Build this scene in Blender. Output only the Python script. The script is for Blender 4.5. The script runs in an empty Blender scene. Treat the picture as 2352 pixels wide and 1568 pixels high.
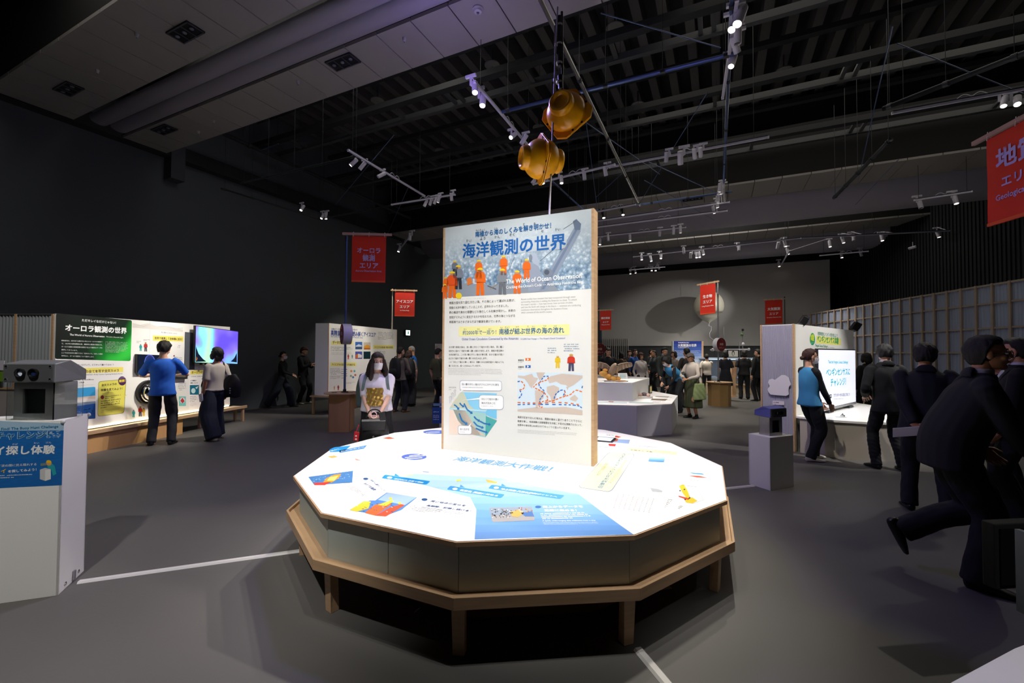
import bpy, math, random
import numpy as np
from mathutils import Vector, Matrix
random.seed(7); rng = np.random.RandomState(7)
SC = bpy.context.scene
COL = SC.collection
pi = math.pi

# ------------------------------------------------------------------ camera, exposure, world, large lights
CF, CPITCH, CROLL, CH = 994.0, 0.0239, 0.005, 1.55
cam = bpy.data.cameras.new('camera'); camo = bpy.data.objects.new('camera', cam); COL.objects.link(camo)
cam.sensor_width = 36.0; cam.lens = CF * 36.0 / 2352.0; cam.clip_start = .05; cam.clip_end = 200
camo.matrix_world = Matrix.Translation((0, 0, CH)) @ Matrix.Rotation(pi/2 + CPITCH, 4, 'X') @ Matrix.Rotation(CROLL, 4, 'Z')
SC.camera = camo
SC.view_settings.view_transform = 'Standard'; SC.view_settings.look = 'None'
SC.view_settings.exposure = 0.0; SC.view_settings.gamma = 1.0; SC.view_settings.use_curve_mapping = False
w = bpy.data.worlds.new('world'); SC.world = w; w.use_nodes = True
w.node_tree.nodes['Background'].inputs[0].default_value = (.25, .27, .35, 1)
w.node_tree.nodes['Background'].inputs[1].default_value = .02

def area_light(loc, target, size, power, color):
    l = bpy.data.lights.new('area_light', 'AREA'); l.shape = 'RECTANGLE'; l.size, l.size_y = size
    l.energy = power; l.color = color
    o = bpy.data.objects.new('area_light', l); COL.objects.link(o); o.location = loc
    o.rotation_euler = (Vector(target) - Vector(loc)).to_track_quat('-Z', 'Y').to_euler(); return o
# a violet effect light hung over the back of the round table
def gel_light(kind, loc, target, power, color, cone=150, rad=.12):
    l = bpy.data.lights.new('violet_light', kind); l.energy = power; l.color = color; l.shadow_soft_size = rad
    if kind == 'SPOT': l.spot_size = math.radians(cone); l.spot_blend = .4
    o = bpy.data.objects.new('violet_light', l); COL.objects.link(o); o.location = loc
    o.rotation_euler = (Vector(target) - Vector(loc)).to_track_quat('-Z', 'Y').to_euler(); return o
gel_light('SPOT', (-.75, 5.15, 4.85), (-.2, 5.0, 0), 200, (.33, .27, 1.0))
gel_light('POINT', (-.75, 5.15, 4.6), (0, 0, 0), 30, (.42, .30, 1.0))
# unseen fill lights added to lift the hall's ambient level
area_light((5.5, 15.5, 7.3), (5.5, 16.5, 0), (6.0, 4.0), 330, (1.0, .94, .86))
area_light((7.0, 10.0, 7.2), (7.0, 10.0, 0), (9.0, 9.0), 220, (1.0, .93, .82))
area_light((-3.5, 6.0, 7.2), (-3.5, 6.0, 0), (5.0, 5.0), 190, (1.0, .95, .88))

def ray(x, y):
    cr, sr = math.cos(CROLL), math.sin(CROLL); U_ = x-1176.0; V_ = 784.0-y
    u = cr*U_-sr*V_; v = sr*U_+cr*V_; c, s = math.cos(CPITCH), math.sin(CPITCH)
    return np.array([u/CF, c-s*v/CF, s+c*v/CF])
CAM = np.array([0, 0, CH])
def atz(x, y, z=0.0):
    d = ray(x, y); return CAM + d*((z-CH)/d[2])
def aty(x, y, Y):
    d = ray(x, y); return CAM + d*(Y/d[1])
def atpl(x, y, n, off):
    d = ray(x, y); return CAM + d*((off-n@CAM)/(n@d))
A_ = math.radians(25.5)
UU = np.array([math.sin(A_), math.cos(A_), 0]); VV = np.array([-math.cos(A_), math.sin(A_), 0]); ZZ = np.array([0, 0, 1.0])
def R(u, v, z=0.0): return UU*u + VV*v + ZZ*z          # room axes: u runs down the hall, v to the left wall
def nrm(a): a = np.asarray(a, float); return a/max(1e-9, np.linalg.norm(a))

# ------------------------------------------------------------------ materials
def lin(c):
    if isinstance(c, str): c = [int(c[i:i+2], 16)/255 for i in (0, 2, 4)]
    return tuple(x/12.92 if x <= .04045 else ((x+.055)/1.055)**2.4 for x in c)
MATS = {}
def mat(name, color, rough=.6, metal=0, bump=0, bscale=60, var=0, vscale=4, emit=0, stretch=None, alpha=None, trans=0, spec=None, coat=0):
    if name in MATS: return MATS[name]
    m = bpy.data.materials.new(name); m.use_nodes = True; nt = m.node_tree; b = nt.nodes['Principled BSDF']
    c = (*lin(color), 1); b.inputs['Base Color'].default_value = c
    b.inputs['Roughness'].default_value = rough; b.inputs['Metallic'].default_value = metal
    if spec is not None: b.inputs['Specular IOR Level'].default_value = spec
    if coat: b.inputs['Coat Weight'].default_value = coat
    if trans: b.inputs['Transmission Weight'].default_value = trans
    if alpha is not None: b.inputs['Alpha'].default_value = alpha
    if emit: b.inputs['Emission Color'].default_value = c; b.inputs['Emission Strength'].default_value = emit
    if bump or var:
        tc = nt.nodes.new('ShaderNodeTexCoord'); mp = nt.nodes.new('ShaderNodeMapping'); nt.links.new(tc.outputs['Object'], mp.inputs[0])
        if stretch: mp.inputs['Scale'].default_value = stretch
        if var:
            n = nt.nodes.new('ShaderNodeTexNoise'); n.inputs['Scale'].default_value = vscale; n.inputs['Detail'].default_value = 5
            nt.links.new(mp.outputs[0], n.inputs['Vector'])
            mx = nt.nodes.new('ShaderNodeMix'); mx.data_type = 'RGBA'
            mx.inputs[6].default_value = tuple(x*(1-var) for x in c[:3])+(1,); mx.inputs[7].default_value = tuple(min(1, x*(1+var)) for x in c[:3])+(1,)
            nt.links.new(n.outputs[0], mx.inputs[0]); nt.links.new(mx.outputs[2], b.inputs['Base Color'])
        if bump:
            n2 = nt.nodes.new('ShaderNodeTexNoise'); n2.inputs['Scale'].default_value = bscale; n2.inputs['Detail'].default_value = 4
            nt.links.new(mp.outputs[0], n2.inputs['Vector']); bp = nt.nodes.new('ShaderNodeBump'); bp.inputs['Strength'].default_value = bump
            bp.inputs['Distance'].default_value = .01
            nt.links.new(n2.outputs[0], bp.inputs['Height']); nt.links.new(bp.outputs[0], b.inputs['Normal'])
    MATS[name] = m; return m
def ink(hexc, emit=0):
    return mat('ink_'+hexc+('_lit' if emit else ''), hexc, .45, emit=emit)
M_WHITE = mat('white_laminate', 'ecebe6', .42, bump=.05, bscale=300)
M_TOP = mat('table_top_laminate', 'f4f3f0', .38)
M_GREYLAM = mat('skirt_laminate', 'b2bcb4', .5, var=.06, vscale=3, bump=.05, bscale=200)
M_WOOD = mat('pine_plywood', 'cf9f68', .5, var=.22, vscale=7, stretch=(1, 1, .12), bump=.08, bscale=90)
M_WOODH = mat('pine_edge', 'c4a07a', .5, var=.25, vscale=9, stretch=(.4, .4, 5), bump=.06, bscale=90)
M_WOODPALE = mat('pale_plywood', 'd8c3a2', .5, var=.12, vscale=6, stretch=(1, 1, .2))
M_METAL = mat('brushed_metal', 'b9b9bd', .32, .9, var=.08, vscale=30)
M_STEEL = mat('galvanised_tube', 'a8a8a4', .3, .85, var=.1, vscale=20)
M_DARKSTEEL = mat('dark_painted_steel', '2b2f33', .5, .3)
M_TINTSTEEL = mat('blue_grey_pole', '5b6f9a', .35, .7)  # bluish cast of the violet light is put into this steel colour
M_BLACK = mat('black_plastic', '0c0c0e', .4)
M_BLACKM = mat('matt_black', '08090a', .8)
M_LAMP = mat('track_lamp_white', 'cfcdd6', .4)
M_CHROME = mat('polished_chrome', 'e4e4e6', .06, 1)
M_RED = mat('banner_red', 'd8301c', .75, var=.06, vscale=3, bump=.1, bscale=140)
M_YEL = mat('glossy_yellow_plastic', 'f7ac10', .3, var=.05, vscale=6)
M_LENS = mat('lamp_lens_lit', 'fff4e0', .3, emit=14)
M_LENSB = mat('lamp_lens_glaring', 'fff0d4', .3, emit=60)

# ------------------------------------------------------------------ objects
def meta(o, label=None, cat=None, group=None, kind=None):
    if label: o['label'] = label
    if cat: o['category'] = cat
    if group: o['group'] = group
    if kind: o['kind'] = kind
    return o
def thing(name, label, cat, loc=(0, 0, 0), group=None, rz=0):
    o = bpy.data.objects.new(name, None); COL.objects.link(o); o.location = loc; o.rotation_euler = (0, 0, rz)
    o.empty_display_size = .1; o['_w'] = [float(x) for x in loc]
    return meta(o, label, cat, group)
def wloc(o):
    return np.array(list(o['_w'])) if o is not None and '_w' in o else np.zeros(3)
def link(name, me, parent=None, loc=None):
    o = bpy.data.objects.new(name, me); COL.objects.link(o)
    if parent is not None: o.parent = parent
    if loc is not None: o.location = loc
    return o

class MB:
    """collects faces in world coordinates and links them as one mesh"""
    def __init__(s): s.v = []; s.f = []; s.m = []; s.mats = []; s.n = 0
    def mi(s, m):
        if m not in s.mats: s.mats.append(m)
        return s.mats.index(m)
    def add(s, verts, faces, m):
        k = s.mi(m); s.v.extend([tuple(map(float, p)) for p in verts])
        for f in faces: s.f.append([i+s.n for i in f]); s.m.append(k)
        s.n += len(verts); return s
    def frame(s, o, a, b, c, m):
        """box from corner o with edge vectors a b c"""
        o, a, b, c = map(np.asarray, (o, a, b, c))
        v = [o, o+a, o+a+b, o+b, o+c, o+a+c, o+a+b+c, o+b+c]
        if np.dot(np.cross(a, b), c) < 0: fs = [(0,1,2,3),(4,7,6,5),(0,4,5,1),(1,5,6,2),(2,6,7,3),(3,7,4,0)]
        else: fs = [(3,2,1,0),(5,6,7,4),(1,5,4,0),(2,6,5,1),(3,7,6,2),(0,4,7,3)]
        return s.add(v, fs, m)
    def box(s, c, size, m, rz=0):
        x, y, z = size; ca, sa = math.cos(rz), math.sin(rz); a = np.array([ca, sa, 0])*x; b = np.array([-sa, ca, 0])*y; d = ZZ*z
        return s.frame(np.asarray(c)-a/2-b/2-d/2, a, b, d, m)
    def beam(s, p0, p1, wd, ht, m, up=ZZ):
        p0 = np.asarray(p0, float); p1 = np.asarray(p1, float); d = p1-p0; sd = nrm(np.cross(d, up)); u = nrm(np.cross(sd, d))
        return s.frame(p0-sd*wd/2-u*ht/2, d, sd*wd, u*ht, m)
    def prism(s, poly, z0, z1, m, mtop=None):
        n = len(poly); v = [(p[0], p[1], z0) for p in poly]+[(p[0], p[1], z1) for p in poly]
        ar = sum(poly[i][0]*poly[(i+1) % n][1]-poly[(i+1) % n][0]*poly[i][1] for i in range(n))
        b, t = tuple(range(n)), tuple(range(n, 2*n)); sides = [(i, (i+1) % n, n+(i+1) % n, n+i) for i in range(n)]
        if ar > 0: s.add(v, [b[::-1]]+sides, m); k = len(s.f)
        else: s.add(v, [b]+[q[::-1] for q in sides], m); t = t[::-1]
        s.f.append([i+s.n-2*n for i in t]); s.m.append(s.mi(mtop or m)); return s
    def tube(s, p0, p1, r, m, n=10, r1=None):
        p0 = np.asarray(p0, float); p1 = np.asarray(p1, float); r1 = r if r1 is None else r1
        d = nrm(p1-p0); a = nrm(np.cross(d, [0, 0, 1.0] if abs(d[2]) < .9 else [1.0, 0, 0])); b = np.cross(d, a)
        v = [p0+(a*math.cos(t)+b*math.sin(t))*r for t in np.linspace(0, 2*pi, n, False)]+[p1+(a*math.cos(t)+b*math.sin(t))*r1 for t in np.linspace(0, 2*pi, n, False)]
        return s.add(v, [(i, n+i, n+(i+1) % n, (i+1) % n)[::-1] for i in range(n)]+[tuple(range(n)), tuple(range(n, 2*n))[::-1]], m)
    def path(s, pts, r, m, n=6):
        for a, b in zip(pts[:-1], pts[1:]): s.tube(a, b, r, m, n)
        return s
    def lathe(s, o, ax, prof, m, n=24, side=None):
        """prof: (radius, height along ax)"""
        o = np.asarray(o, float); ax = nrm(ax); a = nrm(np.cross(ax, [0, 0, 1.0] if abs(ax[2]) < .9 else [1.0, 0, 0])) if side is None else nrm(side); b = np.cross(ax, a)
        v = []
        for r, hgt in prof:
            for t in np.linspace(0, 2*pi, n, False): v.append(o+ax*hgt+(a*math.cos(t)+b*math.sin(t))*r)
        f = []
        for k in range(len(prof)-1):
            for i in range(n): f.append((k*n+i, k*n+(i+1) % n, (k+1)*n+(i+1) % n, (k+1)*n+i))
        f.append(tuple(range(n))[::-1]); f.append(tuple(range((len(prof)-1)*n, len(prof)*n)))
        return s.add(v, f, m)
    def ell(s, c, ra, m, n=14, k=9, ax=None):
        c = np.asarray(c, float); ax = np.eye(3) if ax is None else ax; v = []; f = []
        for j in range(1, k):
            th = pi*j/k
            for i in range(n):
                p = 2*pi*i/n; q = np.array([math.sin(th)*math.cos(p)*ra[0], math.sin(th)*math.sin(p)*ra[1], math.cos(th)*ra[2]]); v.append(c+ax.T@q)
        v.append(c+ax.T@np.array([0, 0, ra[2]])); v.append(c+ax.T@np.array([0, 0, -ra[2]]))
        for j in range(k-2):
            for i in range(n): f.append((j*n+i, (j+1)*n+i, (j+1)*n+(i+1) % n, j*n+(i+1) % n))
        T, B = (k-1)*n, (k-1)*n+1
        for i in range(n): f.append((T, i, (i+1) % n)); f.append((B, (k-2)*n+(i+1) % n, (k-2)*n+i))
        return s.add(v, f, m)
    def build(s, name, parent=None, smooth=False, bevel=0, label=None, cat=None, group=None, kind=None):
        me = bpy.data.meshes.new(name); off = wloc(parent)
        v = np.array(s.v, float).reshape(-1, 3)
        orig = np.zeros(3)
        if parent is None: orig = np.array([v[:, 0].mean(), v[:, 1].mean(), v[:, 2].min()])
        me.from_pydata((v-off-orig).tolist(), [], s.f)
        for m in s.mats: me.materials.append(m)
        me.polygons.foreach_set('material_index', s.m)
        if smooth: me.polygons.foreach_set('use_smooth', [True]*len(s.f))
        me.update(); o = link(name, me, parent, tuple(orig))
        o['_w'] = [float(x) for x in (off+orig)]
        if smooth == 2:
            try: me.set_sharp_from_angle(angle=.7)
            except Exception: pass
        if bevel:
            b = o.modifiers.new('bevel', 'BEVEL'); b.width = bevel; b.segments = 2; b.limit_method = 'ANGLE'
        meta(o, label, cat, group, kind); return o

# a separate scene to evaluate text and remeshes quickly
TMP = bpy.data.scenes.new('tmp')
def evaluate(o):
    TMP.collection.objects.link(o); vl = TMP.view_layers[0]; vl.update(); dg = vl.depsgraph
    dg.update(); me = bpy.data.meshes.new_from_object(o.evaluated_get(dg)); TMP.collection.objects.unlink(o); return me
TXT = {}
def text_mesh(st, bold):
    k = (st, bold)
    if k in TXT: return TXT[k]
    c = bpy.data.curves.new('t', 'FONT'); c.body = st; c.size = 1; c.resolution_u = 2; c.fill_mode = 'FRONT'
    o = bpy.data.objects.new('t', c); me = evaluate(o)
    v = np.zeros(len(me.vertices)*3); me.vertices.foreach_get('co', v); v = v.reshape(-1, 3)
    f = [list(p.vertices) for p in me.polygons]
    bpy.data.objects.remove(o); bpy.data.curves.remove(c); bpy.data.meshes.remove(me)
    if len(v) == 0: v = np.zeros((3, 3)); f = []
    v[:, 0] -= v[:, 0].min()
    if bold:
        b = bold*.62; n0 = len(v); V = []; F = []
        for j, (dx, dy) in enumerate([(-b, -b), (b, -b), (-b, b), (b, b)]):
            V.append(v+np.array([dx, dy, j*7e-5])); F += [[i+n0*j for i in q] for q in f]
        v = np.concatenate(V); f = F
    TXT[k] = (v, f, max(1e-3, v[:, 0].max())); return TXT[k]

class Print:
    """flat print lying on a real panel; corner points are read off the panel's own plane"""
    def __init__(s, origin, n, parent, step=.0003):
        step = min(step, .0006)*.5
        s.o = np.asarray(origin, float); s.n = nrm(n); s.off = s.n@s.o; s.parent = parent; s.step = step; s.lv = 1; s.mb = MB(); s.name = None; s.lab = None
    def P(s, x, y, lv=None): return atpl(x, y, s.n, s.off) + s.n*(s.step*(s.lv if lv is None else lv))
    def part(s, name, lv=None, label=None):
        s.flush(); s.name = name; s.lab = label
        if lv is not None: s.lv = lv
        return s
    def flush(s):
        if s.mb.n: s.mb.build(s.name or 'printed_graphic', s.parent, label=s.lab if s.name else None)
        s.mb = MB(); s.name = None; s.lab = None
    def poly(s, pts, m, lv=None):
        if not hasattr(m, 'name'): m = ink(m)
        v = [s.P(x, y, lv) for x, y in pts]
        c = np.cross(v[1]-v[0], v[2]-v[1])@s.n if len(v) > 2 else 1
        s.mb.add(v, [tuple(range(len(v))) if c > 0 else tuple(range(len(v)))[::-1]], m); return s
    def rect(s, x0, y0, x1, y1, m, lv=None): return s.poly([(x0, y0), (x1, y0), (x1, y1), (x0, y1)], m, lv)
    def disc(s, x, y, rx, ry, m, lv=None, n=24): return s.poly([(x+rx*math.cos(t), y+ry*math.sin(t)) for t in np.linspace(0, 2*pi, n, False)], m, lv)
    def rquad(s, pts, m, r=.12, lv=None):
        """quad with rounded corners"""
        out = []; pts = [np.array(p, float) for p in pts]; n = len(pts)
        for i in range(n):
            p, a, b = pts[i], pts[i-1], pts[(i+1) % n]; L = min(np.linalg.norm(a-p), np.linalg.norm(b-p))*r
            A, B = p+nrm(a-p)*L, p+nrm(b-p)*L
            for t in (0, .25, .5, .75, 1): out.append((1-t)**2*A+2*t*(1-t)*p+t*t*B)
        return s.poly(out, m, lv)
    def line(s, pts, wpx, m, lv=None):
        for a, b in zip(pts[:-1], pts[1:]):
            a = np.array(a, float); b = np.array(b, float); d = nrm(b-a); q = np.array([-d[1], d[0]])*wpx/2
            s.poly([a-q, b-q, b+q, a+q], m, lv)
        return s
    def text(s, st, p0, p1, m, bold=0, hs=1.0, lv=None, up=None):
        v, f, wd = text_mesh(st, bold); a = s.P(*p0, lv); b = s.P(*p1, lv); d = (b-a)/wd
        u = np.cross(s.n, d) if up is None else up
        u = u*hs
        q = [a+d*p[0]+u*p[1]+s.n*p[2] for p in v]
        if not hasattr(m, 'name'): m = ink(m)
        s.mb.add(q, f, m); return s
    def greek(s, q, nl, m, dens=.78, hgt=.5, last=.6, lv=None, cw=None):
        """block of lines too small to read: q = tl,tr,br,bl in px"""
        tl, tr, br, bl = [np.array(p, float) for p in q]; r = random.Random(int(tl[0]*7+tl[1]*3+nl))
        if not hasattr(m, 'name'): m = ink(m)
        for k in range(nl):
            t0 = (k+.5-hgt/2)/nl; t1 = (k+.5+hgt/2)/nl
            L0, L1, R0, R1 = tl+(bl-tl)*t0, tl+(bl-tl)*t1, tr+(br-tr)*t0, tr+(br-tr)*t1
            W_ = np.linalg.norm(R0-L0); ch = np.linalg.norm(L1-L0)*1.15 if cw is None else cw; nc = max(3, int(W_/max(ch, .8))); end = last if k == nl-1 else r.uniform(.9, 1)
            for i in range(int(nc*end)):
                if r.random() > dens+.1: continue
                a, b = (i+.08)/nc, (i+r.uniform(.6, .88))/nc; e = r.choice([0, 0, .25, .5])
                TL, TR, BL, BR = L0+(R0-L0)*a, L0+(R0-L0)*b, L1+(R1-L1)*a, L1+(R1-L1)*b
                s.poly([TL+(BL-TL)*e, TR+(BR-TR)*e*.3, BR, BL], m, lv)
        return s
def figure(pr, x, y, hgt, coat, trousers, hat='e8c23c', w_=1.0, lv=None):
    """small printed drawing of a standing worker, feet at x,y, height in px"""
    k = hgt; W_ = .16*k*w_
    pr.poly([(x-W_*.7, y-k*.48), (x+W_*.7, y-k*.48), (x+W_*.8, y), (x+W_*.15, y), (x, y-k*.4), (x-W_*.15, y), (x-W_*.8, y)], trousers, lv)
    pr.poly([(x-W_*.6, y-k*.84), (x+W_*.6, y-k*.84), (x+W_, y-k*.75), (x+W_*1.1, y-k*.45), (x-W_*1.1, y-k*.45), (x-W_, y-k*.75)], coat, lv)
    pr.disc(x, y-k*.89, W_*.5, k*.07, 'c98f6a', lv, 10)
    pr.poly([(x+W_*.6*math.cos(t), y-k*.91-k*.08*math.sin(t)) for t in np.linspace(0, pi, 8)], hat, (pr.lv if lv is None else lv)+.4)
# ------------------------------------------------------------------ the room
def pl(u0, u1, v0, v1): return [R(u0, v0)[:2], R(u1, v0)[:2], R(u1, v1)[:2], R(u0, v1)[:2]]
M_FLOOR = mat('grey_vinyl_floor', '5a5855', .55, var=.1, vscale=1.1, bump=.06, bscale=35)
def mk_floor():
    nt = M_FLOOR.node_tree; b = nt.nodes['Principled BSDF']; b.inputs['Specular IOR Level'].default_value = .35
mk_floor()
M_WALLDK = mat('charcoal_wall', '50565a', .85, var=.06, vscale=2)
M_WALLGREY = mat('grey_backdrop', 'a5a39e', .85, var=.05, vscale=1)
M_DECK = mat('ceiling_deck_black', '1e2022', .9)
M_JOIST = mat('ceiling_joist_grey', '4e4c4a', .85, var=.15, vscale=3)
M_SOFF = mat('soffit_panel_grey', '8e8a86', .8, var=.04, vscale=2)
M_SLOT = mat('slot_black', '050506', .9)
MB().prism(pl(-9, 27, -16, 11.9), -.2, 0, M_FLOOR).build('floor', kind='structure')
MB().prism(pl(-9, 27, 11.3, 11.9), 0, 8.6, M_WALLDK).build('wall_left', kind='structure')
MB().prism(pl(24.5, 25, -14, 11.3), 0, 8.6, M_WALLDK).build('wall_back', kind='structure')
MB().prism(pl(-9, 27, -16.4, -16), 0, 8.6, M_WALLDK).build('wall_right', kind='structure')
MB().prism(pl(-9.4, -9, -16, 11.3), 0, 8.6, M_WALLDK).build('wall_front', kind='structure')
ceil = MB().prism(pl(-9, 27, -16, 11.9), 8.4, 8.6, M_DECK).build('ceiling', kind='structure')
# joists of the open deck: share one mesh
jm = None
def dup(o, parent=None, loc=None, deep=True):
    c = o.copy(); COL.objects.link(c)
    if loc is not None: c.location = loc
    if parent is not None: c.parent = parent
    if deep:
        for ch in list(o.children): dup(ch, c)
    return c
for k in range(44):
    vv = 10.9 - k*.45
    mb = MB(); mb.frame(R(5.4, vv, 7.95), UU*18.5, VV*-.17, ZZ*.44, M_JOIST)
    if jm is None:
        o = mb.build('ceiling_joist', ceil); jm = o.data; j0 = np.array(o.location); v0 = vv
    else:
        o = link('ceiling_joist', jm, ceil, tuple(j0+VV*(vv-v0)))
# cross beams under the joists: built-up lattice girders running along v
M_GIRD = mat('girder_dark', '1f2123', .8); M_GIRDL = mat('girder_edge_grey', '3f4142', .7)
def girder(u, z, vl, vr, name='lattice_girder', label=None, step=1.6):
    t = thing(name, label, 'girder', tuple(R(u, vr, z)))
    MB().frame(R(u, vr, z), VV*(vl-vr), UU*.16, ZZ*.12, M_GIRD).build('chord', t)
    MB().frame(R(u+.62, vr, z), VV*(vl-vr), UU*.1, ZZ*.12, M_GIRDL).build('chord', t)
    MB().frame(R(u+.02, vr, z+.7), VV*(vl-vr), UU*.14, ZZ*.1, M_GIRD).build('chord', t)
    v = vr+.4; k = 0
    while v < vl-.3:
        MB().frame(R(u+.05, v, z+.03), VV*.07, UU*.6, ZZ*.05, M_GIRDL).build('cross_bar', t)
        if k % 3 == 0: MB().frame(R(u+.05, v+.2, z+.03), VV*.07, UU*.6, ZZ*.05, M_GIRDL).build('cross_bar', t)
        v += step; k += 1
    return t
girder(7.1, 6.8, 10.9, -10, label='nearest dark lattice girder across the open ceiling')
girder(9.5, 6.8, 10.9, -10, label='middle dark lattice girder across the open ceiling, behind the nearest one', step=2.4)
girder(11.6, 6.6, 10.9, -10, label='farthest dark lattice girder, just in front of the second lowered soffit', step=2.2)
# wall top beam + column at the corner
MB().frame(R(-8, 11.05, 5.9), UU*31, VV*.25, ZZ*.3, mat('wall_head_beam', '232527', .9)).build('trim_1', kind='structure')
MB().frame(R(5.35, 11.0, 5.4), UU*.28, VV*.3, ZZ*2.6, mat('column_grey', '3f4147', .8)).build('trim_2', kind='structure')

# lowered soffits with slot and round ducts
def soffit(name, u0, u1, g0, g1, tubes, vl, vr, seam0, seams, m=M_SOFF):
    t = thing(name, None, None, tuple(R(u0, vr, 5.9))); t['kind'] = 'structure'
    def seg(ua, ub):
        # separate panels with open joints
        v = seam0; cuts = [vr]
        while v < vl-.05:
            if v > vr+.05: cuts.append(v)
            v += seams
        cuts.append(vl); first = None
        for a, b in zip(cuts[:-1], cuts[1:]):
            MB().frame(R(ua, a+.008, 5.9), UU*(ub-ua), VV*(b-a-.016), ZZ*.05, m).build('ceiling_panel', t)
        MB().frame(R(ua+.01, vr, 5.95), UU*(ub-ua-.02), VV*(vl-vr), ZZ*1.9, M_SLOT).build('soffit_core', t)
    seg(u0, g0)
    MB().frame(R(g0, vr, 6.3), UU*(g1-g0), VV*(vl-vr), ZZ*.1, M_SLOT).build('dark_slot', t)
    end = tubes[-1][1]
    for a, b, mt in tubes:
        c = (a+b)/2; r = (b-a)/2; mb = MB(); prof = []
        n = 14; v_ = []; f_ = []
        for k in range(n+1):
            th = pi*k/n; prof.append((c-r*math.cos(th), 6.0-r*.75*math.sin(th)))
        L = vl-.25
        for (uu, z) in prof: v_.append(R(uu, vr, z))
        for (uu, z) in prof: v_.append(R(uu, L, z))
        for (uu, z) in prof: v_.append(R(c+(uu-c)*.6, L+.12, 6.0+(z-6.0)*.5))
        n1 = n+1
        for k in range(n):
            f_.append((k, k+1, n1+k+1, n1+k)); f_.append((n1+k, n1+k+1, 2*n1+k+1, 2*n1+k))
        mb.add(v_, f_, mt); mb.build('round_duct', t, smooth=True)
    if u1 > end+.05: seg(end, u1)
    return t
M_DUCT = mat('duct_painted_grey', '9793a0', .55)
s1 = soffit('ceiling_soffit', 2.65, 5.25, 3.72, 3.85, [(3.85, 4.16, M_DUCT), (4.16, 4.47, M_DUCT)], 11.0, -9, .1, .59)
s2 = soffit('ceiling_soffit', 12.5, 15.6, 13.72, 13.95, [(13.95, 15.5, M_DUCT)], 11.0, -10, -.86-6, .6)
s3 = soffit('ceiling_soffit', 17.66, 20.75, 18.85, 19.1, [(19.1, 20.7, M_DUCT)], 11.0, -10, -7, .6)
# vents, detectors in the soffits
def vent(u, v, label, du=.23, dv=.5):
    t = thing('ceiling_vent', label, 'vent', tuple(R(u, v, 5.89)), 'square vents in the lowered soffit')
    MB().frame(R(u, v, 5.885), UU*du, VV*dv, ZZ*.012, M_SLOT).build('opening', t)
    m = mat('vent_frame', '3a3a40', .6)
    fr = MB()
    for a, b in (((0, 0), (du, 0)), ((0, dv-.02), (du, 0))): fr.frame(R(u, v+a[1], 5.875), UU*du, VV*.02, ZZ*.012, m)
    for a in (0, du-.02): fr.frame(R(u+a, v, 5.875), UU*.02, VV*dv, ZZ*.012, m)
    fr.build('frame', t)
    for k in (1, 2): MB().frame(R(u, v+dv*k/3, 5.872), UU*du, VV*.012, ZZ*.01, m).build('divider', t)
    for k in range(3): MB().ell(R(u+du*.45, v+dv*(k+.5)/3, 5.875), (.03, .03, .012), mat('sprinkler_dull', '777788', .4, .6), 10, 6).build('diffuser_nozzle', t)
    return t
vent(4.56, 4.82, 'dark three-bay vent in the near soffit, above the centre of the hall')
vent(4.53, 9.58, 'dark vent in the near soffit close to the left wall, right of the ducts')
vent(3.11, 9.5, 'dark vent with curved blades in the near soffit, left of the ducts')
vent(3.2, 6.3, 'dark vent in the near soffit cut by the top edge of the photo')
vent(13.0, .36, 'dark three-bay vent in the second soffit above the far hall', .25, .55)
def smoke(u, v, r, label, z=5.9):
    t = thing('smoke_detector', label, 'detector', tuple(R(u, v, z)))
    MB().lathe(R(u, v, z), (0, 0, -1), [(r, 0), (r, .015), (r*.75, .03), (r*.7, .045), (r*.3, .055)], mat('detector_grey', 'a8a6ab', .5), 20).build('housing', t, smooth=2)
    MB().lathe(R(u, v, z-.055), (0, 0, -1), [(r*.28, 0), (r*.2, .012)], mat('detector_lens', '66666c', .3), 12).build('sensor', t)
smoke(4.67, 2.73, .07, 'large round detector in the near soffit, right of the vent')
for i, (u, v) in enumerate([(4.68, 3.91), (4.72, 6.1), (4.86, 8.6), (4.98, 9.3), (3.05, 7.2), (3.2, 8.7)]):
    smoke(u, v, .026, ['small round ceiling eyelet between the two nearest panel joints', 'small round ceiling eyelet right of the ducts, half way to the left wall',
      'small round ceiling eyelet above the vent near the left wall', 'small round ceiling eyelet closest to the left wall, right of the ducts',
      'small round ceiling eyelet left of the ducts, nearest the top edge', 'small round ceiling eyelet left of the ducts, nearer the left wall'][i])
# round plates hung in the open deck
M_PLATE = mat('round_plate_grey', '6c6c68', .7)
k = 0
for u, v, lab in [(7.91, 7.41, 'farthest left of the front row'), (7.94, 4.28, 'left of the lit track, front row'), (7.98, 1.71, 'right of the slanting pole, front row'), (10.71, 7.54, 'far left, second row'),
                  (10.71, 4.34, 'behind the yellow floats, second row'), (10.75, 1.75, 'right of the slanting pole, second row'), (10.75, -1.3, 'right part, second row'), (13.1, 4.94, 'left, third row'), (13.15, -1.21, 'right, third row'), (7.95, -1.0, 'rightmost of the front row')]:
    t = thing('ceiling_speaker', 'round flat ceiling plate hung in the open deck, '+lab, 'ceiling plate', tuple(R(u, v, 7.58)), 'round plates hung under the deck')
    MB().lathe(R(u, v, 7.62), (0, 0, -1), [(.16, 0), (.165, .02), (.15, .03)], M_PLATE, 24).build('plate', t)
    MB().ell(R(u, v, 7.575), (.014, .014, .014), M_CHROME, 8, 6).build('centre_bolt', t)
    MB().tube(R(u, v, 7.62), R(u, v, 7.95), .012, M_DARKSTEEL, 6).build('hanger_rod', t)

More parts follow.
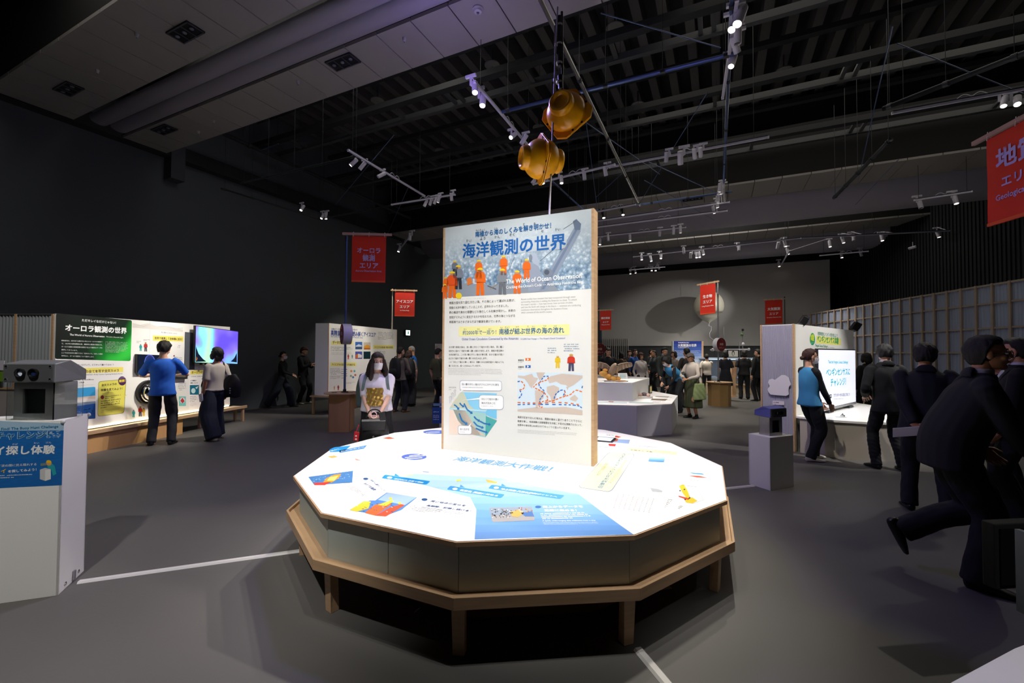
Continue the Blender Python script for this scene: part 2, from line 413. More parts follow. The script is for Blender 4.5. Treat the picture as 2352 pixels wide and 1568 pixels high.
# pipe grid and tracks
M_TRACK = mat('track_rail_lilac_white', 'b9b6c6', .4)  # lilac cast of the violet light is put into the rail colour
def pipe(p0, p1, r, m, label, name='ceiling_pipe', cat='pipe'):
    t = thing(name, label, cat, tuple((np.array(p0)+np.array(p1))/2))
    MB().tube(p0, p1, r, m, 10).build('tube', t, smooth=True)
    n = 4
    for k in range(n+1):
        q = np.array(p0)+(np.array(p1)-np.array(p0))*(.03+.94*k/n)
        MB().tube(q, q+ZZ*(7.9-q[2]), .004, M_DARKSTEEL, 5).build('hanger_wire', t)
        d = nrm(np.array(p1)-np.array(p0)); MB().tube(q-d*.03, q+d*.03, r*1.25, M_DARKSTEEL, 10).build('clamp', t)
    return t
pipe(R(3.5, 1.60, 5.12), R(10.75, 1.70, 5.12), .026, M_STEEL, 'bright steel pole slanting past the yellow floats')
pipe(R(5.8, 2.95, 5.2), R(5.85, -.2, 5.2), .026, M_TINTSTEEL, 'violet lit pipe running behind the upper yellow float')
pipe(R(4.9, -.15, 5.24), R(10.9, -.12, 5.24), .022, M_TINTSTEEL, 'pipe carrying the right-hand track above the hall')
pipe(R(5.9, 9.4, 5.2), R(5.98, 6.1, 5.2), .02, M_DARKSTEEL, 'dark pipe near the left wall ending at the left track')
pipe(R(8.45, 9.9, 5.2), R(8.4, 7.3, 5.2), .02, M_DARKSTEEL, 'dark pipe from the left wall lamps to the five-lamp track')
pipe(R(5.9, 10.1, 5.2), R(8.5, 9.95, 5.2), .02, M_DARKSTEEL, 'dark pipe running along the left wall carrying three lamps')
pipe(R(8.38, 3.2, 5.2), R(10.9, 3.1, 5.2), .018, M_TINTSTEEL, 'thin pipe running back behind the lower yellow float')
pipe(R(10.95, 3.2, 5.2), R(10.9, -.3, 5.2), .022, M_TINTSTEEL, 'cross pipe in front of the second soffit')
pipe(R(6.6, -4.4, 5.2), R(8.35, -2.3, 5.3), .035, M_DARKSTEEL, 'thick dark pipe slanting from the top right corner')
pipe(R(9.1, -2.6, 5.1), R(12.0, -2.4, 5.1), .035, M_DARKSTEEL, 'dark pipe with a bright sleeve in front of the second soffit on the right')
pipe(R(3.0, 9.9, 6.4), R(16, 10.2, 6.4), .05, M_DARKSTEEL, 'long dark service pipe along the left wall head')
for a, b, lab in [((1330, 270), (1515, 400), 'thin cable from the upper float to the cross track'), ((1490, 372), (1640, 440), 'thin cable falling to the right-hand lamp cluster'),
                  ((1370, 452), (1462, 368), 'thin cable rising from the board top to the cross track'), ((1470, 465), (1625, 212), 'long thin diagonal cable between the two grid bays'),
                  ((1480, 414), (1640, 505), 'thin cable in front of the second soffit'), ((600, 345), (640, 330), 'short cable near the left pipes'), ((880, 560), (940, 425), 'thin cable behind the left tracks'),
                  ((1345, 270), (1372, 480), 'thin rod hanging beside the slanting pole'), ((770, 470), (905, 310), 'thin diagonal cable among the left tracks'), ((1965, 470), (2065, 365), 'slanting cable at the right soffit'),
                  ((1380, 30), (1655, 110), 'long thin cable crossing the deck near the top'), ((2060, 100), (2350, 215), 'long thin cable crossing the deck at the right'),
                  ((1970, 420), (2050, 60), 'thin hanging cable at the right of the deck')]:
    p, q = atz(*a, 5.3), atz(*b, 5.25)
    MB().tube(p, q, .007, M_TINTSTEEL, 6).build('rigging_cable', label=lab, cat='cable')

LIT = []; RAILS = []
def track(a, b, z, label, wd=.035):
    p, q = atz(*a, z), atz(*b, z); RAILS.append((p, q))
    t = thing('light_track', label, 'track', tuple((p+q)/2))
    MB().beam(p, q, wd, .03, M_TRACK).build('rail', t)
    d = nrm(q-p)
    MB().beam(p+ZZ*.025, q+ZZ*.025, wd*.55, .02, M_DARKSTEEL).build('channel', t)
    for e in (p, q): MB().beam(e-d*.012, e+d*.012, wd*1.15, .036, M_LAMP).build('end_cap', t)
    n = max(2, int(np.linalg.norm(q-p)/1.2))
    for k in range(n):
        s = p+(q-p)*(.08+.84*k/max(1, n-1)); MB().tube(s, s+ZZ*(7.9-z), .004, M_DARKSTEEL, 5).build('hanger_wire', t)
    # loose feed cable looping over the rail
    c = p+(q-p)*.55; MB().path([c+d*x*.1+ZZ*(.03+.05*abs(math.sin(x*1.9))) for x in np.linspace(-1.6, 1.6, 14)], .006, M_LAMP, 5).build('feed_cable', t)
    return t
def lamp(px, py, z, target, label, on=True, size=1.0, dark=False, group=None, W=0, cone=40, blend=.6, col=(1, .93, .83), rad=.04):
    """track spotlight: lens centre seen at px,py; z is the height of the lens"""
    L = atz(px, py, z); tgt = np.asarray(target, float); d = nrm(tgt-L); s = size
    m = M_BLACK if dark else M_LAMP
    t = thing('track_light', label, 'spotlight', tuple(L), group)
    back = L-d*.17*s; r = .036*s
    hd_ = MB().lathe(back, d, [(r*.8, -.006*s), (r, 0), (r, .165*s), (r*.96, .17*s), (r*.86, .168*s), (r*.84, .155*s)], m, 18).build('lamp_head', t, smooth=2)
    MB().lathe(L-d*.014*s, d, [(r*.84, 0), (r*.5, .004)], (M_LENSB if on == 2 else M_LENS) if on else mat('lens_unlit', '3a3d44', .2), 18).build('lens', hd_)
    for k in range(3): MB().lathe(back+d*(.02+k*.018)*s, d, [(r*1.03, 0), (r*1.03, .006*s)], m, 16).build('cooling_ring', hd_)
    sd = nrm(np.cross(d, ZZ)) if abs(d[2]) < .98 else UU
    piv = back+d*.05*s+sd*(r+.012*s)
    MB().beam(back+d*.05*s+sd*r*.9, piv, .02*s, .02*s, m).build('pivot', t)
    MB().beam(piv, piv+ZZ*.11*s, .018*s, .03*s, m, up=sd).build('yoke_arm', t)
    MB().beam(piv+ZZ*.11*s-VV*.07*s, piv+ZZ*.11*s+VV*.07*s, .03*s, .03*s, m).build('track_adapter', t)
    best = None
    for (a, b) in RAILS:
        e = b-a; k = min(1, max(0, (piv+ZZ*.11*s-a)@e/(e@e))); c = a+e*k; D_ = np.linalg.norm(c-piv-ZZ*.11*s)
        if best is None or D_ < best[0]: best = (D_, c)
    if best and .02 < best[0] < 1.2: MB().tube(piv+ZZ*.125*s, best[1], .009, M_LAMP, 6).build('mounting_arm', t)
    if W:
        li = bpy.data.lights.new('spot', 'SPOT'); li.energy = W; li.color = col; li.spot_size = math.radians(cone); li.spot_blend = blend; li.shadow_soft_size = rad
        o = bpy.data.objects.new('spot', li); COL.objects.link(o); o.parent = t; q = d*.03*s; o.location = tuple(q)
        o.rotation_euler = Vector(d).to_track_quat('-Z', 'Y').to_euler()
    return t
track((1090, 188), (1222, 345), 5.2, 'lit lilac track running back to the lower yellow float')
track((1225, 423), (1412, 378), 5.2, 'left half of the long cross track behind the lower float')
track((1400, 384), (1765, 315), 5.2, 'right half of the long cross track, reaching past the hanging pipe')
track((1693, 0), (1660, 225), 5.2, 'bright track at the top right carrying five close lamps')
track((2050, 260), (2400, 196), 5.2, 'long bare track at the upper right edge')
track((800, 345), (975, 450), 5.2, 'dim track in the left bay with three lamps')
track((900, 470), (1045, 447), 5.2, 'short lilac track in the left bay with five lamps')
track((1368, 487), (1460, 470), 5.1, 'short track with two black lamps above the display board')
track((1371, 508), (1675, 464), 5.0, 'upper long rail in front of the second soffit')
track((1371, 522), (1670, 484), 5.0, 'lower long rail in front of the second soffit')
track((1372, 544), (1575, 522), 5.0, 'white rail with five lamps under the second soffit')
track((1455, 590), (1840, 547), 5.15, 'long far rail under the third soffit, left part')
track((1840, 547), (2180, 530), 5.0, 'long far rail under the third soffit, right part')
track((1446, 620), (1527, 613), 5.0, 'small far rail over the grey backdrop')
track((1793, 610), (1814, 575), 5.0, 'small slanting far rail over the grey backdrop')
track((1883, 587), (1994, 577), 5.0, 'thin rail in front of the dark right wall')
track((2100, 460), (2232, 440), 5.1, 'dim rail left of the right-hand banner')
track((914, 577), (946, 537), 5.1, 'small slanting rail right of the large banner')
for (a, b) in []: pass
TC = np.array([.012, 3.953, .6])
# main lamps
lamp(1091, 213, 5.05, TC+[-.3, .1, 0], 'glaring spotlight at the near end of the lilac track', 2, 1.15, W=400, cone=44, blend=.5)
lamp(1108, 243, 5.05, (-.6, 4.6, .6), 'second spotlight on the lilac track, pointing straight down', 1, 1.25, W=380, cone=46)
lamp(1173, 316, 5.05, (-2.9, 2.9, .6), 'third spotlight on the lilac track, above the lower float', 1, 1, W=520, cone=30)
lamp(1197, 331, 5.05, (-2.4, 8, 1), 'unlit-looking spotlight touching the lower float', 0)
lamp(1693, 56, 5.0, TC+[.5, -.3, 0], 'big lit spotlight at the top of the right track', 1, 1.35, W=310, cone=46, blend=.5)
lamp(1680, 69, 5.0, TC+[-.1, -.4, 0], 'glaring spotlight just below the big one on the right track', 2, 1.15, W=350, cone=42, blend=.5)
lamp(1694, 101, 5.0, (2.6, 5.2, .3), 'third spotlight from the top of the right track, turned away', 0, 1.1, W=110, cone=36)
lamp(1694, 122, 5.05, (5.2, 7.1, 1.2), 'fourth spotlight from the top of the right track, tilted right', 1, 1.05, W=520, cone=36)
lamp(1679, 153, 5.05, (.9, 4.1, .6), 'fifth and lowest spotlight on the right track', 1, 1.05, W=280, cone=44)
for i, (x, y, on) in enumerate([(1222, 421, 0), (1248, 422, 1), (1290, 421, 1), (1343, 413, 0), (1392, 404, 0)]):
    lamp(x, y, 5.05, [(-3, 9, 1), (2.2, 8.8, .9), (1.2, 7.8, .6), (2, 9, .6), (3, 10, .6)][i], ['leftmost', 'second', 'third', 'fourth', 'rightmost'][i]+' of the five lamps behind the lower float', on, 1.05, W=[0, 420, 240, 0, 0][i], cone=36)
for i, (x, y, on) in enumerate([(1530, 373, 1), (1563, 378, 1), (1596, 364, 1), (1610, 360, 1)]):
    lamp(x, y, 5.0, [(3.2, 9.5, .6), (4.4, 11, 0), (5.6, 12, .5), (6, 12.4, .8)][i], ['leftmost', 'long second', 'third', 'rightmost'][i]+' of the four lamps on the right half of the cross track', on, [1, 1.35, 1, 1][i], W=[300, 260, 300, 0][i], cone=34)
for i, (x, y) in enumerate([(1652, 441), (1656, 446), (1650, 460), (1649, 468), (1648, 477), (1641, 490)]):
    lamp(x, y, 5.0, (6.0, 12.7, 3.3) if i == 2 else (4.5+.3*i, 10.5, .3), ['highest', 'second highest', 'third', 'fourth', 'fifth', 'lowest'][i]+' lamp of the close vertical cluster right of the cross track', 1, 1.05, W=[320, 0, 420, 0, 260, 0][i], cone=36)
lamp(2305, 244, 5.05, (5, 5, 1), 'left lamp of the two at the upper right edge', 1, 1.05, W=60, cone=40)
lamp(2337, 240, 5.05, (4, 3.4, 0), 'right lamp of the two at the upper right edge', 1, 1.15, W=50, cone=50)
for i, (x, y, W) in enumerate([(805, 380, 620), (826, 389, 520), (868, 406, 520)]):
    lamp(x, y, 5.05, [(-6.4, 7.2, 1.1), (-6.3, 8.6, 1.0), (-7.4, 6.3, 1.3)][i], ['left', 'middle', 'right'][i]+' lamp of the three on the dim left track', i < 2, 1.0, W=W, cone=38)
for i, (x, y) in enumerate([(974, 474), (987, 471), (997, 468), (1006, 465), (1038, 461)]):
    lamp(x, y, 5.05, [(-4.3, 11.3, 1.2), (-3.8, 12.5, 1.1), (-4, 11.9, 1.4), (-3, 11, .4), (-1, 11, 1)][i], ['leftmost', 'second', 'third', 'fourth', 'rightmost, separate'][i]+' lamp of the five on the short left track', i < 2 or i == 3, 1.0, W=[420, 360, 0, 150, 0][i], cone=36)
for i, (x, y) in enumerate([(691, 483), (738, 502), (749, 503)]):
    lamp(x, y, 5.05, [(-6.3, 8.4, .9), (-6.3, 9.6, 1), (-4.4, 11.6, 1)][i], ['left', 'middle', 'right'][i]+' lamp of the three against the left wall', 1, 1.0, W=[160, 140, 0][i], cone=40)
for i, (x, y) in enumerate([(1387, 501), (1431, 494)]):
    lamp(x, y, 4.95, (2.2, 9, .8), ['left', 'right'][i]+' black lamp beside the top of the display board', 1, 1.1, True, W=[240, 240][i], cone=36)
for i, (x, y, on) in enumerate([(1378, 562, 1), (1397, 553, 0), (1447, 553, 1), (1515, 542, 0), (1547, 538, 0), (1563, 535, 1)]):
    lamp(x, y, 4.85, (2.5+i*.5, 12.5, .5), ['first', 'second', 'third', 'fourth', 'fifth', 'sixth'][i]+' lamp from the board on the white rail under the second soffit', on, 1.1, W=[120, 0, 200, 0, 0, 160][i], cone=46)
FARL = [('small far rail over the grey backdrop', [(1448, 629), (1460, 627), (1497, 622), (1506, 622), (1514, 619)]),
        ('long far rail, left part under the third soffit', [(1474, 597), (1496, 600), (1518, 594), (1571, 582), (1586, 593), (1600, 592), (1607, 591), (1616, 585), (1697, 576), (1785, 571), (1805, 566)]),
        ('small slanting far rail above the backdrop', [(1790, 612), (1811, 584)]), ('long far rail, right part', [(1907, 567), (1938, 558), (1961, 553), (2027, 553), (2157, 545)]), ('thin rail before the dark right wall', [(1934, 592), (1979, 588)])]
ORD = ['first', 'second', 'third', 'fourth', 'fifth', 'sixth', 'seventh', 'eighth', 'ninth', 'tenth', 'last']
WF = {1496: 420, 1586: 380, 1616: 300, 1785: 380, 1907: 200, 1961: 200, 1811: 300, 1934: 120}
for rail, L_ in FARL:
    for i, (x, y) in enumerate(L_):
        p = atz(x, y, 5.0)
        lamp(x, y, 5.0, p+np.array([.6*math.sin(i*2.1), (1.6 if x in (1586, 1785) else -.8), -4.0]), ('rightmost' if i == len(L_)-1 else ORD[i]+' from the left')+' lamp of the '+rail, 2 if x == 1496 else x not in (1571, 1697, 1961, 1979, 1514), 1.25, W=WF.get(x, 0), cone=66, col=(1, .92, .8))
for i, (x, y) in enumerate([(2116, 478), (2197, 468)]): lamp(x, y, 4.95, atz(x, y, 4.95)+np.array([0, -1, -4.]), ['left', 'right'][i]+' lamp on the dim rail left of the right-hand banner', i, 1.3, W=0)
for i, (x, y) in enumerate([(915, 578), (941, 552)]): lamp(x, y, 4.95, (-3.4, 13.7, 3.0) if i else atz(x, y, 4.95)+np.array([-1.2, -1, -4.]), ['lower', 'upper'][i]+' lamp on the small slanting rail right of the large banner', 1-i, 1.3, W=[180, 260][i], cone=50)

# lamps on the stretch of track above the photographer
def lampw(p, target, label, W, cone):
    p = np.asarray(p, float); q = p-CAM; px = None
    global atz_; d = nrm(np.asarray(target, float)-p); t = thing('track_light', label, 'spotlight', tuple(p), 'lamps above the viewpoint, out of the frame')
    MB().lathe(p-d*.17, d, [(.03, -.006), (.038, 0), (.038, .165), (.032, .168), (.03, .155)], M_LAMP, 18).build('lamp_head', t, smooth=2)
    MB().tube(p-d*.1, p-d*.1+ZZ*.16, .01, M_LAMP, 8).build('yoke_arm', t)
    li = bpy.data.lights.new('spot', 'SPOT'); li.energy = W; li.color = (1, .97, .94); li.spot_size = math.radians(cone); li.spot_blend = .6; li.shadow_soft_size = .04
    o = bpy.data.objects.new('spot', li); COL.objects.link(o); o.parent = t; o.location = tuple(d*.03); o.rotation_euler = Vector(d).to_track_quat('-Z', 'Y').to_euler()
for i, (p, q, W) in enumerate([((-1.1, 1.9, 5.1), (-.3, 3.9, 1.0), 500), ((.7, 1.7, 5.1), (.3, 3.6, 1.1), 540), ((-.2, 1.8, 5.1), (0, 3.0, .6), 180)]):
    lampw(p, q, ['left', 'right', 'middle'][i]+' lamp of the three above the viewpoint, lighting the display board', W, 46)

lampw((-1.9, .2, 5.1), (-2.9, 2.8, .7), 'lamp above the viewpoint aimed at the near left pedestal', 620, 56)  # added out of view to brighten the pedestal front
lampw((2.6, -.3, 5.1), (1.7, 1.5, .6), 'lamp above the viewpoint aimed at the corner table', 260, 22)  # unseen, put in to light the patch of table top
lampw((7.3, 4.9, 5.1), (5.5, 7.3, .9), 'lamp right of the frame aimed at the penguin booth', 900, 44)  # unseen, added to brighten the booth front
lampw((-4.0, 3.6, 5.1), (-7.0, 6.3, 1.3), 'lamp left of the frame aimed at the corrugated screen', 380, 34)  # unseen, added to brighten the corrugated sheet
lampw((11.5, 12.5, 4.6), (8.1, 17.9, 3.5), 'lamp at the right of the hall aimed at the weather balloon', 800, 24)
# grey projection backdrop, its dark lower wall band, poly wall
gb = thing('backdrop_wall', 'tall grey backdrop wall at the far end behind the balloon', 'wall', tuple(R(20.4, -3.9, 0)))
gv = [6.5, 4.4, 2.9, 1.4, -.1, -1.6, -3.0]
gv = [8.2, 5.8, 3.4, 1.0, -1.5, -3.92]
for a, b in zip(gv[:-1], gv[1:]): MB().frame(R(20.4, b+.001, 1.85), VV*(a-b-.002), UU*.12, ZZ*3.35, M_WALLGREY).build('wall_board', gb)
MB().frame(R(20.4, 5.2, 0), VV*3.0, UU*.12, ZZ*1.845, mat('backdrop_white', 'aaa8a4', .8)).build('wall_board', gb)
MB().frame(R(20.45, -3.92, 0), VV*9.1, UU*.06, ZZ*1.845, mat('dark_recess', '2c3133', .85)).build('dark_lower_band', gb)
for k in range(16): MB().frame(R(20.33, 3.75+k*.09, .1), VV*.03, UU*.05, ZZ*2.1, mat('slat_grey', 'a9a7a3', .8)).build('slat', gb)
MB().frame(R(20.2, 5.0, 0), VV*1.3, UU*.2, ZZ*3.0, mat('blue_grey_door', '3a4450', .7)).build('partition_panel', gb)

# right: translucent corrugated wall on a timber grid
P0 = np.array([9.70, 6.6, 0]); P1 = np.array([11.15, 16.6, 0]); PD = nrm(P1-P0); PN = np.array([-PD[1], PD[0], 0])
PL = np.linalg.norm(P1-P0); P0 = P0-PD*2.4; PL += 2.4
pw = thing('corrugated_partition', 'long translucent corrugated wall on a pale timber grid at the right', 'partition', tuple(P0))
M_POLY = mat('corrugated_polycarbonate', '858ea2', .35, var=.25, vscale=2.2, stretch=(1, 1, .15), emit=0)
M_POLYWOOD = mat('grid_timber', '8f8070', .6, var=.15, vscale=6)
n = int(PL/.036); v = []; f = []
for i in range(n+1):
    q = P0+PD*(PL*i/n)-PN*(.014 if i % 2 else 0); v += [q+ZZ*.02, q+ZZ*3.03]
for i in range(n): f.append((2*i, 2*i+1, 2*i+3, 2*i+2))
MB().add(v, f, M_POLY).build('corrugated_sheet', pw, smooth=False)
nst = int(PL/.37)
for i in range(nst+1):
    q = P0+PD*(i*.37)+PN*.002; MB().frame(q, PD*.045, PN*.04, ZZ*3.03, M_POLYWOOD).build('stud', pw)
for z in (.03, .52, 1.04, 1.56, 2.08, 2.60, 2.985): MB().frame(P0+PN*.004+ZZ*z, PD*PL, PN*.02, ZZ*.035, M_POLYWOOD).build('rail', pw)
# dark acoustic wall above and behind it on the right
M_RIB = mat('black_ribbed_wall', '1c1f22', .85)
D0 = np.array([12.4, 3.0, 0]); D1 = np.array([13.4, 19.5, 0])
rd = thing('wall_right_lining', None, None, tuple(D0)); rd['kind'] = 'structure'; rd.name = 'trim_3'
dd = nrm(D1-D0); dn = np.array([-dd[1], dd[0], 0])
MB().frame(D0, D1-D0, -dn*.1, ZZ*7.5, M_RIB).build('lining_board', rd)
rb = MB()
for k in range(150): rb.frame(D0+dd*(k*.11)+dn*.03, dd*.04, -dn*.03, ZZ*7.5, M_RIB)
rb.build('lining_rib', rd, kind='stuff')
for k in (18, 30): MB().frame(D0+dd*(k*.11)+dn*.12, dd*.25, -dn*.1, ZZ*7.5, mat('right_pilaster', '25282b', .8)).build('pilaster', rd)
# exit sign on the left wall
p = atpl(937, 764, VV, 11.2)
t = thing('exit_sign', 'small lit white sign high on the dark left wall', 'sign', tuple(p))
MB().frame(p-UU*.14-ZZ*.12, UU*.28, VV*.06, ZZ*.24, M_BLACK).build('housing', t)
MB().frame(p-UU*.12-ZZ*.1-VV*.008, UU*.24, VV*.008, ZZ*.2, mat('sign_glow', 'e8fff4', .4, emit=3)).build('lit_face', t)
MB().frame(p-UU*.03-ZZ*.06-VV*.012, UU*.07, VV*.004, ZZ*.12, mat('sign_green', '2f9a66', .5, emit=.6)).build('pictogram', t)
# floor cable covers
M_TAPE = mat('white_cable_cover', 'c9c6c2', .5, var=.05, vscale=4)
def strip(a, b, wd, label):
    a = np.array([*a, 0]); b = np.array([*b, 0]); d = nrm(b-a); s = np.array([-d[1], d[0], 0])
    t = thing('cable_cover', label, 'cable cover', tuple(a))
    L = np.linalg.norm(b-a); n = max(1, int(L/.95+.5))
    for k in range(n):
        p = a+d*(L*k/n+.002); q = a+d*(L*(k+1)/n-.002)
        v = []
        for e in (p, q):
            for (o, z) in ((-wd/2, .001), (-wd*.28, .012), (wd*.28, .012), (wd/2, .001)): v.append(e+s*o+ZZ*z)
        MB().add(v, [(0, 4, 5, 1)[::-1], (1, 5, 6, 2)[::-1], (2, 6, 7, 3)[::-1], (0, 1, 2, 3), (7, 6, 5, 4), (0, 3, 7, 4)], M_TAPE).build('cover_segment', t)
    return t
strip((-2.88, 2.92), (-1.62, 3.39), .05, 'white cable cover from the near left pedestal to the round table')
strip((.665, 2.30), (.95, 1.3), .055, 'white cable cover running from a table leg towards the viewer')
strip((1.70, 4.75), (2.83, 5.09), .055, 'white cable cover from the table to the small right pedestal')
# ------------------------------------------------------------------ central twelve-sided table
TX, TY = .012, 3.953; TH = math.radians(200.78)
def ring(Rr, i): a = TH+i*pi/6; return np.array([TX+Rr*math.cos(a), TY+Rr*math.sin(a)])
T = thing('exhibition_table', 'large low twelve-sided white table with wooden edges in the middle of the hall', 'table', (TX, TY, 0))
top = MB(); top.prism([ring(1.789, i) for i in range(12)], .572, .5955, M_WOODH); top.build('tabletop', T)
LT_ = MB().prism([ring(1.782, i) for i in range(12)], .5955, .599, M_TOP).build('white_laminate_top', T)
def P3(p, z): return np.array([p[0], p[1], z])
for i in range(12):
    a, b = ring(1.742, i), ring(1.742, i+1); n = nrm(np.array([TX, TY])-(a+b)/2); m_ = (a+b)/2
    # each skirt side is two boards with a fine joint
    halves = [(a, m_), (m_, b)] if i in (1, 5, 8, 10) else [(a, b)]
    for p, q in halves:
        d = nrm(q-p); p_ = p+d*.002; q_ = q-d*.002
        MB().frame(P3(p_, .322), P3(q_-p_, 0), P3(n*.02, 0), ZZ*.25, M_GREYLAM).build('skirt_panel', T)
for i in range(12):
    a, b = ring(1.70, i), ring(1.70, i+1); A, B = ring(1.815, i), ring(1.815, i+1)
    MB().prism([A, B, b, a], .292, .322, M_WOODH).build('shelf_rail', T)
    C_, D_ = ring(1.832, i), ring(1.832, i+1)
    MB().prism([C_, D_, B, A], .283, .345, M_WOODH).build('shelf_lip', T, bevel=.002)
for i in range(12):
    p = ring(1.735, i); n = nrm(np.array([TX, TY])-p); s = np.array([-n[1], n[0]])
    mb = MB(); z0, z1 = 0, .292
    q0 = p+n*.0; 
    lo = [P3(q0-s*.03, 0), P3(q0+s*.03, 0), P3(q0+s*.03+n*.055, 0), P3(q0-s*.03+n*.055, 0)]
    hi = [x+P3(-n*.012, z1) for x in lo]; hi[0] = P3(q0-s*.038-n*.012, z1); hi[1] = P3(q0+s*.038-n*.012, z1)
    mb.add(lo+hi, [(0, 3, 2, 1)[::-1], (4, 5, 6, 7)[::-1], (0, 1, 5, 4)[::-1], (1, 2, 6, 5)[::-1], (2, 3, 7, 6)[::-1], (3, 0, 4, 7)[::-1]], M_WOODH)
    mb.build('leg', T, bevel=.003)
for i in range(12):
    a, b = ring(1.42, i), ring(1.42, i+1); d = nrm(b-a)
    n = nrm(np.array([TX, TY])-(a+b)/2)
    MB().frame(P3(a+d*.002, .0), P3(b-a-d*.004, 0), P3(n*.02, 0), ZZ*.29, mat('plinth_plywood', '8d6c49', .6, var=.15, vscale=5)).build('plinth_panel', T)
i = 2; a, b = ring(1.42, 2), ring(1.42, 3)
q = a+(b-a)*.78; n = nrm(np.array([TX, TY])-(a+b)/2)
MB().frame(P3(q-n*.004, .13), P3((b-a)*.05, 0), P3(n*.004, 0), ZZ*.05, M_BLACK).build('cable_outlet', T)
# small floor item in the dark by the right leg
t = thing('warning_card', 'small yellow and white card lying in the dark beneath the table near a leg', 'card', (1.02, 2.95, 0), rz=.5)
MB().frame((.88, 2.86, .001), (.2, .05, 0), (-.03, .11, 0), (0, 0, .003), mat('card_white', 'b9b6a8', .6)).build('card', t) if False else None
bpy.data.objects.remove(t)
t = MB().frame((.86, 2.84, .001), (.2, .04, 0), (-.03, .11, 0), (0, 0, .003), ink('c9c3a0')).frame((.88, 2.86, .004), (.13, .026, 0), (-.02, .07, 0), (0, 0, .0006), ink('d8b820')).build('floor_card', label='small yellow and white card lying in the dark beneath the table near a front leg', cat='card')

# prints on the table
pt = Print((TX, TY, .599), ZZ, LT_, step=.0007)
pt.part('blue_printed_field', 1)
# gradient field in strips from pale by the board to mid blue at the edge
cols = ['b8d8f0', 'accfed', '9fc6ea', '92bde6', '84b2e1', '77a8db', '6b9fd6', '6197d1', '5990cc', '528ac8']
# blue sector outline (px): from (845,1095) along the back to (1330,1130), (1455,1228), edge, (1090,1238)
L = [(835, 1082), (990, 1118), (1080, 1142), (1094, 1170), (1092, 1205), (1090, 1238.5)]
Rr = [(1150, 1098), (1240, 1118), (1330, 1135), (1392, 1182), (1425, 1206), (1455, 1227)]
def interp(P, t):
    t = t*(len(P)-1); k = min(int(t), len(P)-2); f_ = t-k; return (P[k][0]*(1-f_)+P[k+1][0]*f_, P[k][1]*(1-f_)+P[k+1][1]*f_)
ns = 20
for k in range(ns):
    a, b = k/ns, (k+1)/ns
    pt.poly([interp(L, a), interp(Rr, a), interp(Rr, b), interp(L, b)], cols[min(9, k//2)])
pt.part('title_lettering', 2)
pt.text('海洋観測大作戦！', (1040, 1056), (1262, 1082), '5aa9dc', .025, 1.35)
pt.text('ただいまちょうさちゅう', (1150, 1058), (1256, 1068), '9fc9e8', 0, .8)
def bubble(x0, y0, x1, y1, h, col, txt, sub, num):
    """speech label sheared along the table: bottom-left x0,y0, bottom-right x1,y1"""
    pt.part('speech_label', 3)
    pt.rquad([(x0+8, y0-h), (x1+10, y1-h), (x1, y1), (x0, y0)], col, .3)
    pt.poly([(x0+30, y0-h+2.5), (x0+32, y0-h-2.5), (x0+42, y0-h+4)], col)
    pt.part('label_lettering', 4)
    sl_ = (y1-y0)/(x1-x0); pt.disc(x0+19, y0-h*.5+19*sl_, 6, 2.6, 'ffffff')
    pt.text(txt, (x0+29, y0-h*.32+29*sl_), (x1-8, y1-h*.32-8*sl_), 'ffffff', .03, .95)
    pt.text(sub, (x0+30, y0-1.2+30*sl_), (x0+30+(x1-x0)*.4, y0-1.2+(30+(x1-x0)*.4)*sl_), 'ffffff', 0, .8)
bubble(876, 1098, 979, 1113, 8, '0f86c4', 'MONACA 水面で潜航', 'Diving under the sea ice', 1)
bubble(1026, 1124, 1150, 1144, 8.5, '2b8fd0', '係留系 海底に沈める', 'Mooring system', 2)
bubble(1121, 1121.5, 1287, 1146, 8.5, '3a93d2', '船上観測 多様な観測ポイントへ', 'Shipboard survey', 3)
pt.part('boat_drawing', 3)
pt.poly([(1115, 1101), (1144, 1107), (1139, 1110), (1120, 1108)], 'f2c14a'); pt.poly([(1120, 1102), (1132, 1104), (1133, 1101), (1121, 1100)], 'd8d4cc')
pt.poly([(1047, 1102), (1058, 1100), (1060, 1104), (1049, 1106)], 'e7de58')
pt.poly([(925, 1090), (948, 1089), (950, 1091), (930, 1092)], 'eadfa0')
pt.line([(1052, 1104), (1036, 1128)], .8, 'b5c7d8'); pt.line([(1120, 1108), (1092, 1122)], .8, 'b5c7d8')
pt.poly([(970, 1082), (984, 1083), (986, 1085), (972, 1084)], '9fb6cc')
# photo prints on the table
pt.part('printed_photo', 3)
q = [(812, 1081), (818, 1100), (771, 1112), (722, 1114), (708, 1094)]
pt.poly([(708, 1095), (811, 1081), (809, 1108), (722, 1114)], '3f74a8')
pt.poly([(720, 1109), (760, 1107), (746, 1114), (723, 1114)], 'c9352a', 4)
pt.poly([(742, 1108), (750, 1098), (768, 1090), (784, 1088), (778, 1098), (762, 1108)], 'f08a24', 4)
pt.poly([(750, 1104), (758, 1096), (778, 1092), (768, 1104)], 'f6d267', 5)
for k in range(46): x = 712+rng.rand()*92; y = 1096-(x-712)*.12+rng.rand()*13; pt.poly([(x, y), (x+3, y-.6), (x+3.4, y+.6)], rng.choice(['c8dcec', '8fb2cf', '2c5c92']), 3.5)
pt.part('printed_photo', 3)
pt.poly([(888, 1131), (958, 1142), (922, 1171), (884, 1185), (802, 1171), (850, 1149), (862, 1149)], '4a7cb8')
pt.poly([(889, 1132), (957, 1142), (930, 1160), (868, 1148)], '9cb7dc', 4)
pt.poly([(803, 1171), (836, 1151), (852, 1152), (846, 1168), (820, 1175)], 'e0b92c', 5)
pt.poly([(838, 1178), (860, 1160), (884, 1154), (900, 1158), (882, 1170), (862, 1184)], 'e8642a', 5)
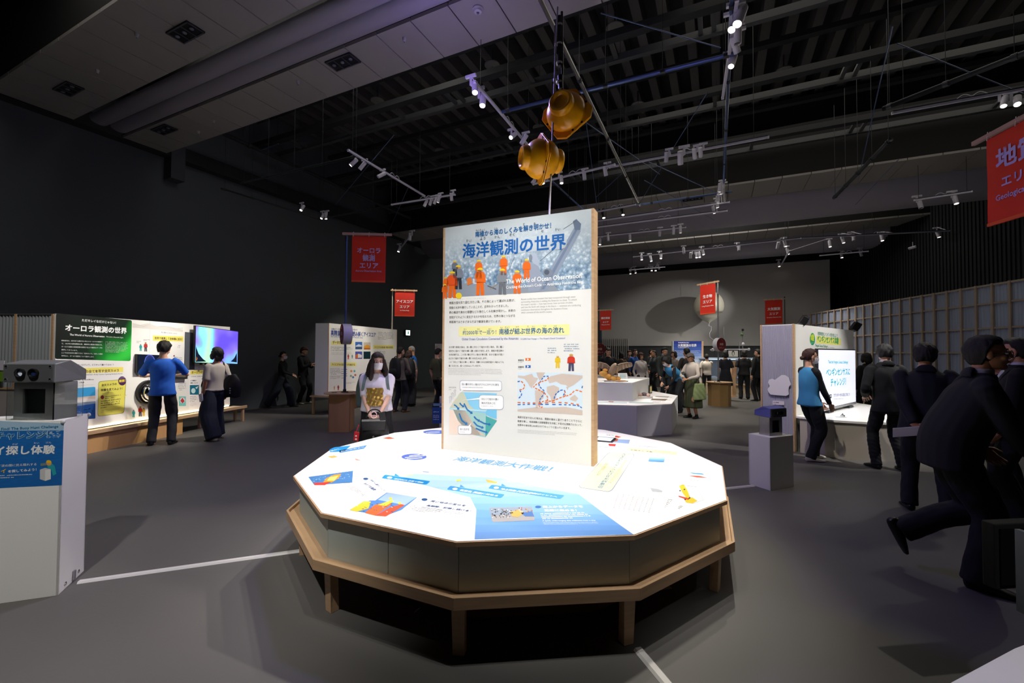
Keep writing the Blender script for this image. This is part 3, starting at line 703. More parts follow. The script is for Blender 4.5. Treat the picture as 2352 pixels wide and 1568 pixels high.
pt.poly([(862, 1184), (896, 1165), (922, 1158), (930, 1160), (900, 1178), (886, 1186)], 'd94f26', 5)
pt.poly([(868, 1160), (900, 1148), (904, 1152), (886, 1162)], 'f0cf3c', 6)
for (x, y) in [(840, 1156), (893, 1154), (918, 1156), (897, 1145)]: pt.disc(x, y, 4, 2.5, 'f2d33a', 7)
for k in range(30): x = 815+rng.rand()*90; y = 1155+rng.rand()*20; pt.poly([(x, y), (x+4, y+.5), (x+2, y+2)], rng.choice(['23477f', '1d3766', '6b5a48', 'c5d4ea']), 6)
pt.part('printed_photo', 3)
pt.rquad([(1123, 1166), (1222, 1163), (1229, 1195), (1131, 1199)], '9c9a97', .15)
pt.poly([(1124, 1167), (1222, 1164), (1224, 1180), (1127, 1183)], '8896a4', 4)
pt.poly([(1172, 1176), (1192, 1170), (1204, 1178), (1190, 1188), (1176, 1186)], 'caa24a', 5)
pt.poly([(1196, 1178), (1222, 1174), (1227, 1186), (1206, 1186)], '3f6da8', 5)
for k in range(60): x = 1127+rng.rand()*50; y = 1169+rng.rand()*20; pt.poly([(x, y), (x+3.5, y-1.5), (x+3, y+2)], rng.choice(['2f3134', '55493f', 'd8d6d0', '1e2024', '70655a']), 5)
for k in range(14): x = 1180+rng.rand()*40; y = 1166+rng.rand()*10; pt.poly([(x, y), (x+4, y), (x+2, y+2.5)], rng.choice(['e8dccb', 'a33a2a', 'd8a72c']), 6)
pt.part('printed_photo', 3)
pt.poly([(1390, 1007), (1447, 1010), (1441, 1030), (1374, 1026)], '8fa9cf'); pt.poly([(1384, 1014), (1444, 1019), (1441, 1029.5), (1375, 1025)], 'dfe6f2', 4)
pt.poly([(1390, 1008), (1420, 1007), (1418, 1013), (1396, 1015)], 'b8543c', 5); pt.poly([(1397, 1019), (1415, 1020), (1413, 1025), (1399, 1024)], 'cf2f28', 5)
pt.part('section_lettering', 3)
dk = '1c4a78'
pt.disc(975, 1147, 7, 3, dk); pt.text('同じ地点の変化を', (988, 1152), (1068, 1163), dk, .03); pt.text('長期間、記録し続ける！', (978, 1162), (1080, 1175), dk, .03)
pt.greek([(948, 1160), (1020, 1170), (1002, 1182), (932, 1170)], 4, '4a4a4a', hgt=.4); pt.greek([(1012, 1170), (1078, 1180), (1066, 1186), (1002, 1176)], 3, '6a6a6a', hgt=.4)
pt.greek([(930, 1171), (1012, 1182), (1006, 1187), (926, 1176)], 2, '9a9a9a', hgt=.35)
pt.disc(840, 1099.5, 6, 2.6, dk); pt.text('氷の下に潜りじっくり', (850, 1102), (880, 1127), dk, .03, .7); pt.text('氷の下を観測', (834, 1110), (858, 1126), dk, .03, .8)
pt.greek([(800, 1106), (846, 1140), (828, 1142), (788, 1110)], 4, '6a6058', hgt=.4); pt.greek([(770, 1112), (806, 1144), (794, 1148), (758, 1114)], 4, 'a2a2a2', hgt=.35)
pt.disc(1236, 1164, 7, 3, '1d5d9c'); pt.text('海上からデータを', (1247, 1166), (1340, 1165), 'ffffff', .035, 1.3); pt.text('迅速に集める！', (1251, 1174), (1325, 1174), 'ffffff', .035, 1.3)
pt.greek([(1240, 1178), (1352, 1175), (1366, 1190), (1246, 1193)], 4, 'ffffff', hgt=.5)
pt.text('A quick, wide-ranging data collection from a ship', (1246, 1197), (1368, 1196), 'ffffff', .01, 1.3); pt.greek([(1246, 1199), (1375, 1198), (1380, 1204), (1250, 1205)], 3, 'f4f8ff', hgt=.3)
# right sector
pt.part('yellow_title_label', 3)
pt.rquad([(1399, 1039), (1458, 1043), (1402, 1129), (1328, 1118)], 'f7f1b4', .14)
pt.part('label_outline', 2.5); pt.rquad([(1397, 1038), (1460, 1042), (1404, 1131), (1326, 1119)], '8f98a8', .14)
pt.part('label_lettering', 4)
pt.text('自律型水中ロボット AUV MONACA', (1382, 1121), (1438, 1042), '17689c', .03, .55)
pt.text('氷の下でも自由に探査', (1376, 1092), (1398, 1064), '57606a', .01, .8)
pt.text('Autonomous underwater vehicle', (1405, 1110), (1441, 1056), '7a7f86', 0, .8)
pt.part('yellow_title_label', 3); pt.rquad([(1444, 1027), (1556, 1038), (1553, 1045), (1437, 1034)], 'f5efb6', .2)
pt.part('label_lettering', 4); pt.text('海氷 下を探る', (1500, 1037), (1449, 1032), '1d3c5c', .03, 1.4, up=-nrm(pt.P(1450, 1040)-pt.P(1450, 1030))*.05 if False else None)
pt.greek([(1504, 1033), (1545, 1038), (1543, 1042), (1502, 1037)], 2, '9a9a88')
pt.part('printed_photo', 3)
for k in range(6): pt.poly([(1492+k*-.5, 1046.5+k*2.2), (1529-k*.7, 1048+k*2.3), (1529-(k+1)*.7, 1048+(k+1)*2.3), (1492-(k+1)*.5, 1046.5+(k+1)*2.2)], ['cfe3f4', 'b2d2ee', '94bfe4', '79abd9', '5f97cc', '4a86bf'][k])
pt.part('vehicle_drawing', 3)
pt.poly([(1560, 1116), (1570, 1112), (1578, 1124), (1586, 1144), (1580, 1148), (1568, 1132)], 'f0b81e'); pt.poly([(1571, 1146), (1590, 1142), (1602, 1150), (1590, 1156), (1576, 1154)], 'f2b322')
pt.poly([(1558, 1138), (1582, 1144), (1580, 1148), (1559, 1141)], 'd8371f', 4)
for (x, y) in [(1572, 1124), (1584, 1143), (1574, 1147), (1562, 1127)]: pt.disc(x, y, 2.2, 1.5, '2a2a2a', 5, 8)
pt.line([(1560, 1113), (1600, 1118), (1616, 1148), (1590, 1157)], .6, '9aa0a6'); pt.poly([(1585, 1126), (1600, 1130), (1599, 1134), (1587, 1132)], 'd6d8dc')
pt.poly([(1493, 1120), (1512, 1123), (1522, 1127), (1520, 1131), (1498, 1129)], 'a8abb2')
pt.poly([(1583, 1085), (1612, 1087), (1618, 1090), (1592, 1088)], '49a4c4', 4); pt.poly([(1582, 1092), (1606, 1093), (1624, 1097), (1600, 1096)], 'd8492c', 4)
pt.line([(1488, 1110), (1540, 1116), (1533, 1136), (1480, 1129)], .5, 'b8bcc2')
pt.part('body_lettering', 3)
for k in range(8):
    x = 1408+k*11.5; y = 1165+k*1.6
    pt.greek([(x+12, y-32), (x+16, y-31.5), (x+3, y+2), (x, y+1)], 11, '7a5a52' if k < 5 else '5a5a62', dens=.95, hgt=.6, last=1, cw=3)
for k in range(9): pt.line([(1428+k*6.5, 1124), (1440+k*6.5, 1100)], .5, 'c5c5c8')
pt.greek([(1535, 1145), (1548, 1147), (1530, 1168), (1526, 1166)], 6, '6a6a6a'); pt.greek([(1560, 1160), (1572, 1162), (1564, 1170), (1556, 1168)], 3, '6a6a6a')
pt.greek([(1530, 1053), (1545, 1056), (1540, 1064), (1528, 1062)], 3, '8a8a8a'); pt.greek([(1586, 1100), (1606, 1103), (1602, 1107), (1584, 1105)], 2, '8a8a8a'); pt.greek([(1448, 1021), (1520, 1027), (1516, 1031), (1446, 1025)], 2, 'b8b8bc')
# far left sector
pt.part('blue_title_label', 3)
pt.poly([(757, 1032), (768, 1027), (806, 1023), (790, 1037), (758, 1038)], '1b8bd0'); pt.poly([(779, 1035), (843, 1022), (836, 1030), (780, 1040)], '3c86c8')
pt.part('label_lettering', 4); pt.text('集めて', (762, 1036), (782, 1031), 'ffffff', .03, .9); pt.text('たしかめよう', (785, 1037), (838, 1027), 'ffffff', .03, .8)
pt.part('round_label', 3)
pt.disc(951, 1049, 29, 7, '4a62b4'); pt.disc(1000, 992, 28, 4.6, '4b6cba')
pt.part('label_lettering', 4)
for (a, b) in [((930, 1051), (976, 1046)), ((934, 1054), (970, 1051)), ((940, 1047), (964, 1044))]: pt.line([a, b], 1.4, 'e6ebfa')
for (a, b) in [((978, 993), (1010, 990)), ((984, 995), (1010, 993))]: pt.line([a, b], 1.0, 'e6ebfa')
pt.part('small_drawing', 3)
pt.poly([(752, 1048), (768, 1046), (776, 1049), (762, 1052)], 'e0a64c'); pt.poly([(878, 1006), (894, 1003), (908, 1007), (892, 1008)], 'dd5a34'); pt.poly([(868, 1010), (886, 1009), (880, 1010.5)], 'e6c08a')
pt.poly([(814, 1052), (826, 1056), (830, 1058), (818, 1057)], 'c08a78')
for k in range(26): x = 820+rng.rand()*100; y = 1034+rng.rand()*20-(x-820)*.06; pt.poly([(x, y), (x+5, y-.8), (x+6, y), (x+1, y+.9)], rng.choice(['cfe4f2', 'd9eaf6', 'f2d7d4', 'c2d4e6']))
pt.part('body_lettering', 3)
pt.greek([(748, 1056), (812, 1050), (806, 1066), (744, 1066)], 3, 'a8a49c', hgt=.3); pt.greek([(962, 1022), (1006, 1012), (1004, 1018), (962, 1028)], 2, '98989c', hgt=.35)
pt.greek([(858, 1045), (910, 1038), (912, 1040), (860, 1047)], 1, 'b0b0b4')
pt.greek([(1394, 997), (1412, 999), (1408, 1002), (1392, 1000)], 2, '6f9f9c'); pt.poly([(1414, 1000), (1427, 1003), (1420, 1005), (1412, 1004)], 'd4502f')
pt.flush()
# tablet lying on the table behind the board
t = thing('tablet', 'dark tablet lying on the round table at the board\'s right edge', 'tablet', (1.02, 4.62, .6))
MB().frame((.86, 4.66, .6), (.20, -.09, 0), (.09, .2, 0), (0, 0, .012), M_BLACK).build('frame', t)
MB().frame((.895, 4.66, .6125), (.15, -.07, 0), (.075, .165, 0), (0, 0, .001), ink('c8d8f0')).build('screen', t)

# ------------------------------------------------------------------ display board on the table
E1 = nrm(np.array([1.39, -.64, 0])); NB = np.array([E1[1], -E1[0], 0]); NB = NB if NB[1] < 0 else -NB
OB = atz(1014, 1030, .6); BW = (atpl(1358, 1068, NB, NB@OB)-OB)@E1; BH = 2.765-.6
B = thing('display_board', 'tall white exhibit board with wooden sides standing on the round table', 'display board', tuple(OB+E1*BW/2-NB*.065), None)
BP_ = MB().frame(OB+E1*.022, E1*(BW-.022), -NB*.13, ZZ*BH, M_WHITE).build('board_panel', B)
MB().frame(OB-NB*0+NB*.002, E1*.022, -NB*.134, ZZ*(BH+.002), M_WOODH).build('side_edge', B)
MB().frame(OB+E1*BW+NB*.002, E1*.022, -NB*.134, ZZ*(BH+.002), M_WOODH).build('side_edge', B)
pb = Print(OB, NB, BP_, step=.001)
M_ICE = mat('printed_sea_ice', '93a9bd', .5, var=.0)
def icemat():
    nt = M_ICE.node_tree; b = nt.nodes['Principled BSDF']
    tc = nt.nodes.new('ShaderNodeTexCoord'); vo = nt.nodes.new('ShaderNodeTexVoronoi'); vo.inputs['Scale'].default_value = 34; vo.inputs['Randomness'].default_value = 1
    nz = nt.nodes.new('ShaderNodeTexNoise'); nz.inputs['Scale'].default_value = 16; nz.inputs['Detail'].default_value = 12; nz.inputs['Roughness'].default_value = .75
    r = nt.nodes.new('ShaderNodeValToRGB'); e = r.color_ramp.elements
    e[0].position = .12; e[0].color = (*lin('eef3f6'), 1); e[1].position = .75; e[1].color = (*lin('4f6f90'), 1); x = r.color_ramp.elements.new(.4); x.color = (*lin('93adc2'), 1)
    ad = nt.nodes.new('ShaderNodeMath'); ad.operation = 'ADD'; sb = nt.nodes.new('ShaderNodeMath'); sb.operation = 'SUBTRACT'; sb.inputs[1].default_value = .62
    nt.links.new(tc.outputs['Object'], vo.inputs['Vector']); nt.links.new(tc.outputs['Object'], nz.inputs['Vector'])
    ml = nt.nodes.new('ShaderNodeMath'); ml.operation = 'MULTIPLY'; ml.inputs[1].default_value = .45; m2 = nt.nodes.new('ShaderNodeMath'); m2.operation = 'MULTIPLY'; m2.inputs[1].default_value = 1.7
    nt.links.new(nz.outputs[0], m2.inputs[0]); nt.links.new(m2.outputs[0], sb.inputs[0]); nt.links.new(vo.outputs['Distance'], ml.inputs[0]); nt.links.new(ml.outputs[0], ad.inputs[0]); nt.links.new(sb.outputs[0], ad.inputs[1]); nt.links.new(ad.outputs[0], r.inputs[0])
    # hazier and paler towards the top of the print (printed horizon)
    sp = nt.nodes.new('ShaderNodeSeparateXYZ'); mr = nt.nodes.new('ShaderNodeMapRange'); mr.inputs['From Min'].default_value = BH*.5-.02; 
    nt.links.new(tc.outputs['Object'], sp.inputs[0]); mr.inputs['From Min'].default_value = 1.66; mr.inputs['From Max'].default_value = 2.1
    nt.links.new(sp.outputs['Z'], mr.inputs['Value']); mx = nt.nodes.new('ShaderNodeMix'); mx.data_type = 'RGBA'; mx.inputs[7].default_value = (*lin('c3cdd2'), 1)
    nt.links.new(mr.outputs[0], mx.inputs[0]); nt.links.new(r.outputs[0], mx.inputs[6]); nt.links.new(mx.outputs[2], b.inputs['Base Color'])
icemat()
pb.part('printed_photo', 1); pb.poly([(1019, 523.5), (1358, 479.5), (1358, 663), (1017, 684)], M_ICE)
pb.part('printed_deck', 2)
pb.poly([(1017, 684), (1017, 652), (1062, 650), (1130, 655), (1170, 652), (1220, 664), (1260, 640), (1285, 668)], '8f98a4')
pb.poly([(1017, 612), (1022, 622), (1023, 636), (1017, 640)], '6d7686')
# crane
pb.poly([(1212, 604), (1236, 610), (1240, 618), (1249, 668), (1213, 670)], '959fb2', 3); pb.poly([(1318, 524), (1330, 522), (1334, 531), (1274, 640), (1258, 667), (1238, 668), (1254, 634)], '8a97ab', 3)
pb.poly([(1322, 526), (1328, 525), (1268, 636), (1250, 664), (1244, 664)], '70809a', 4); pb.poly([(1316, 508), (1324, 503), (1335, 514), (1333, 528), (1320, 528)], '66758c', 5)
pb.poly([(1215, 586), (1222, 580), (1231, 582), (1238, 598), (1238, 612), (1226, 606)], 'a9b3c4', 4); pb.disc(1219, 592, 4, 8, '7b8796', 5); pb.disc(1258, 626, 12, 10, '7d8797', 5); pb.disc(1256, 625, 6, 6, '525c6c', 6)
for a, b in [((1294, 526), (1322, 508)), ((1240, 600), (1285, 560)), ((1285, 580), (1304, 560)), ((1168, 622), (1182, 590)), ((1196, 616), (1198, 596))]: pb.line([a, b], .8, '4f5a6c', 5)
pb.part('printed_workers', 7)
og, gr_, nv = 'ea6a1c', '6c7684', '2c3138'
for (x, y, h_, c, tr) in [(1045, 634, 36, gr_, nv), (1053, 664, 56, '7c8492', nv), (1100, 640, 44, og, og), (1157, 632, 46, og, og), (1210, 640, 46, og, og), (1024, 666, 30, og, og), (1039, 684, 62, 'e5561f', og), (1103, 678, 64, og, og), (1154, 676, 60, '848a92', '6c7078'), (1188, 674, 54, og, og), (1022, 686, 34, og, og)]:
    figure(pb, x, y, h_, c, tr, 'f0cf2c', 1.15)
pb.disc(1054, 679, 7, 7, 'f0cf2c', 8); pb.poly([(1072, 640), (1082, 636), (1086, 650), (1074, 656)], 'd8793a'); pb.poly([(1086, 640), (1094, 640), (1095, 652), (1088, 652)], 'cfd4da')
pb.line([(1120, 656), (1140, 664)], 2, '5a6068'); pb.line([(1126, 664), (1142, 652)], 1.5, 'a08a70')
# title
pb.part('title_glow', 8)
for (x0, x1, y0) in [(1066, 1300, 0)]:
    pb.rquad([(1060, 564), (1302, 534), (1302, 570), (1058, 594)], mat('print_haze_white', 'dfe8ee', .5, alpha=.45), .3)
pb.part('title_lettering', 9)
bl = '0d5da8'
pb.text('南極から海のしくみを解き明かせ！', (1092, 543.5), (1266, 522.5), '19619f', .028, 1.12)
pb.text('海洋観測の世界', (1063, 590), (1300, 568), bl, .035, .98)
for s_, x, y in [('なん', 1093, 531), ('きょく', 1102, 530), ('うみ', 1135, 527), ('と', 1202, 518), ('あ', 1226, 516)]: pb.text(s_, (x, y), (x+len(s_)*3.6+1, y-1), '33434f')
for s_, x, y in [('かい', 1071, 555.5), ('よう', 1103, 551), ('かん', 1136, 547), ('そく', 1170, 542.5), ('せ', 1243, 534), ('かい', 1275, 529.5)]: pb.text(s_, (x, y), (x+len(s_)*6, y-1), '2b3a46')
pb.text('The World of Ocean Observation', (1163, 652), (1336, 638), 'ffffff', .02, 1.15)
pb.text('Cracking the Ocean\'s Code — Antarctica Holds the Key!', (1163, 663), (1340, 650), 'ffffff', .012, 1.2)
pb.greek([(1312, 660), (1340, 657.5), (1340, 660), (1312, 662.5)], 1, 'f0f0f0')
pb.part('body_lettering', 2)
tx = '3a3632'
for k, s_ in enumerate(['南極大陸を取り囲む冷たい海。その海によって運ばれる熱が、', '南極の氷床を融かしていることが、近年わかってきました。', '熱の輸送や海水の循環などの海のしくみを解き明かし、未来の', '地球がどのように変化するのかを知るため、世界の海とつながる', '南極海ではさまざまな方法で観測を続けています。']):
    y = 698+k*10.9; x1 = [1183, 1168, 1184, 1183, 1151][k]; pb.text(s_, (1032, y), (x1, y-[6, 4.5, 4.5, 3.5, 1.5][k]), tx, .008, 1.05)
    pb.greek([(1032, y-11), (x1-10, y-17+k), (x1-10, y-15.6+k), (1032, y-9.6)], 1, '8a8680', dens=.3)
for k, s_ in enumerate(['Recent studies have revealed that heat transported through water', 'surrounding Antarctica is melting the Antarctic ice sheet. To unlock', "the ocean's secrets — how heat moves, how currents circulate,", 'and how the Earth will change in the future — scientists are conducting', 'continuous observations throughout the Southern Ocean,', 'which connects all the world\'s oceans.']):
    y = 689+k*6.1; pb.text(s_, (1197, y), ([1322, 1325, 1316, 1334, 1304, 1268][k], y-[6, 5.5, 5, 5, 3.5, 2][k]), '8b8884', 0, 1.15)
pb.part('yellow_heading_band', 2); pb.poly([(1054, 750), (1308, 744), (1308, 769), (1054, 772)], 'f6f0a4')
pb.part('heading_lettering', 3)
pb.text('約2000年で一巡り！', (1063, 768), (1140, 766.5), '2f6f9a', .015, 1.05); pb.text('南極が結ぶ世界の海の流れ', (1147, 767), (1296, 763.5), '1f6596', .03, 1.1)
for s_, x, y in [('やく', 1065, 758), ('ねん', 1096, 757), ('めぐ', 1122, 757), ('なん', 1149, 754), ('きょく', 1160, 753), ('むす', 1185, 752), ('せ', 1211, 751), ('かい', 1222, 751), ('うみ', 1248, 750), ('なが', 1272, 750)]: pb.text(s_, (x, y), (x+len(s_)*3.4, y-.3), '4a5a60')
pb.text('Global Ocean Circulation Connected by the Antarctic', (1061, 781), (1191, 779.5), '4a5aa8', .012, 1.1); pb.text('A 2,000-Year Voyage — The Ocean\'s Grand Circulation!', (1196, 780), (1298, 778), '6a76b4', .005, 1.1)
pb.part('body_lettering', 2)
for k, s_ in enumerate(['氷が漂う南極の海は、浅い層に冷たくて塩分の低い海水、深い層に', '相対的に温かくて塩分の高い(重い)海水が存在します。南極大陸沿岸の', '氷床末端では、この浅い層の冷たい海水が凍る際、氷から塩分が追い', '出されて極めて塩分の高い重い水を生み出します。', 'この「冷たくて塩分の濃い」海水は、深層にある比較的温かい海水よりも', '重くなるため、底へと沈み込んでいきます。']):
    y = 799+k*8.5; pb.text(s_, (1031, y), ([1157, 1157, 1157, 1119, 1157, 1105][k], y+[-.6, -.4, -.2, 0, .2, .3][k]), tx, .005, 1.05)
pb.greek([(1030, 844), (1156, 847), (1156, 863), (1030, 861)], 5, 'b9b6b2', hgt=.35, dens=.9)
pb.part('ocean_diagram', 2)
pb.poly([(1032, 938), (1046, 915), (1054, 922), (1080, 960), (1094, 985), (1118, 1003), (1104, 999), (1032, 997)], 'f3dccb'); pb.poly([(1032, 938), (1058, 900), (1141, 903), (1141, 906), (1120, 940), (1115, 1004), (1080, 997), (1052, 966), (1040, 938)], 'a8d4cf')
pb.poly([(1058, 900), (1141, 903), (1141, 958), (1118, 950), (1075, 942), (1070, 920)], '8fd3f2', 3); pb.poly([(1032, 938), (1058, 900), (1066, 902), (1078, 930), (1092, 942), (1040, 940)], 'cfd3ba', 4)
pb.poly([(1115, 1004), (1116, 955), (1141, 965), (1141, 967)], '49aeaa', 4); pb.poly([(1116, 940), (1141, 903), (1141, 962), (1128, 958), (1116, 952)], '7cc9ee', 5); pb.poly([(1032, 936), (1116, 941), (1141, 905), (1141, 907), (1116, 945), (1032, 940)], 'c0e6ee', 6)
for a, b, c in [((1043, 929), (1048, 932), (1052, 937)), ((1056, 925), (1060, 930), (1063, 932)), ((1066, 926), (1073, 940), (1082, 947)), ((1055, 949), (1061, 965), (1070, 972)), ((1089, 956), (1094, 962), (1099, 965)), ((1103, 967), (1112, 972), (1123, 974)), ((1088, 968), (1096, 977), (1107, 981)), ((1093, 983), (1104, 988), (1116, 992))]:
    pb.line([a, b, c], 3.2, '1f74b8', 7); d = nrm(np.array(c)-np.array(b)); q = np.array([-d[1], d[0]]); c = np.array(c, float); pb.poly([c-q*4, c+q*4, c+d*5], '1f74b8', 7)
pb.part('speech_bubble', 8)
def bub(x0, y0, x1, y1, tail=None, o=True):
    if o: pb.rquad([(x0-.8, y0-.8), (x1+.8, y0+.6), (x1+.8, y1+1.6), (x0-.8, y1+.8)], '9aa4bc', .25, 8)
    pb.rquad([(x0, y0), (x1, y0+1.2), (x1, y1+.8), (x0, y1)], 'fdfdfd', .25, 9)
    if tail: pb.poly(tail, 'fdfdfd', 9)
bub(1057, 874, 1152, 896, [(1060, 895), (1055, 903), (1066, 895)]); bub(1101, 907, 1156, 939, [(1101, 913), (1060, 919.5), (1102, 917)]); bub(1053, 977, 1083, 996, [(1076, 978), (1084, 969), (1080, 979)])
pb.part('bubble_lettering', 10)
pb.text('浅い層の冷たい海水がさらに冷やされ凍る', (1061, 884), (1146, 885.5), '4a4a48', .004, 1.05); pb.greek([(1061, 887.5), (1144, 889), (1144, 892), (1061, 890.5)], 1, 'a8a8a8', hgt=.5)
pb.text('冷たくて塩分の濃い', (1106, 918), (1146, 918.6), '4a4a48', .004); pb.text('海水が沈みこむ', (1106, 927), (1138, 927.5), '4a4a48', .004); pb.greek([(1106, 931), (1151, 932), (1151, 934), (1106, 933)], 1, 'b0b0b0')
pb.text('深く広がる', (1057, 987), (1078, 987.5), '4a4a48', .004); pb.greek([(1057, 990.5), (1075, 991), (1075, 993), (1057, 992.5)], 1, 'b0b0b0')
pb.text('冷やされる', (1031, 891), (1048, 891), '6a6a68'); pb.greek([(1031, 893.5), (1042, 893.5), (1042, 895.5), (1031, 895.5)], 1, 'b0b0b0')
for x, y in [(1033, 918), (1038, 910), (1044, 903)]: pb.line([(x, y+8), (x, y-6)], .6, 'a8a8b0'); pb.line([(x+3, y+6), (x+3, y-8)], .6, 'a8a8b0'); pb.line([(x-1.4, y-5), (x+1.5, y-9), (x+4, y-6)], .6, 'a8a8b0')
# world map with currents
pb.part('world_map_print', 2)
pb.poly([(1189, 854.5), (1338, 856.5), (1338, 953), (1189, 944)], 'dcebf5')
land = 'd6c5b8'
for P in [[(1190, 862), (1204, 863), (1222, 858), (1226, 866), (1236, 868), (1232, 876), (1224, 886), (1222, 892), (1216, 886), (1213, 880), (1205, 870), (1190, 867)],
          [(1229, 896), (1240, 896), (1250, 904), (1248, 914), (1240, 922), (1234, 938), (1231, 936), (1230, 920), (1229, 905)], [(1232, 855), (1252, 855), (1248, 864), (1240, 874), (1234, 862)],
          [(1258, 872), (1264, 864), (1290, 858), (1316, 860), (1338, 862), (1338, 868), (1328, 876), (1318, 884), (1306, 890), (1300, 884), (1288, 882), (1278, 876), (1262, 880)],
          [(1256, 888), (1272, 884), (1284, 890), (1284, 898), (1278, 906), (1276, 918), (1268, 926), (1264, 910), (1256, 900)], [(1309, 914), (1320, 906), (1328, 914), (1322, 922), (1310, 918)], [(1189, 940), (1230, 935), (1260, 936), (1300, 934), (1338, 942), (1338, 953), (1189, 944)], [(1300, 888), (1306, 888), (1304, 896)]]:
    pb.poly(P, land, 3)
def dash(pts, col, lv):
    pts = [np.array(p, float) for p in pts]
    fine = []
    for i in range(len(pts)-1):
        p0, p1, p2, p3 = pts[max(0, i-1)], pts[i], pts[i+1], pts[min(len(pts)-1, i+2)]
        for t in np.linspace(0, 1, 8, False): fine.append(.5*((2*p1)+(-p0+p2)*t+(2*p0-5*p1+4*p2-p3)*t*t+(-p0+3*p1-3*p2+p3)*t**3))
    fine.append(pts[-1]); acc = 0; seg = [fine[0]]; on = True
    for a, b in zip(fine[:-1], fine[1:]):
        acc += np.linalg.norm(b-a); seg.append(b)
        if acc > (4.6 if on else 1.8):
            if on: pb.line([seg[0], seg[len(seg)//2], seg[-1]], 2.5, col, lv)
            seg = [b]; acc = 0; on = not on
ob, og2 = '2f6fc0', 'f0772c'
dash([(1260, 864), (1250, 864), (1244, 872), (1238, 882), (1242, 890), (1250, 898), (1248, 906), (1240, 918), (1242, 926), (1250, 930)], ob, 4)
dash([(1260, 866), (1256, 872), (1240, 878), (1226, 888), (1236, 894), (1250, 902), (1258, 912), (1258, 920), (1270, 920), (1290, 912), (1310, 906), (1322, 896), (1338, 900)], og2, 5)
dash([(1258, 920), (1246, 922), (1238, 930), (1244, 936), (1248, 926)], og2, 5); dash([(1294, 908), (1298, 898), (1288, 896), (1276, 906), (1272, 920)], ob, 4); dash([(1298, 910), (1298, 900), (1290, 896)], og2, 5)
dash([(1189, 924), (1230, 925), (1290, 924), (1338, 930)], og2, 5); dash([(1189, 929), (1230, 928), (1290, 929), (1326, 931), (1338, 938)], ob, 4); dash([(1189, 876), (1198, 876), (1205, 886), (1200, 894), (1190, 894)], og2, 5); dash([(1189, 876), (1196, 875)], ob, 6); dash([(1194, 896), (1198, 906), (1190, 916)], ob, 4); dash([(1338, 886), (1336, 894)], ob, 4)
pb.part('map_legend', 3)
pb.text('表層流', (1190, 829), (1203, 829), '2a2a2a', .01); pb.text('深層流', (1190, 844.5), (1203, 844.5), '2a2a2a', .01); pb.rect(1207, 822, 1219, 828, og2); pb.rect(1207, 838.5, 1219, 844.5, ob)
for y in (822, 838.5): pb.poly([(1211, y), (1215, y+3), (1211, y+6)], 'ffffff', 4)
pb.greek([(1190, 830.5), (1208, 830.5), (1208, 832.5), (1190, 832.5)], 1, '8a8a8a'); pb.greek([(1190, 846), (1205, 846), (1205, 848), (1190, 848)], 1, '8a8a8a')
pb.part('explorer_drawing', 3); figure(pb, 1281, 845, 29, 'edc62e', 'edc62e', 'e8d9a0', 1.3); figure(pb, 1312, 852, 40, 'd43a26', '4c4a68', 'd8b04a', 1.3)
pb.part('small_lettering', 3)
pb.greek([(1258, 797), (1278, 797), (1288, 812), (1258, 812)], 3, '5a7a9a', hgt=.4); pb.greek([(1295, 788), (1334, 788), (1334, 808), (1295, 808)], 4, '5a7a9a', hgt=.4)
for k, s_ in enumerate(['海底付近まで沈んだ海水は、周囲の海水と混ざり合うことでさらに', '密度を増し、地球規模の深層循環を引き起こす巨大な原動力となって、', '世界中の海を約2,000年かけてゆっくりと巡っていきます。']):
    y = 959.5+k*9; pb.text(s_, (1189, y), ([1337, 1337, 1310][k], y+[10, 9.5, 8][k]), tx, .006, 1.05)
pb.greek([(1189, 985), (1335, 994), (1333, 1004), (1189, 994)], 3, 'bcb9b6', hgt=.35, dens=.9)
pb.flush()

# ------------------------------------------------------------------ hanging line with yellow floats
LN = [np.array([.33, 3.87, 2.768]), np.array([.454, 4.40, 5.12])]
t = thing('mooring_line', 'thin pale mooring line running from the board top up to the slanting pole', 'rope', tuple(LN[0]))
MB().tube(LN[0], LN[1], .0085, mat('grey_rope', '9a96a4', .6), 8).build('line', t, smooth=True)
for f_ in (.22, .47, .62, .8): q = LN[0]+(LN[1]-LN[0])*f_; MB().tube(q-ZZ*.012, q+ZZ*.012, .014, M_LAMP, 8).build('cable_tie', t)
t2 = thing('release_device', 'black strapped gear bundle hanging under the slanting pole', 'device', tuple(LN[1]-ZZ*.5))
for dx, dz0, dz1, r in [(.02, -.1, -.62, .028), (.045, -.05, -.95, .014), (-.012, -.2, -.5, .022), (.03, -.72, -.86, .03)]:
    q = LN[1]+np.array([dx, 0, 0]); MB().tube(q+ZZ*dz0, q+ZZ*dz1+np.array([dx*.2, -.1*abs(dz1)*0, 0]), r, M_BLACK, 10, r*.8).build('black_tube', t2, smooth=2)
for dz in (-.2, -.4, -.6, -.8): q = LN[1]+np.array([.02, 0, dz]); MB().lathe(q, ZZ, [(.033, 0), (.033, .02)], M_STEEL, 12).build('band', t2)
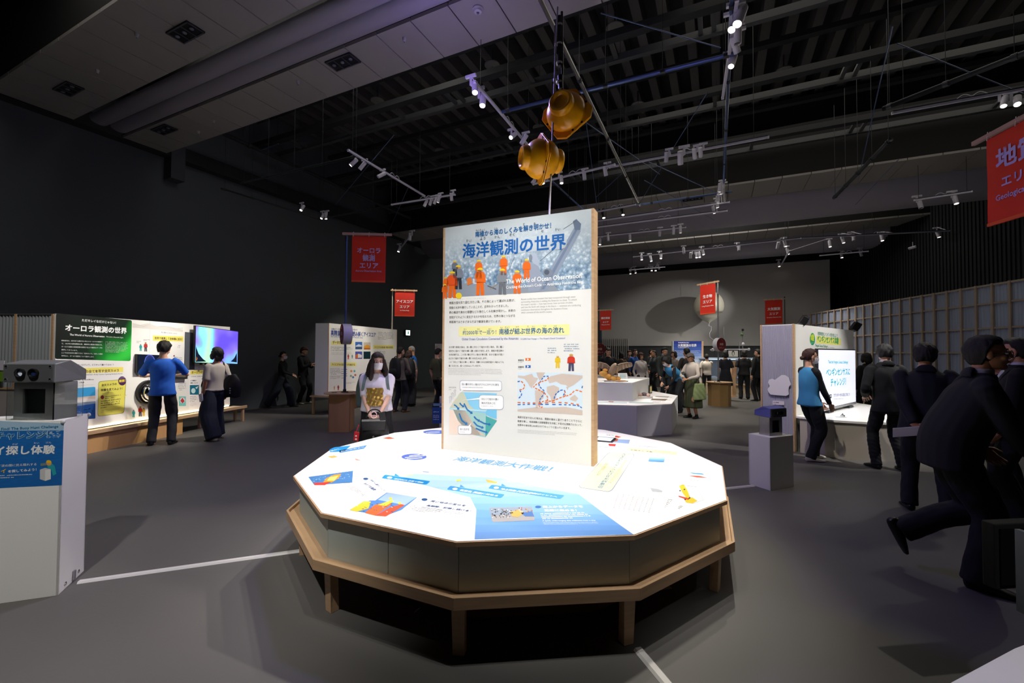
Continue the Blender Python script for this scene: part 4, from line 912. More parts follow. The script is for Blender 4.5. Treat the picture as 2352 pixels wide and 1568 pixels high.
def yfloat(c, ax, r, label, twin=False, roll=.3):
    c = np.asarray(c, float); ax = nrm(ax); t = thing('instrument_float', label, 'float', tuple(c))
    sd = nrm(np.cross(ax, ZZ)); up = np.cross(sd, ax); s1 = sd*math.cos(roll)+up*math.sin(roll); s2 = -sd*math.sin(roll)+up*math.cos(roll)
    def half(sgn, nm):
        a = ax*sgn; prof = [(r*1.0, .006)]
        for th in np.linspace(.12, .90, 9): prof.append((r*math.cos(th), .02+r*.84*math.sin(th)))
        z0 = prof[-1][1]; r0 = prof[-1][0]
        prof += [(r0*.98, z0+.012), (r0*.99, z0+.035*r/.2), (r0*.95, z0+.055*r/.2), (r0*.86, z0+.068*r/.2), (r0*.74, z0+.070*r/.2), (r0*.64, z0+.062*r/.2), (r0*.56, z0+.045*r/.2), (r0*.3, z0+.036*r/.2), (.004, z0+.036*r/.2)]
        MB().lathe(c, a, prof, M_YEL, 36).build(nm, t, smooth=2)
    half(1, 'float_shell')
    if twin: half(-1, 'float_shell')
    # square flange with cut corners
    for sg in ((0, 1) if True else (0,)):
        k = 1.10*r; cpt = .36*r; P = []
        for (x, y) in [(k, -k+cpt), (k, k-cpt), (k-cpt, k), (-k+cpt, k), (-k, k-cpt), (-k, -k+cpt), (-k+cpt, -k), (k-cpt, -k)]: P.append(s1*x+s2*y)
        o = ax*(.004 if sg == 0 else -.012); lo = [c+o+q for q in P]; hi = [c+o+ax*.009+q for q in P]
        MB().add(lo+hi, [tuple(range(8))[::-1], tuple(range(8, 16))]+[(i, (i+1) % 8, 8+(i+1) % 8, 8+i) for i in range(8)], M_YEL).build('flange', t, bevel=.003)
    for (x, y) in [(k*.93, -.25*k), (k*.93, .25*k), (-k*.93, -.25*k), (-k*.93, .25*k), (.25*k, k*.93), (-.25*k, k*.93), (.25*k, -k*.93), (-.25*k, -k*.93)]:
        q = c+s1*x+s2*y; MB().lathe(q+ax*.014, ax, [(.011, 0), (.011, .003), (.004, .004)], M_BLACKM, 10).build('bolt_hole', t)
    return t
c1 = aty(1302, 262, 4.15); c2 = aty(1243, 366, 4.0)
yfloat(c1, (-.42, -.90, .12), .193, 'upper yellow float with square flange hanging right of the line', False, .95)
yfloat(c2, (-.95, -.27, -.02), .178, 'lower yellow twin float with square flange hanging left of the line', True, .75)

# ------------------------------------------------------------------ viewer pedestals
def viewer(c, fwd, z, s, label, mhead, clear=True, hood=None):
    """scope-like viewer box: c centre on pedestal top, fwd = direction the eyepieces face"""
    c = np.array([c[0], c[1], z]); f_ = nrm([fwd[0], fwd[1], 0]); r_ = np.array([f_[1], -f_[0], 0]); t = thing('viewer', label, 'viewer', tuple(c))
    bw, bd, bh = .25*s, .15*s, .24*s
    th = .012
    for (o, a, b, nm) in [(-r_*bw/2-f_*bd/2, r_*th, f_*bd, 'side_panel'), (r_*(bw/2-th)-f_*bd/2, r_*th, f_*bd, 'side_panel'), (-r_*bw/2-f_*bd/2, r_*bw, f_*th, 'back_panel')]:
        MB().frame(c+o, a, b, ZZ*bh, mhead).build(nm, t, bevel=.002)
    mb = MB(); fo = f_*(bd/2-th)
    for (x0, x1, z0, z1) in [(-bw/2, bw/2, 0, bh*.16), (-bw/2, -bw*.28, bh*.16, bh), (bw*.28, bw/2, bh*.16, bh), (-bw*.28, bw*.28, bh*.82, bh)]:
        mb.frame(c+fo+r_*x0+ZZ*z0, r_*(x1-x0), f_*th, ZZ*(z1-z0), mhead)
    mb.build('front_frame', t)
    MB().frame(c+f_*(bd/2-th-.03)-r_*bw*.28+ZZ*bh*.16, r_*bw*.56, f_*.01, ZZ*bh*.66, M_BLACKM).build('dark_window', t)
    # clear acrylic guard around the stem
    if clear:
        g = mat('clear_acrylic', 'f4f8f8', .015, trans=1.0, spec=.3); k = .02
        for (o, a, b) in [(-r_*(bw/2+k)+f_*(bd/2+k), r_*(bw+2*k), f_*.006), (r_*(bw/2+k)-f_*(bd/2+k), r_*.006, f_*(bd+2*k)), (-r_*(bw/2+k)-f_*(bd/2+k), r_*.006, f_*(bd+2*k))]:
            MB().frame(c+o, a, b, ZZ*(bh-.002), g).build('acrylic_guard', t)
    # wedge head: tall at the eyepiece side, dropping to the back
    hw = .315*s; fr, bk = .11*s, -.15*s; z0 = bh; z1 = bh+.12*s; z2 = bh+.075*s; mm = hood or mhead
    q = [c+f_*fr-r_*hw/2+ZZ*z0, c+f_*fr+r_*hw/2+ZZ*z0, c+f_*bk+r_*hw*.36+ZZ*(z0+.005), c+f_*bk-r_*hw*.36+ZZ*(z0+.005), c+f_*fr-r_*hw/2+ZZ*z1, c+f_*fr+r_*hw/2+ZZ*z1, c+f_*bk+r_*hw*.36+ZZ*z2, c+f_*bk-r_*hw*.36+ZZ*z2]
    q.insert(4, None); q = [x for x in q if x is not None]
    ridge = z1+.022*s
    v = q+[c+f_*(fr*.0)+r_*hw*.48+ZZ*ridge, c+f_*(fr*.0)-r_*hw*.48+ZZ*ridge]
    fs = [(0, 1, 2, 3), (0, 4, 5, 1), (4, 9, 8, 5), (9, 7, 6, 8), (3, 2, 6, 7), (1, 5, 8, 6, 2), (0, 3, 7, 9, 4)]
    MB().add(v, fs, mm).build('viewer_hood', t, bevel=.005)
    fc = c+f_*(fr+.001); MB().frame(fc-r_*hw*.485+ZZ*(z0+.006), r_*hw*.97, f_*.006, ZZ*(z1-z0-.012), mat('hood_front_dark', '4a4c4c', .5)).build('face_plate', t)
    for sx in (-1, 1):
        e = fc+r_*sx*hw*.13+ZZ*(z0+(z1-z0)*.5); ep_ = MB().lathe(e, f_, [(.026*s, .0), (.03*s, .022*s), (.024*s, .024*s), (.021*s, .006)], M_BLACK, 20).build('eyepiece', t, smooth=2)
        MB().lathe(e+f_*.006, f_, [(.02*s, 0), (.0185*s, .004)], mat('eyepiece_glow', 'dfeaff', .1, emit=.9 if s > 1 else 0) if sx > 0 else mat('eyepiece_blue', '1c2c55', .1), 18).build('eyepiece_lens', ep_)
        for zz in (.16, .84):
            MB().lathe(fc+f_*.005+r_*sx*hw*.43+ZZ*(z0+(z1-z0)*zz), f_, [(.008*s, 0), (.008*s, .004), (.004*s, .006)], M_CHROME, 10).build('screw', t)
    return t
def pedestal(corners, hgt, label, m=M_WHITE):
    cx = np.mean([p[0] for p in corners]); cy = np.mean([p[1] for p in corners]); t = thing('pedestal', label, 'pedestal', (cx, cy, 0))
    n = len(corners)
    for i in range(n):
        a, b = np.array(corners[i]), np.array(corners[(i+1) % n]); nn = nrm(np.array([cx, cy])-(a+b)/2)
        MB().frame(P3(a, 0), P3(b-a, 0), P3(nn*.012, 0), ZZ*(hgt-.012), m).build('side_panel', t, bevel=.0015)
    MB().prism([tuple(p) for p in corners], hgt-.012, hgt, m).build('top_panel', t, bevel=.0015)
    return t
# near left pedestal
a = np.array([-2.857, 2.768]); b = np.array([-2.995, 3.075]); dl = nrm(a-b); dl = np.array([-abs(dl[1]), -abs(dl[0])])
dl = nrm(atz(0, 1386)[:2]-a); L1 = .62
pc = [tuple(a), tuple(b), tuple(b+dl*L1), tuple(a+dl*L1)]
PED = pedestal(pc, 1.10, 'tall near white pedestal with a blue sea poster at the left edge')
vc = (np.array(pc[0])+np.array(pc[1])+np.array(pc[2])+np.array(pc[3]))/4
viewer((-3.07, 2.865), (.03, -1), 1.10, 1.0, 'grey viewer with eyepieces on the tall near left pedestal', mat('viewer_grey_metal', '9c9c98', .4, .3), True, mat('viewer_hood_grey', '77797a', .45, .3))
nn = np.array([dl[1], -dl[0], 0]); nn = nn if nn[1] < 0 else -nn
pp = Print((a[0], a[1], 0), nn, PED, step=.0012)
M_SEA = mat('printed_sea_blue', '1463ab', .5, var=.25, vscale=22, stretch=(1, 1, 5))
pp.part('sea_poster', 1); pp.poly([(-110, 963), (147, 973), (142, 1114), (-110, 1126)], M_SEA)
pp.poly([(-110, 962), (147, 972), (146.5, 988), (-110, 990)], '9dbcd0', 1.5)
for k in range(34): x = 100+rng.rand()*34; y = 989+rng.rand()*16; pp.poly([(x, y), (x+5+rng.rand()*6, y-1), (x+4, y+1.5)], rng.choice(['c9dce8', 'a8c8de', '8fb5d4', '5d93c2']), 2)
pp.part('poster_lettering', 4)
pp.text('and Find! The Buoy Hunt Challenge', (-16, 989), (134, 981.5), '0f6f9a', .022, 1.05)
pp.text('チャレンジ！', (-10, 1008), (113, 1004), '9fc4de', .11, 1.05, lv=3.5); pp.text('チャレンジ！', (-10, 1008), (113, 1004), '0e5d92', .035, 1.05)
pp.text('ブイ探し体験', (-42, 1044), (126, 1039.5), 'e9ecec', .045, 1.0)
for s_, x, y in [('さが', 29, 1022), ('たい', 78, 1019), ('けん', 106, 1018)]: pp.text(s_, (x, y), (x+12, y-.5), 'dfe8ee')
pp.text('のぞいて波の間に見え隠れする', (-30, 1073), (84, 1068), 'e8eef2', .01); pp.text('ブイ', (-12, 1087), (14, 1085), 'f0b91e', .03); pp.text('を探してみよう！', (19, 1085), (84, 1080), 'eef2f4', .03)
pp.greek([(-40, 1091), (84, 1086), (84, 1096), (-40, 1101)], 2, 'd8e2ea', hgt=.4)
pp.part('explorer_drawing', 4)
pp.poly([(92, 1078), (104, 1074), (117, 1077), (117, 1100), (104, 1104), (92, 1100)], 'c8c8c4'); pp.poly([(104, 1079), (117, 1077), (117, 1100), (104, 1104)], 'e2e2de', 5); pp.poly([(93, 1064), (108, 1062), (109, 1068), (94, 1070)], '6f8278', 5)
pp.poly([(108, 1066), (118, 1062), (126, 1070), (130, 1088), (122, 1092), (118, 1078), (110, 1074)], '26a0a8', 4.5); pp.disc(113, 1063, 6, 6, 'd8a06a', 6); pp.poly([(106, 1062), (108, 1057), (113, 1056), (118, 1058), (119, 1063)], 'f0c01c', 7)
pp.flush()
for q in [(a+(b-a)*.25, .035), (a+(b-a)*.75, .035)]:
    nx = P3(nrm(np.array([(b-a)[1], -(b-a)[0]])), 0); nx = nx if nx[0] > 0 else -nx
    MB().lathe(P3(q[0], q[1]), nx, [(.012, -.002), (.012, .004), (.006, .007)], M_CHROME, 12).build('screw_cap', PED)
MB().frame(P3(a+(b-a)*.52, .01)+nx*.001, P3((b-a)*.06, 0), nx*.01, ZZ*.06, M_METAL).build('hinge', PED)
for q in (a, b): MB().ell(P3(q, 1.09), (.013, .013, .014), mat('corner_guard', 'c8cac8', .3), 12, 8).build('corner_guard', PED)
# small right pedestal
n0 = np.array([2.92, 4.911]); l0 = np.array([2.824, 5.20]); l0 = atz(1720, 1111)[:2]; r0 = atz(1823, 1117)[:2]
fr = r0; pc = [tuple(n0), tuple(r0), tuple(r0+(l0-n0)), tuple(l0)]
pedestal(pc, .595, 'small white pedestal with a blue-hooded viewer on the right, before the corrugated booth')
cc = np.mean(np.array(pc), 0)
nd = nrm(np.array([(r0-n0)[1], -(r0-n0)[0]])); nd = nd if nd[1] < 0 else -nd
viewer(cc, nd, .595, .88, 'viewer with violet lit hood on the small right pedestal', M_METAL, False, mat('hood_blue_grey', '5d62a8', .5))  # violet light falling on the hood is put into its colour
# third pedestal behind the board
c3 = np.array([-1.48, 8.9]); ex = nrm([.97, .15]); ey = np.array([-ex[1], ex[0]])
pc = [tuple(c3), tuple(c3+ex*.4), tuple(c3+ex*.4+ey*.35), tuple(c3+ey*.35)]
PD3 = pedestal(pc, .60, 'small white pedestal with a blue label half hidden behind the board\'s left edge')
viewer(c3+ex*.2+ey*.17, (.1, -1), .60, .9, 'pale viewer half hidden behind the board\'s left edge', mat('viewer_pale', 'b4b4c4', .4, .2), False)
p3 = Print(P3(c3, 0), P3(-ey, 0), PD3); p3.part('blue_poster', 1); p3.rect(993, 935, 1024, 972, '2a5da6'); p3.part('poster_lettering', 2)
for y in (944, 952, 956, 961): p3.greek([(995, y), (1020, y), (1020, y+3), (995, y+3)], 1, 'e8ecf4', hgt=.8)
p3.rect(995, 926, 1020, 932, '7aa8c8'); p3.flush()
# ------------------------------------------------------------------ aurora wall on the left
A0 = np.array([-6.55, 6.21, 0]); A1 = np.array([-6.10, 9.65, 0]); EA = nrm(A1-A0); NA = np.array([EA[1], -EA[0], 0])   # faces the aisle (+x)
LA = np.linalg.norm(A1-A0)
AU = thing('aurora_exhibit_panel', 'long white exhibit wall with a green aurora poster on a plywood shelf', 'exhibit panel', tuple((A0+A1)/2))
cutL = [0, (LA*.405), LA*.74, LA-.25]
for p_, q_ in zip(cutL[:-1], cutL[1:]): MB().frame(A0+EA*(p_+.002)+ZZ*.335, EA*(q_-p_-.004), -NA*.1, ZZ*(2.06-.335), M_WHITE).build('white_panel', AU)
MB().frame(A0-NA*.1+ZZ*.29, EA*(LA), NA*.34, ZZ*.03, M_WOODPALE).build('shelf', AU)
MB().frame(A0+NA*.215+ZZ*.285, EA*LA, NA*.03, ZZ*.055, M_WOODH).build('shelf_edge', AU, bevel=.002)
MB().frame(A0+NA*.0+ZZ*.345, EA*(LA-.25), NA*.012, ZZ*.02, mat('light_strip', 'fff1cf', .4, emit=5)).build('light_strip', AU)
MB().frame(A0-NA*.05, EA*1.9, NA*.25, ZZ*.29, M_WOOD).build('plywood_base', AU)
for s in (2.45, LA-.1):
    for o in (.02, .2):
        MB().frame(A0+EA*s+NA*(o-.03), EA*.05, NA*.05, ZZ*.29, M_WOODH).build('leg', AU, bevel=.003)
MB().frame(A0+EA*(LA*.53)+NA*.001+ZZ*1.22, EA*.0+NA*.02, EA*.45, ZZ*.7, mat('dark_recess_panel', '3a4048', .6)).build('recess_panel', AU) if False else None
pa = Print(A0, NA, AU, step=.0015)
M_AUR = mat('printed_aurora', '0f1a14', .4)
def aurmat(m, stops, sc, dist=2.5, emit=0):
    nt = m.node_tree; b = nt.nodes['Principled BSDF']; tc = nt.nodes.new('ShaderNodeTexCoord'); mp = nt.nodes.new('ShaderNodeMapping'); mp.inputs['Rotation'].default_value = (.5, .0, .3)
    w_ = nt.nodes.new('ShaderNodeTexWave'); w_.inputs['Scale'].default_value = sc; w_.inputs['Distortion'].default_value = dist*2; w_.inputs['Detail'].default_value = 3; w_.inputs['Phase Offset'].default_value = 2.4 if not emit else 0; w_.inputs['Detail Scale'].default_value = .8
    r = nt.nodes.new('ShaderNodeValToRGB'); r.color_ramp.elements[0].color = (*lin(stops[0][1]), 1); r.color_ramp.elements[0].position = stops[0][0]
    r.color_ramp.elements[1].color = (*lin(stops[-1][1]), 1); r.color_ramp.elements[1].position = stops[-1][0]
    for p_, c_ in stops[1:-1]: e = r.color_ramp.elements.new(p_); e.color = (*lin(c_), 1)
    nt.links.new(tc.outputs['Object'], mp.inputs[0]); nt.links.new(mp.outputs[0], w_.inputs['Vector']); nt.links.new(w_.outputs[0], r.inputs[0]); nt.links.new(r.outputs[0], b.inputs['Base Color'])
    if emit: nt.links.new(r.outputs[0], b.inputs['Emission Color']); b.inputs['Emission Strength'].default_value = emit
aurmat(M_AUR, [(.0, '0b1310'), (.60, '0c2416'), (.84, '128a2c'), (1.0, '35c844')], 1.0, 1.8)
pa.part('aurora_poster', 1); pa.rquad([(129, 719), (303, 735), (300, 829), (126, 824)], M_AUR, .05)
pa.part('title_lettering', 3)
pa.text('ただキレイなだけじゃない！', (188, 737.5), (266, 743.5), 'f2f4f2', .02, 1.1)
pa.text('オーロラ観測の世界', (150, 758), (291, 765), 'f4f6f4', .045, 1.05)
pa.text('The World of Aurora Observation', (160, 770), (240, 774.5), 'f0f2f0', .025, 1.1); pa.text('Not Just a Beautiful Sight', (244, 774), (283, 776.5), 'd8dcd8', .01)
for k, s_ in enumerate(['昭和基地は、南半球では数少ない有人のオーロラの中緯度で', 'で、1957年の基地開設以来、継続的に観測が実施され、', 'オーロラ活動の長期変動を研究する上で重要なデータを', '提供してきています。', 'ここでは空全体を撮影できる「全天カメラ」を使った観測', 'を中心に、オーロラ観測について紹介します。']):
    pa.text(s_, (141, 783+k*7), ([235, 235, 235, 178, 235, 216][k], 786+k*7-[0, 0, 0, 1, 0, .5][k]), 'e6e9e6', .008)
pa.greek([(242, 783), (295, 785), (295, 811), (242, 809)], 8, 'c4cbc4', hgt=.35)
pa.part('heading_lettering', 3)
pa.text('オーロラって、どうやって調べてるの！？', (178, 839.5), (261, 839), '5a3a58', .02, 1.1)
pa.part('yellow_heading_band', 2); pa.poly([(160, 846), (283, 842.5), (283, 854), (160, 858)], 'efe06a')
pa.part('heading_lettering', 3); pa.text('オーロラの全てを写す全天カメラ', (165, 857), (273, 853), '3c2c3c', .03, 1.1)
pa.text('How do we Observe Auroras?  All-sky Camera: Capturing the Entire Aurora', (162, 862.5), (281, 859), '6a6068', .004, 1.1)
pa.greek([(163, 869), (219, 868), (219, 880), (163, 882)], 2, '4a4648', hgt=.4); pa.greek([(163, 884), (219, 882), (219, 886), (163, 888)], 2, 'a8a4a4', hgt=.3)
pa.part('printed_photo', 2)
pa.rquad([(161, 892), (219, 888), (219, 961), (160, 964)], '3aa0d8', .06)
pa.poly([(161, 914), (219, 908), (219, 930), (161, 934)], 'd9c4b0', 3); pa.poly([(161, 918), (190, 914), (219, 916), (219, 930), (161, 936)], 'e4dcd8', 3.5); pa.poly([(160, 926), (219, 921), (219, 928), (160, 934)], '7a8aa0', 4)
pa.rquad([(160, 935), (219, 926), (219, 961), (160, 964)], '1d4f96', .06, 4.5)
for k in range(70): x = 162+rng.rand()*52; y = 936+rng.rand()*24; pa.poly([(x, y), (x+4, y-1), (x+3, y+1.6)], rng.choice(['0f2c5c', '2f6ab0', '16386e', '8aa8cc', '0a1c3c']), 5)
pa.part('yellow_speech_panel', 2)
pa.rquad([(226, 875.5), (290, 870), (285, 948.5), (224, 956.5)], '8c8a3a', .1, 1.5); pa.rquad([(227, 876.5), (289, 871), (284, 947.5), (225, 955.5)], 'e6de62', .1, 2)
pa.poly([(285, 908), (292, 905), (284.5, 914)], 'e6de62', 2)
pa.part('speech_lettering', 3)
pa.text('全天カメラの', (233, 887), (268, 883.5), '2c2430', .035, 1.05); pa.text('映像を見てみよう！', (232, 898), (281, 894), '2c2430', .035, 1.05)
pa.greek([(233, 902), (280, 898.5), (280, 900), (233, 903.5)], 1, '6a6840'); pa.disc(235, 912, 4, 4.5, '8a2a3a')
pa.greek([(241, 909), (281, 904), (281, 912), (241, 917)], 2, '3a3830', hgt=.4); pa.greek([(232, 919), (280, 913), (279, 932), (231, 939)], 4, '3a3830', hgt=.4, last=.3); pa.greek([(232, 941), (278, 935), (277, 943), (231, 949)], 4, '8a8650', hgt=.3)
pa.part('round_badge', 4); pa.disc(280.5, 874.5, 9.2, 10.5, '4e2458'); pa.text('観察！', (273.5, 877.5), (288, 876), 'f4e03c', .04, 1.1, lv=5); pa.line([(274, 868), (287, 867)], .8, 'b8a8c0', 5)
pa.part('explorer_drawing', 3)
figure(pa, 323, 806, 16, '2aa0a0', '2aa0a0', '7a5a3a', 1.2); figure(pa, 334.5, 807, 21, 'b8322a', '3c3a44', '5a3028', 1.2); figure(pa, 307, 958, 17, '2aa0a0', '2aa0a0', '7a5a3a', 1.2); figure(pa, 322, 956, 23, 'c8322a', '3c3a44', '5a3028', 1.2); figure(pa, 330, 955, 19, 'e0b43a', 'e0b43a', '8a6a3a', 1.1)
pa.part('landscape_line_print', 2)
pa.line([(306, 752), (318, 746), (330, 750), (345, 744), (360, 750), (380, 749), (400, 755), (420, 753)], .6, 'b8b2ac'); pa.poly([(304, 741), (322, 746), (340, 742), (362, 750), (388, 749), (420, 757), (420, 762), (304, 752)], 'd9d5cf')
pa.part('yellow_heading_band', 2); pa.poly([(351, 770), (421, 772.5), (421, 784.5), (351, 782)], 'efe06a')
pa.part('heading_lettering', 3); pa.text('世界で連携して全体像に迫る！', (355, 778.5), (419, 781), '3c2c3c', .035, 1.15); pa.text('北と南の２つのドーナツ？', (370, 764), (406, 767.5), '4a3a4a', .01)
pa.greek([(360, 784), (412, 786), (412, 788.5), (360, 786.5)], 1, '7a7078'); pa.greek([(312, 782), (326, 782), (326, 788), (312, 788)], 2, '9a9698'); pa.greek([(329, 778), (346, 779), (346, 784), (329, 783)], 2, '8a8688')
pa.greek([(362, 790), (376, 790), (376, 797), (362, 797)], 2, '7a7678'); pa.greek([(408, 792), (416, 792), (416, 800), (408, 799)], 3, '7a7678'); pa.greek([(400, 818), (421, 820), (421, 845), (400, 842)], 7, '5a5658', hgt=.35)
pa.part('heading_lettering', 3); pa.greek([(398, 814), (408, 815), (408, 820), (398, 819)], 1, '7a2a4a', hgt=.8)
pa.part('cyan_title_strip', 2); pa.poly([(303, 835), (316, 835), (316, 866), (303, 866)], 'dddad6')
for x, y, w_, h_ in [(409, 867, 20, 70)]:
    pa.greek([(x, y+8), (x+w_, y+8), (x+w_, y+30), (x, y+30)], 6, '6a6668', hgt=.35)
pa.part('printed_photo', 2); pa.rect(411, 910, 427, 932, '7ac8c8'); pa.disc(419, 919, 6, 6.5, 'e8dcdc', 3); pa.poly([(414, 920), (419, 913), (424, 921), (419, 926)], 'b83a4a', 4)
pa.part('yellow_heading_band', 2); pa.poly([(437, 851), (500, 848), (500, 857), (437, 860)], 'efe06a')
pa.part('heading_lettering', 3); pa.text('オーロラ研究で宇宙天気', (440, 857.5), (494, 855), '3c2c3c', .03, 1.1); pa.text('オーロラは知られて', (456, 845.5), (484, 844.5), '5a4a5a', .01)
pa.greek([(440, 863), (496, 861), (496, 864), (440, 866)], 1, '8a8688')
pa.part('white_sub_panel', 1.5); pa.poly([(434, 866), (528, 864), (528, 930), (434, 940)], 'f6f4f0')
pa.part('printed_photo', 3); pa.rect(436, 884, 457, 906, '12708a'); pa.disc(444, 897, 5, 6, 'c8e8e8', 4); pa.poly([(448, 890), (456, 886), (452, 893)], 'd8e0e0', 4); pa.rect(462, 882, 480, 904, '128a8a'); pa.disc(470, 893, 4, 5, '7ad0c8', 4)
pa.part('body_lettering', 3); pa.text('人工衛星が', (437, 875), (451, 875), '3a2a3a', .03); pa.text('故障しちゃう!?', (437, 880.5), (454, 880), '3a2a3a', .03); pa.text('宇宙の', (463, 873), (475, 873), '3a2a3a', .03)
pa.greek([(436, 909), (455, 908), (455, 922), (436, 924)], 4, '6a6668', hgt=.35); pa.greek([(436, 925), (453, 924), (453, 932), (436, 933)], 4, 'a8a4a6', hgt=.3); pa.greek([(505, 872), (526, 871), (526, 920), (505, 922)], 8, '8a8688', hgt=.35)
pa.flush()
# screen with globe, dark recess, black box mounted proud of the panel
def onA(x, y, off=0): return atpl(x, y, NA, NA@A0+off)
def plate(nm, x0, y0, x1, y1, off, th, m, parent):
    p = onA(x0, y1, off); q = onA(x1, y1, off); top_ = onA(x0, y0, off); return MB().frame(p, q-p, -NA*th, ZZ*(top_[2]-p[2]), m).build(nm, parent, bevel=.003)
t = thing('globe_screen', 'small dark screen showing a globe mounted on the aurora wall', 'screen', tuple(onA(343, 855, .06)))
plate('frame', 315, 813, 372, 856, .06, .055, M_BLACK, t)
sg = Print(onA(315, 813, .062), NA, t, .001); sg.part('screen_picture', 1); sg.rect(317, 815, 370, 853, mat('screen_navy', '0a1428', .2, emit=.5)); sg.disc(344, 834, 13, 20, mat('globe_glow', '3a4a9a', .3, emit=.9), 2); sg.disc(344, 834, 11, 18, mat('globe_face', '1c2450', .3, emit=.9), 3)
sg.poly([(335, 826), (342, 829), (346, 836), (341, 846), (336, 838)], mat('globe_land', '3f8f86', .3, emit=.9), 4); sg.flush()
t = thing('black_box', 'dark square unit fixed to the aurora wall beside the man in the blue shirt', 'box', tuple(onA(420, 870, .05))); plate('casing', 405, 850, 431, 870, .06, .055, mat('dark_unit', '24282a', .5), t); plate('face', 407, 852, 429, 868, .064, .004, mat('dark_face', '30363a', .4), t)
t = thing('panel_recess', 'tall grey recessed board behind the aurora screen', 'board', tuple(onA(440, 850, .02))); plate('board', 424, 762, 447, 848, .012, .01, mat('recess_grey', '50565e', .6), t)
# camera dome in ring
cdm = onA(337, 900, .0); t = thing('camera_dome', 'shiny metal camera dome in a round bracket on the aurora wall', 'camera dome', tuple(cdm))
MB().lathe(cdm, NA, [(.205, 0), (.21, .03), (.20, .06), (.165, .065), (.16, .05)], M_BLACK, 36).build('black_ring', t, smooth=2)
MB().lathe(cdm+NA*.04, NA, [(.16, 0), (.168, .03), (.16, .045), (.14, .045)], M_CHROME, 36).build('chrome_collar', t, smooth=2)
MB().ell(cdm+NA*.06, (.145, .145, .145), M_CHROME, 28, 18).build('mirror_dome', t, smooth=True)
MB().lathe(cdm+NA*.195, NA, [(.05, 0), (.045, .02), (.02, .024)], mat('dome_orange', 'c2561f', .25, .5), 20).build('lens_ring', t, smooth=2)
# television hung beyond the wall end
q0 = onA(447, 833, .12); q1 = onA(546, 836.5, .12); t = thing('television', 'bright flat television showing a violet aurora at the end of the aurora wall', 'television', tuple((q0+q1)/2))
wv = (q1-q0); hv = onA(447, 747, .12)[2]-q0[2]
MB().frame(q0, wv, -NA*.045, ZZ*hv, M_BLACK).build('casing', t, bevel=.003)
M_TV = mat('aurora_screen', '8a80e8', .2)
aurmat(M_TV, [(.0, '5a48d8'), (.35, '7d6cf0'), (.62, '6fa8f0'), (.85, '7fe0e0'), (.98, '9fe0b0')], .8, 4.0, 1.2)
tvs_ = MB().frame(q0+nrm(wv)*.012+ZZ*.012+NA*.0005, wv-nrm(wv)*.024, NA*.0015, ZZ*(hv-.024), M_TV).build('screen', t)
st = Print(q0+NA*.003, NA, tvs_, .001); st.part('horizon_picture', 1)
st.poly([(450, 795), (456, 812), (466, 824), (474, 830), (449, 831)], mat('tv_dark', '101a30', .3, emit=.5)); st.poly([(544, 810), (538, 822), (530, 830), (544, 832)], mat('tv_dark', '101a30')); st.poly([(450, 818), (454, 822), (452, 828), (449, 828)], mat('tv_orange', 'e08030', .3, emit=1)); st.flush()
MB().frame(q0+wv*.2-NA*.1-ZZ*.03, wv*.5, NA*.055, ZZ*.3, M_DARKSTEEL).build('wall_bracket', t); MB().tube(q0+wv*.2-ZZ*.0-NA*.02, q0+wv*.2-ZZ*.03-NA*.02, .02, M_METAL, 10).build('foot', t)
# corrugated partition on the far left
C0 = A0+np.array([-1.6, .12, 0]); C1 = A0+np.array([-.03, 0.0, 0]); EC = nrm(C1-C0); NC = np.array([EC[1], -EC[0], 0]); LC = np.linalg.norm(C1-C0)
CP = thing('corrugated_screen', 'grey corrugated screen in a pine frame at the far left', 'partition', tuple((C0+C1)/2))
v = []; f = []; n = 150
for i in range(n+1):
    ph = 2*pi*i/5; q = C0+EC*(LC*i/n)+NC*(.012*math.sin(ph)-.02); v += [q+ZZ*1.0, q+ZZ*2.05]
for i in range(n): f.append((2*i, 2*i+2, 2*i+3, 2*i+1))
MB().add(v, f, mat('corrugated_grey', '9a9ea0', .45, .2)).build('corrugated_sheet', CP, smooth=True)
MB().frame(C0-NC*.05, EC*LC, -NC*.02, ZZ*2.05, mat('screen_backing', 'b5aca0', .7)).build('backing_board', CP)
for s in (.0, LC-.62, LC-.035): MB().frame(C0+EC*s+ZZ*1.0, EC*.035, NC*.01, ZZ*1.06, M_WOODH).build('upright', CP)
MB().frame(C0+ZZ*.975, EC*LC, NC*.012, ZZ*.03, M_WOODH).build('rail', CP); MB().frame(C0+ZZ*2.05-NC*.05, EC*LC, NC*.05, ZZ*.02, mat('dark_cap', '4a4a48', .6)).build('top_cap', CP)
MB().frame(C0-NC*.015, EC*LC, NC*.01, ZZ*.97, mat('screen_lower_grey', 'a8a09a', .7)).build('lower_panel', CP)
# sticker on the screen (kept plain)
q = atpl(5, 850, NC, NC@C0+.06); MB().frame(q-EC*.12, EC*.16, NC*.01, ZZ*.14, mat('sticker_pale', 'd8d4dc', .6)).frame(q-EC*.12-ZZ*.16, EC*.15, NC*.01, ZZ*.14, mat('sticker_green', '6f9a2c', .6)).build('small_notice', CP)

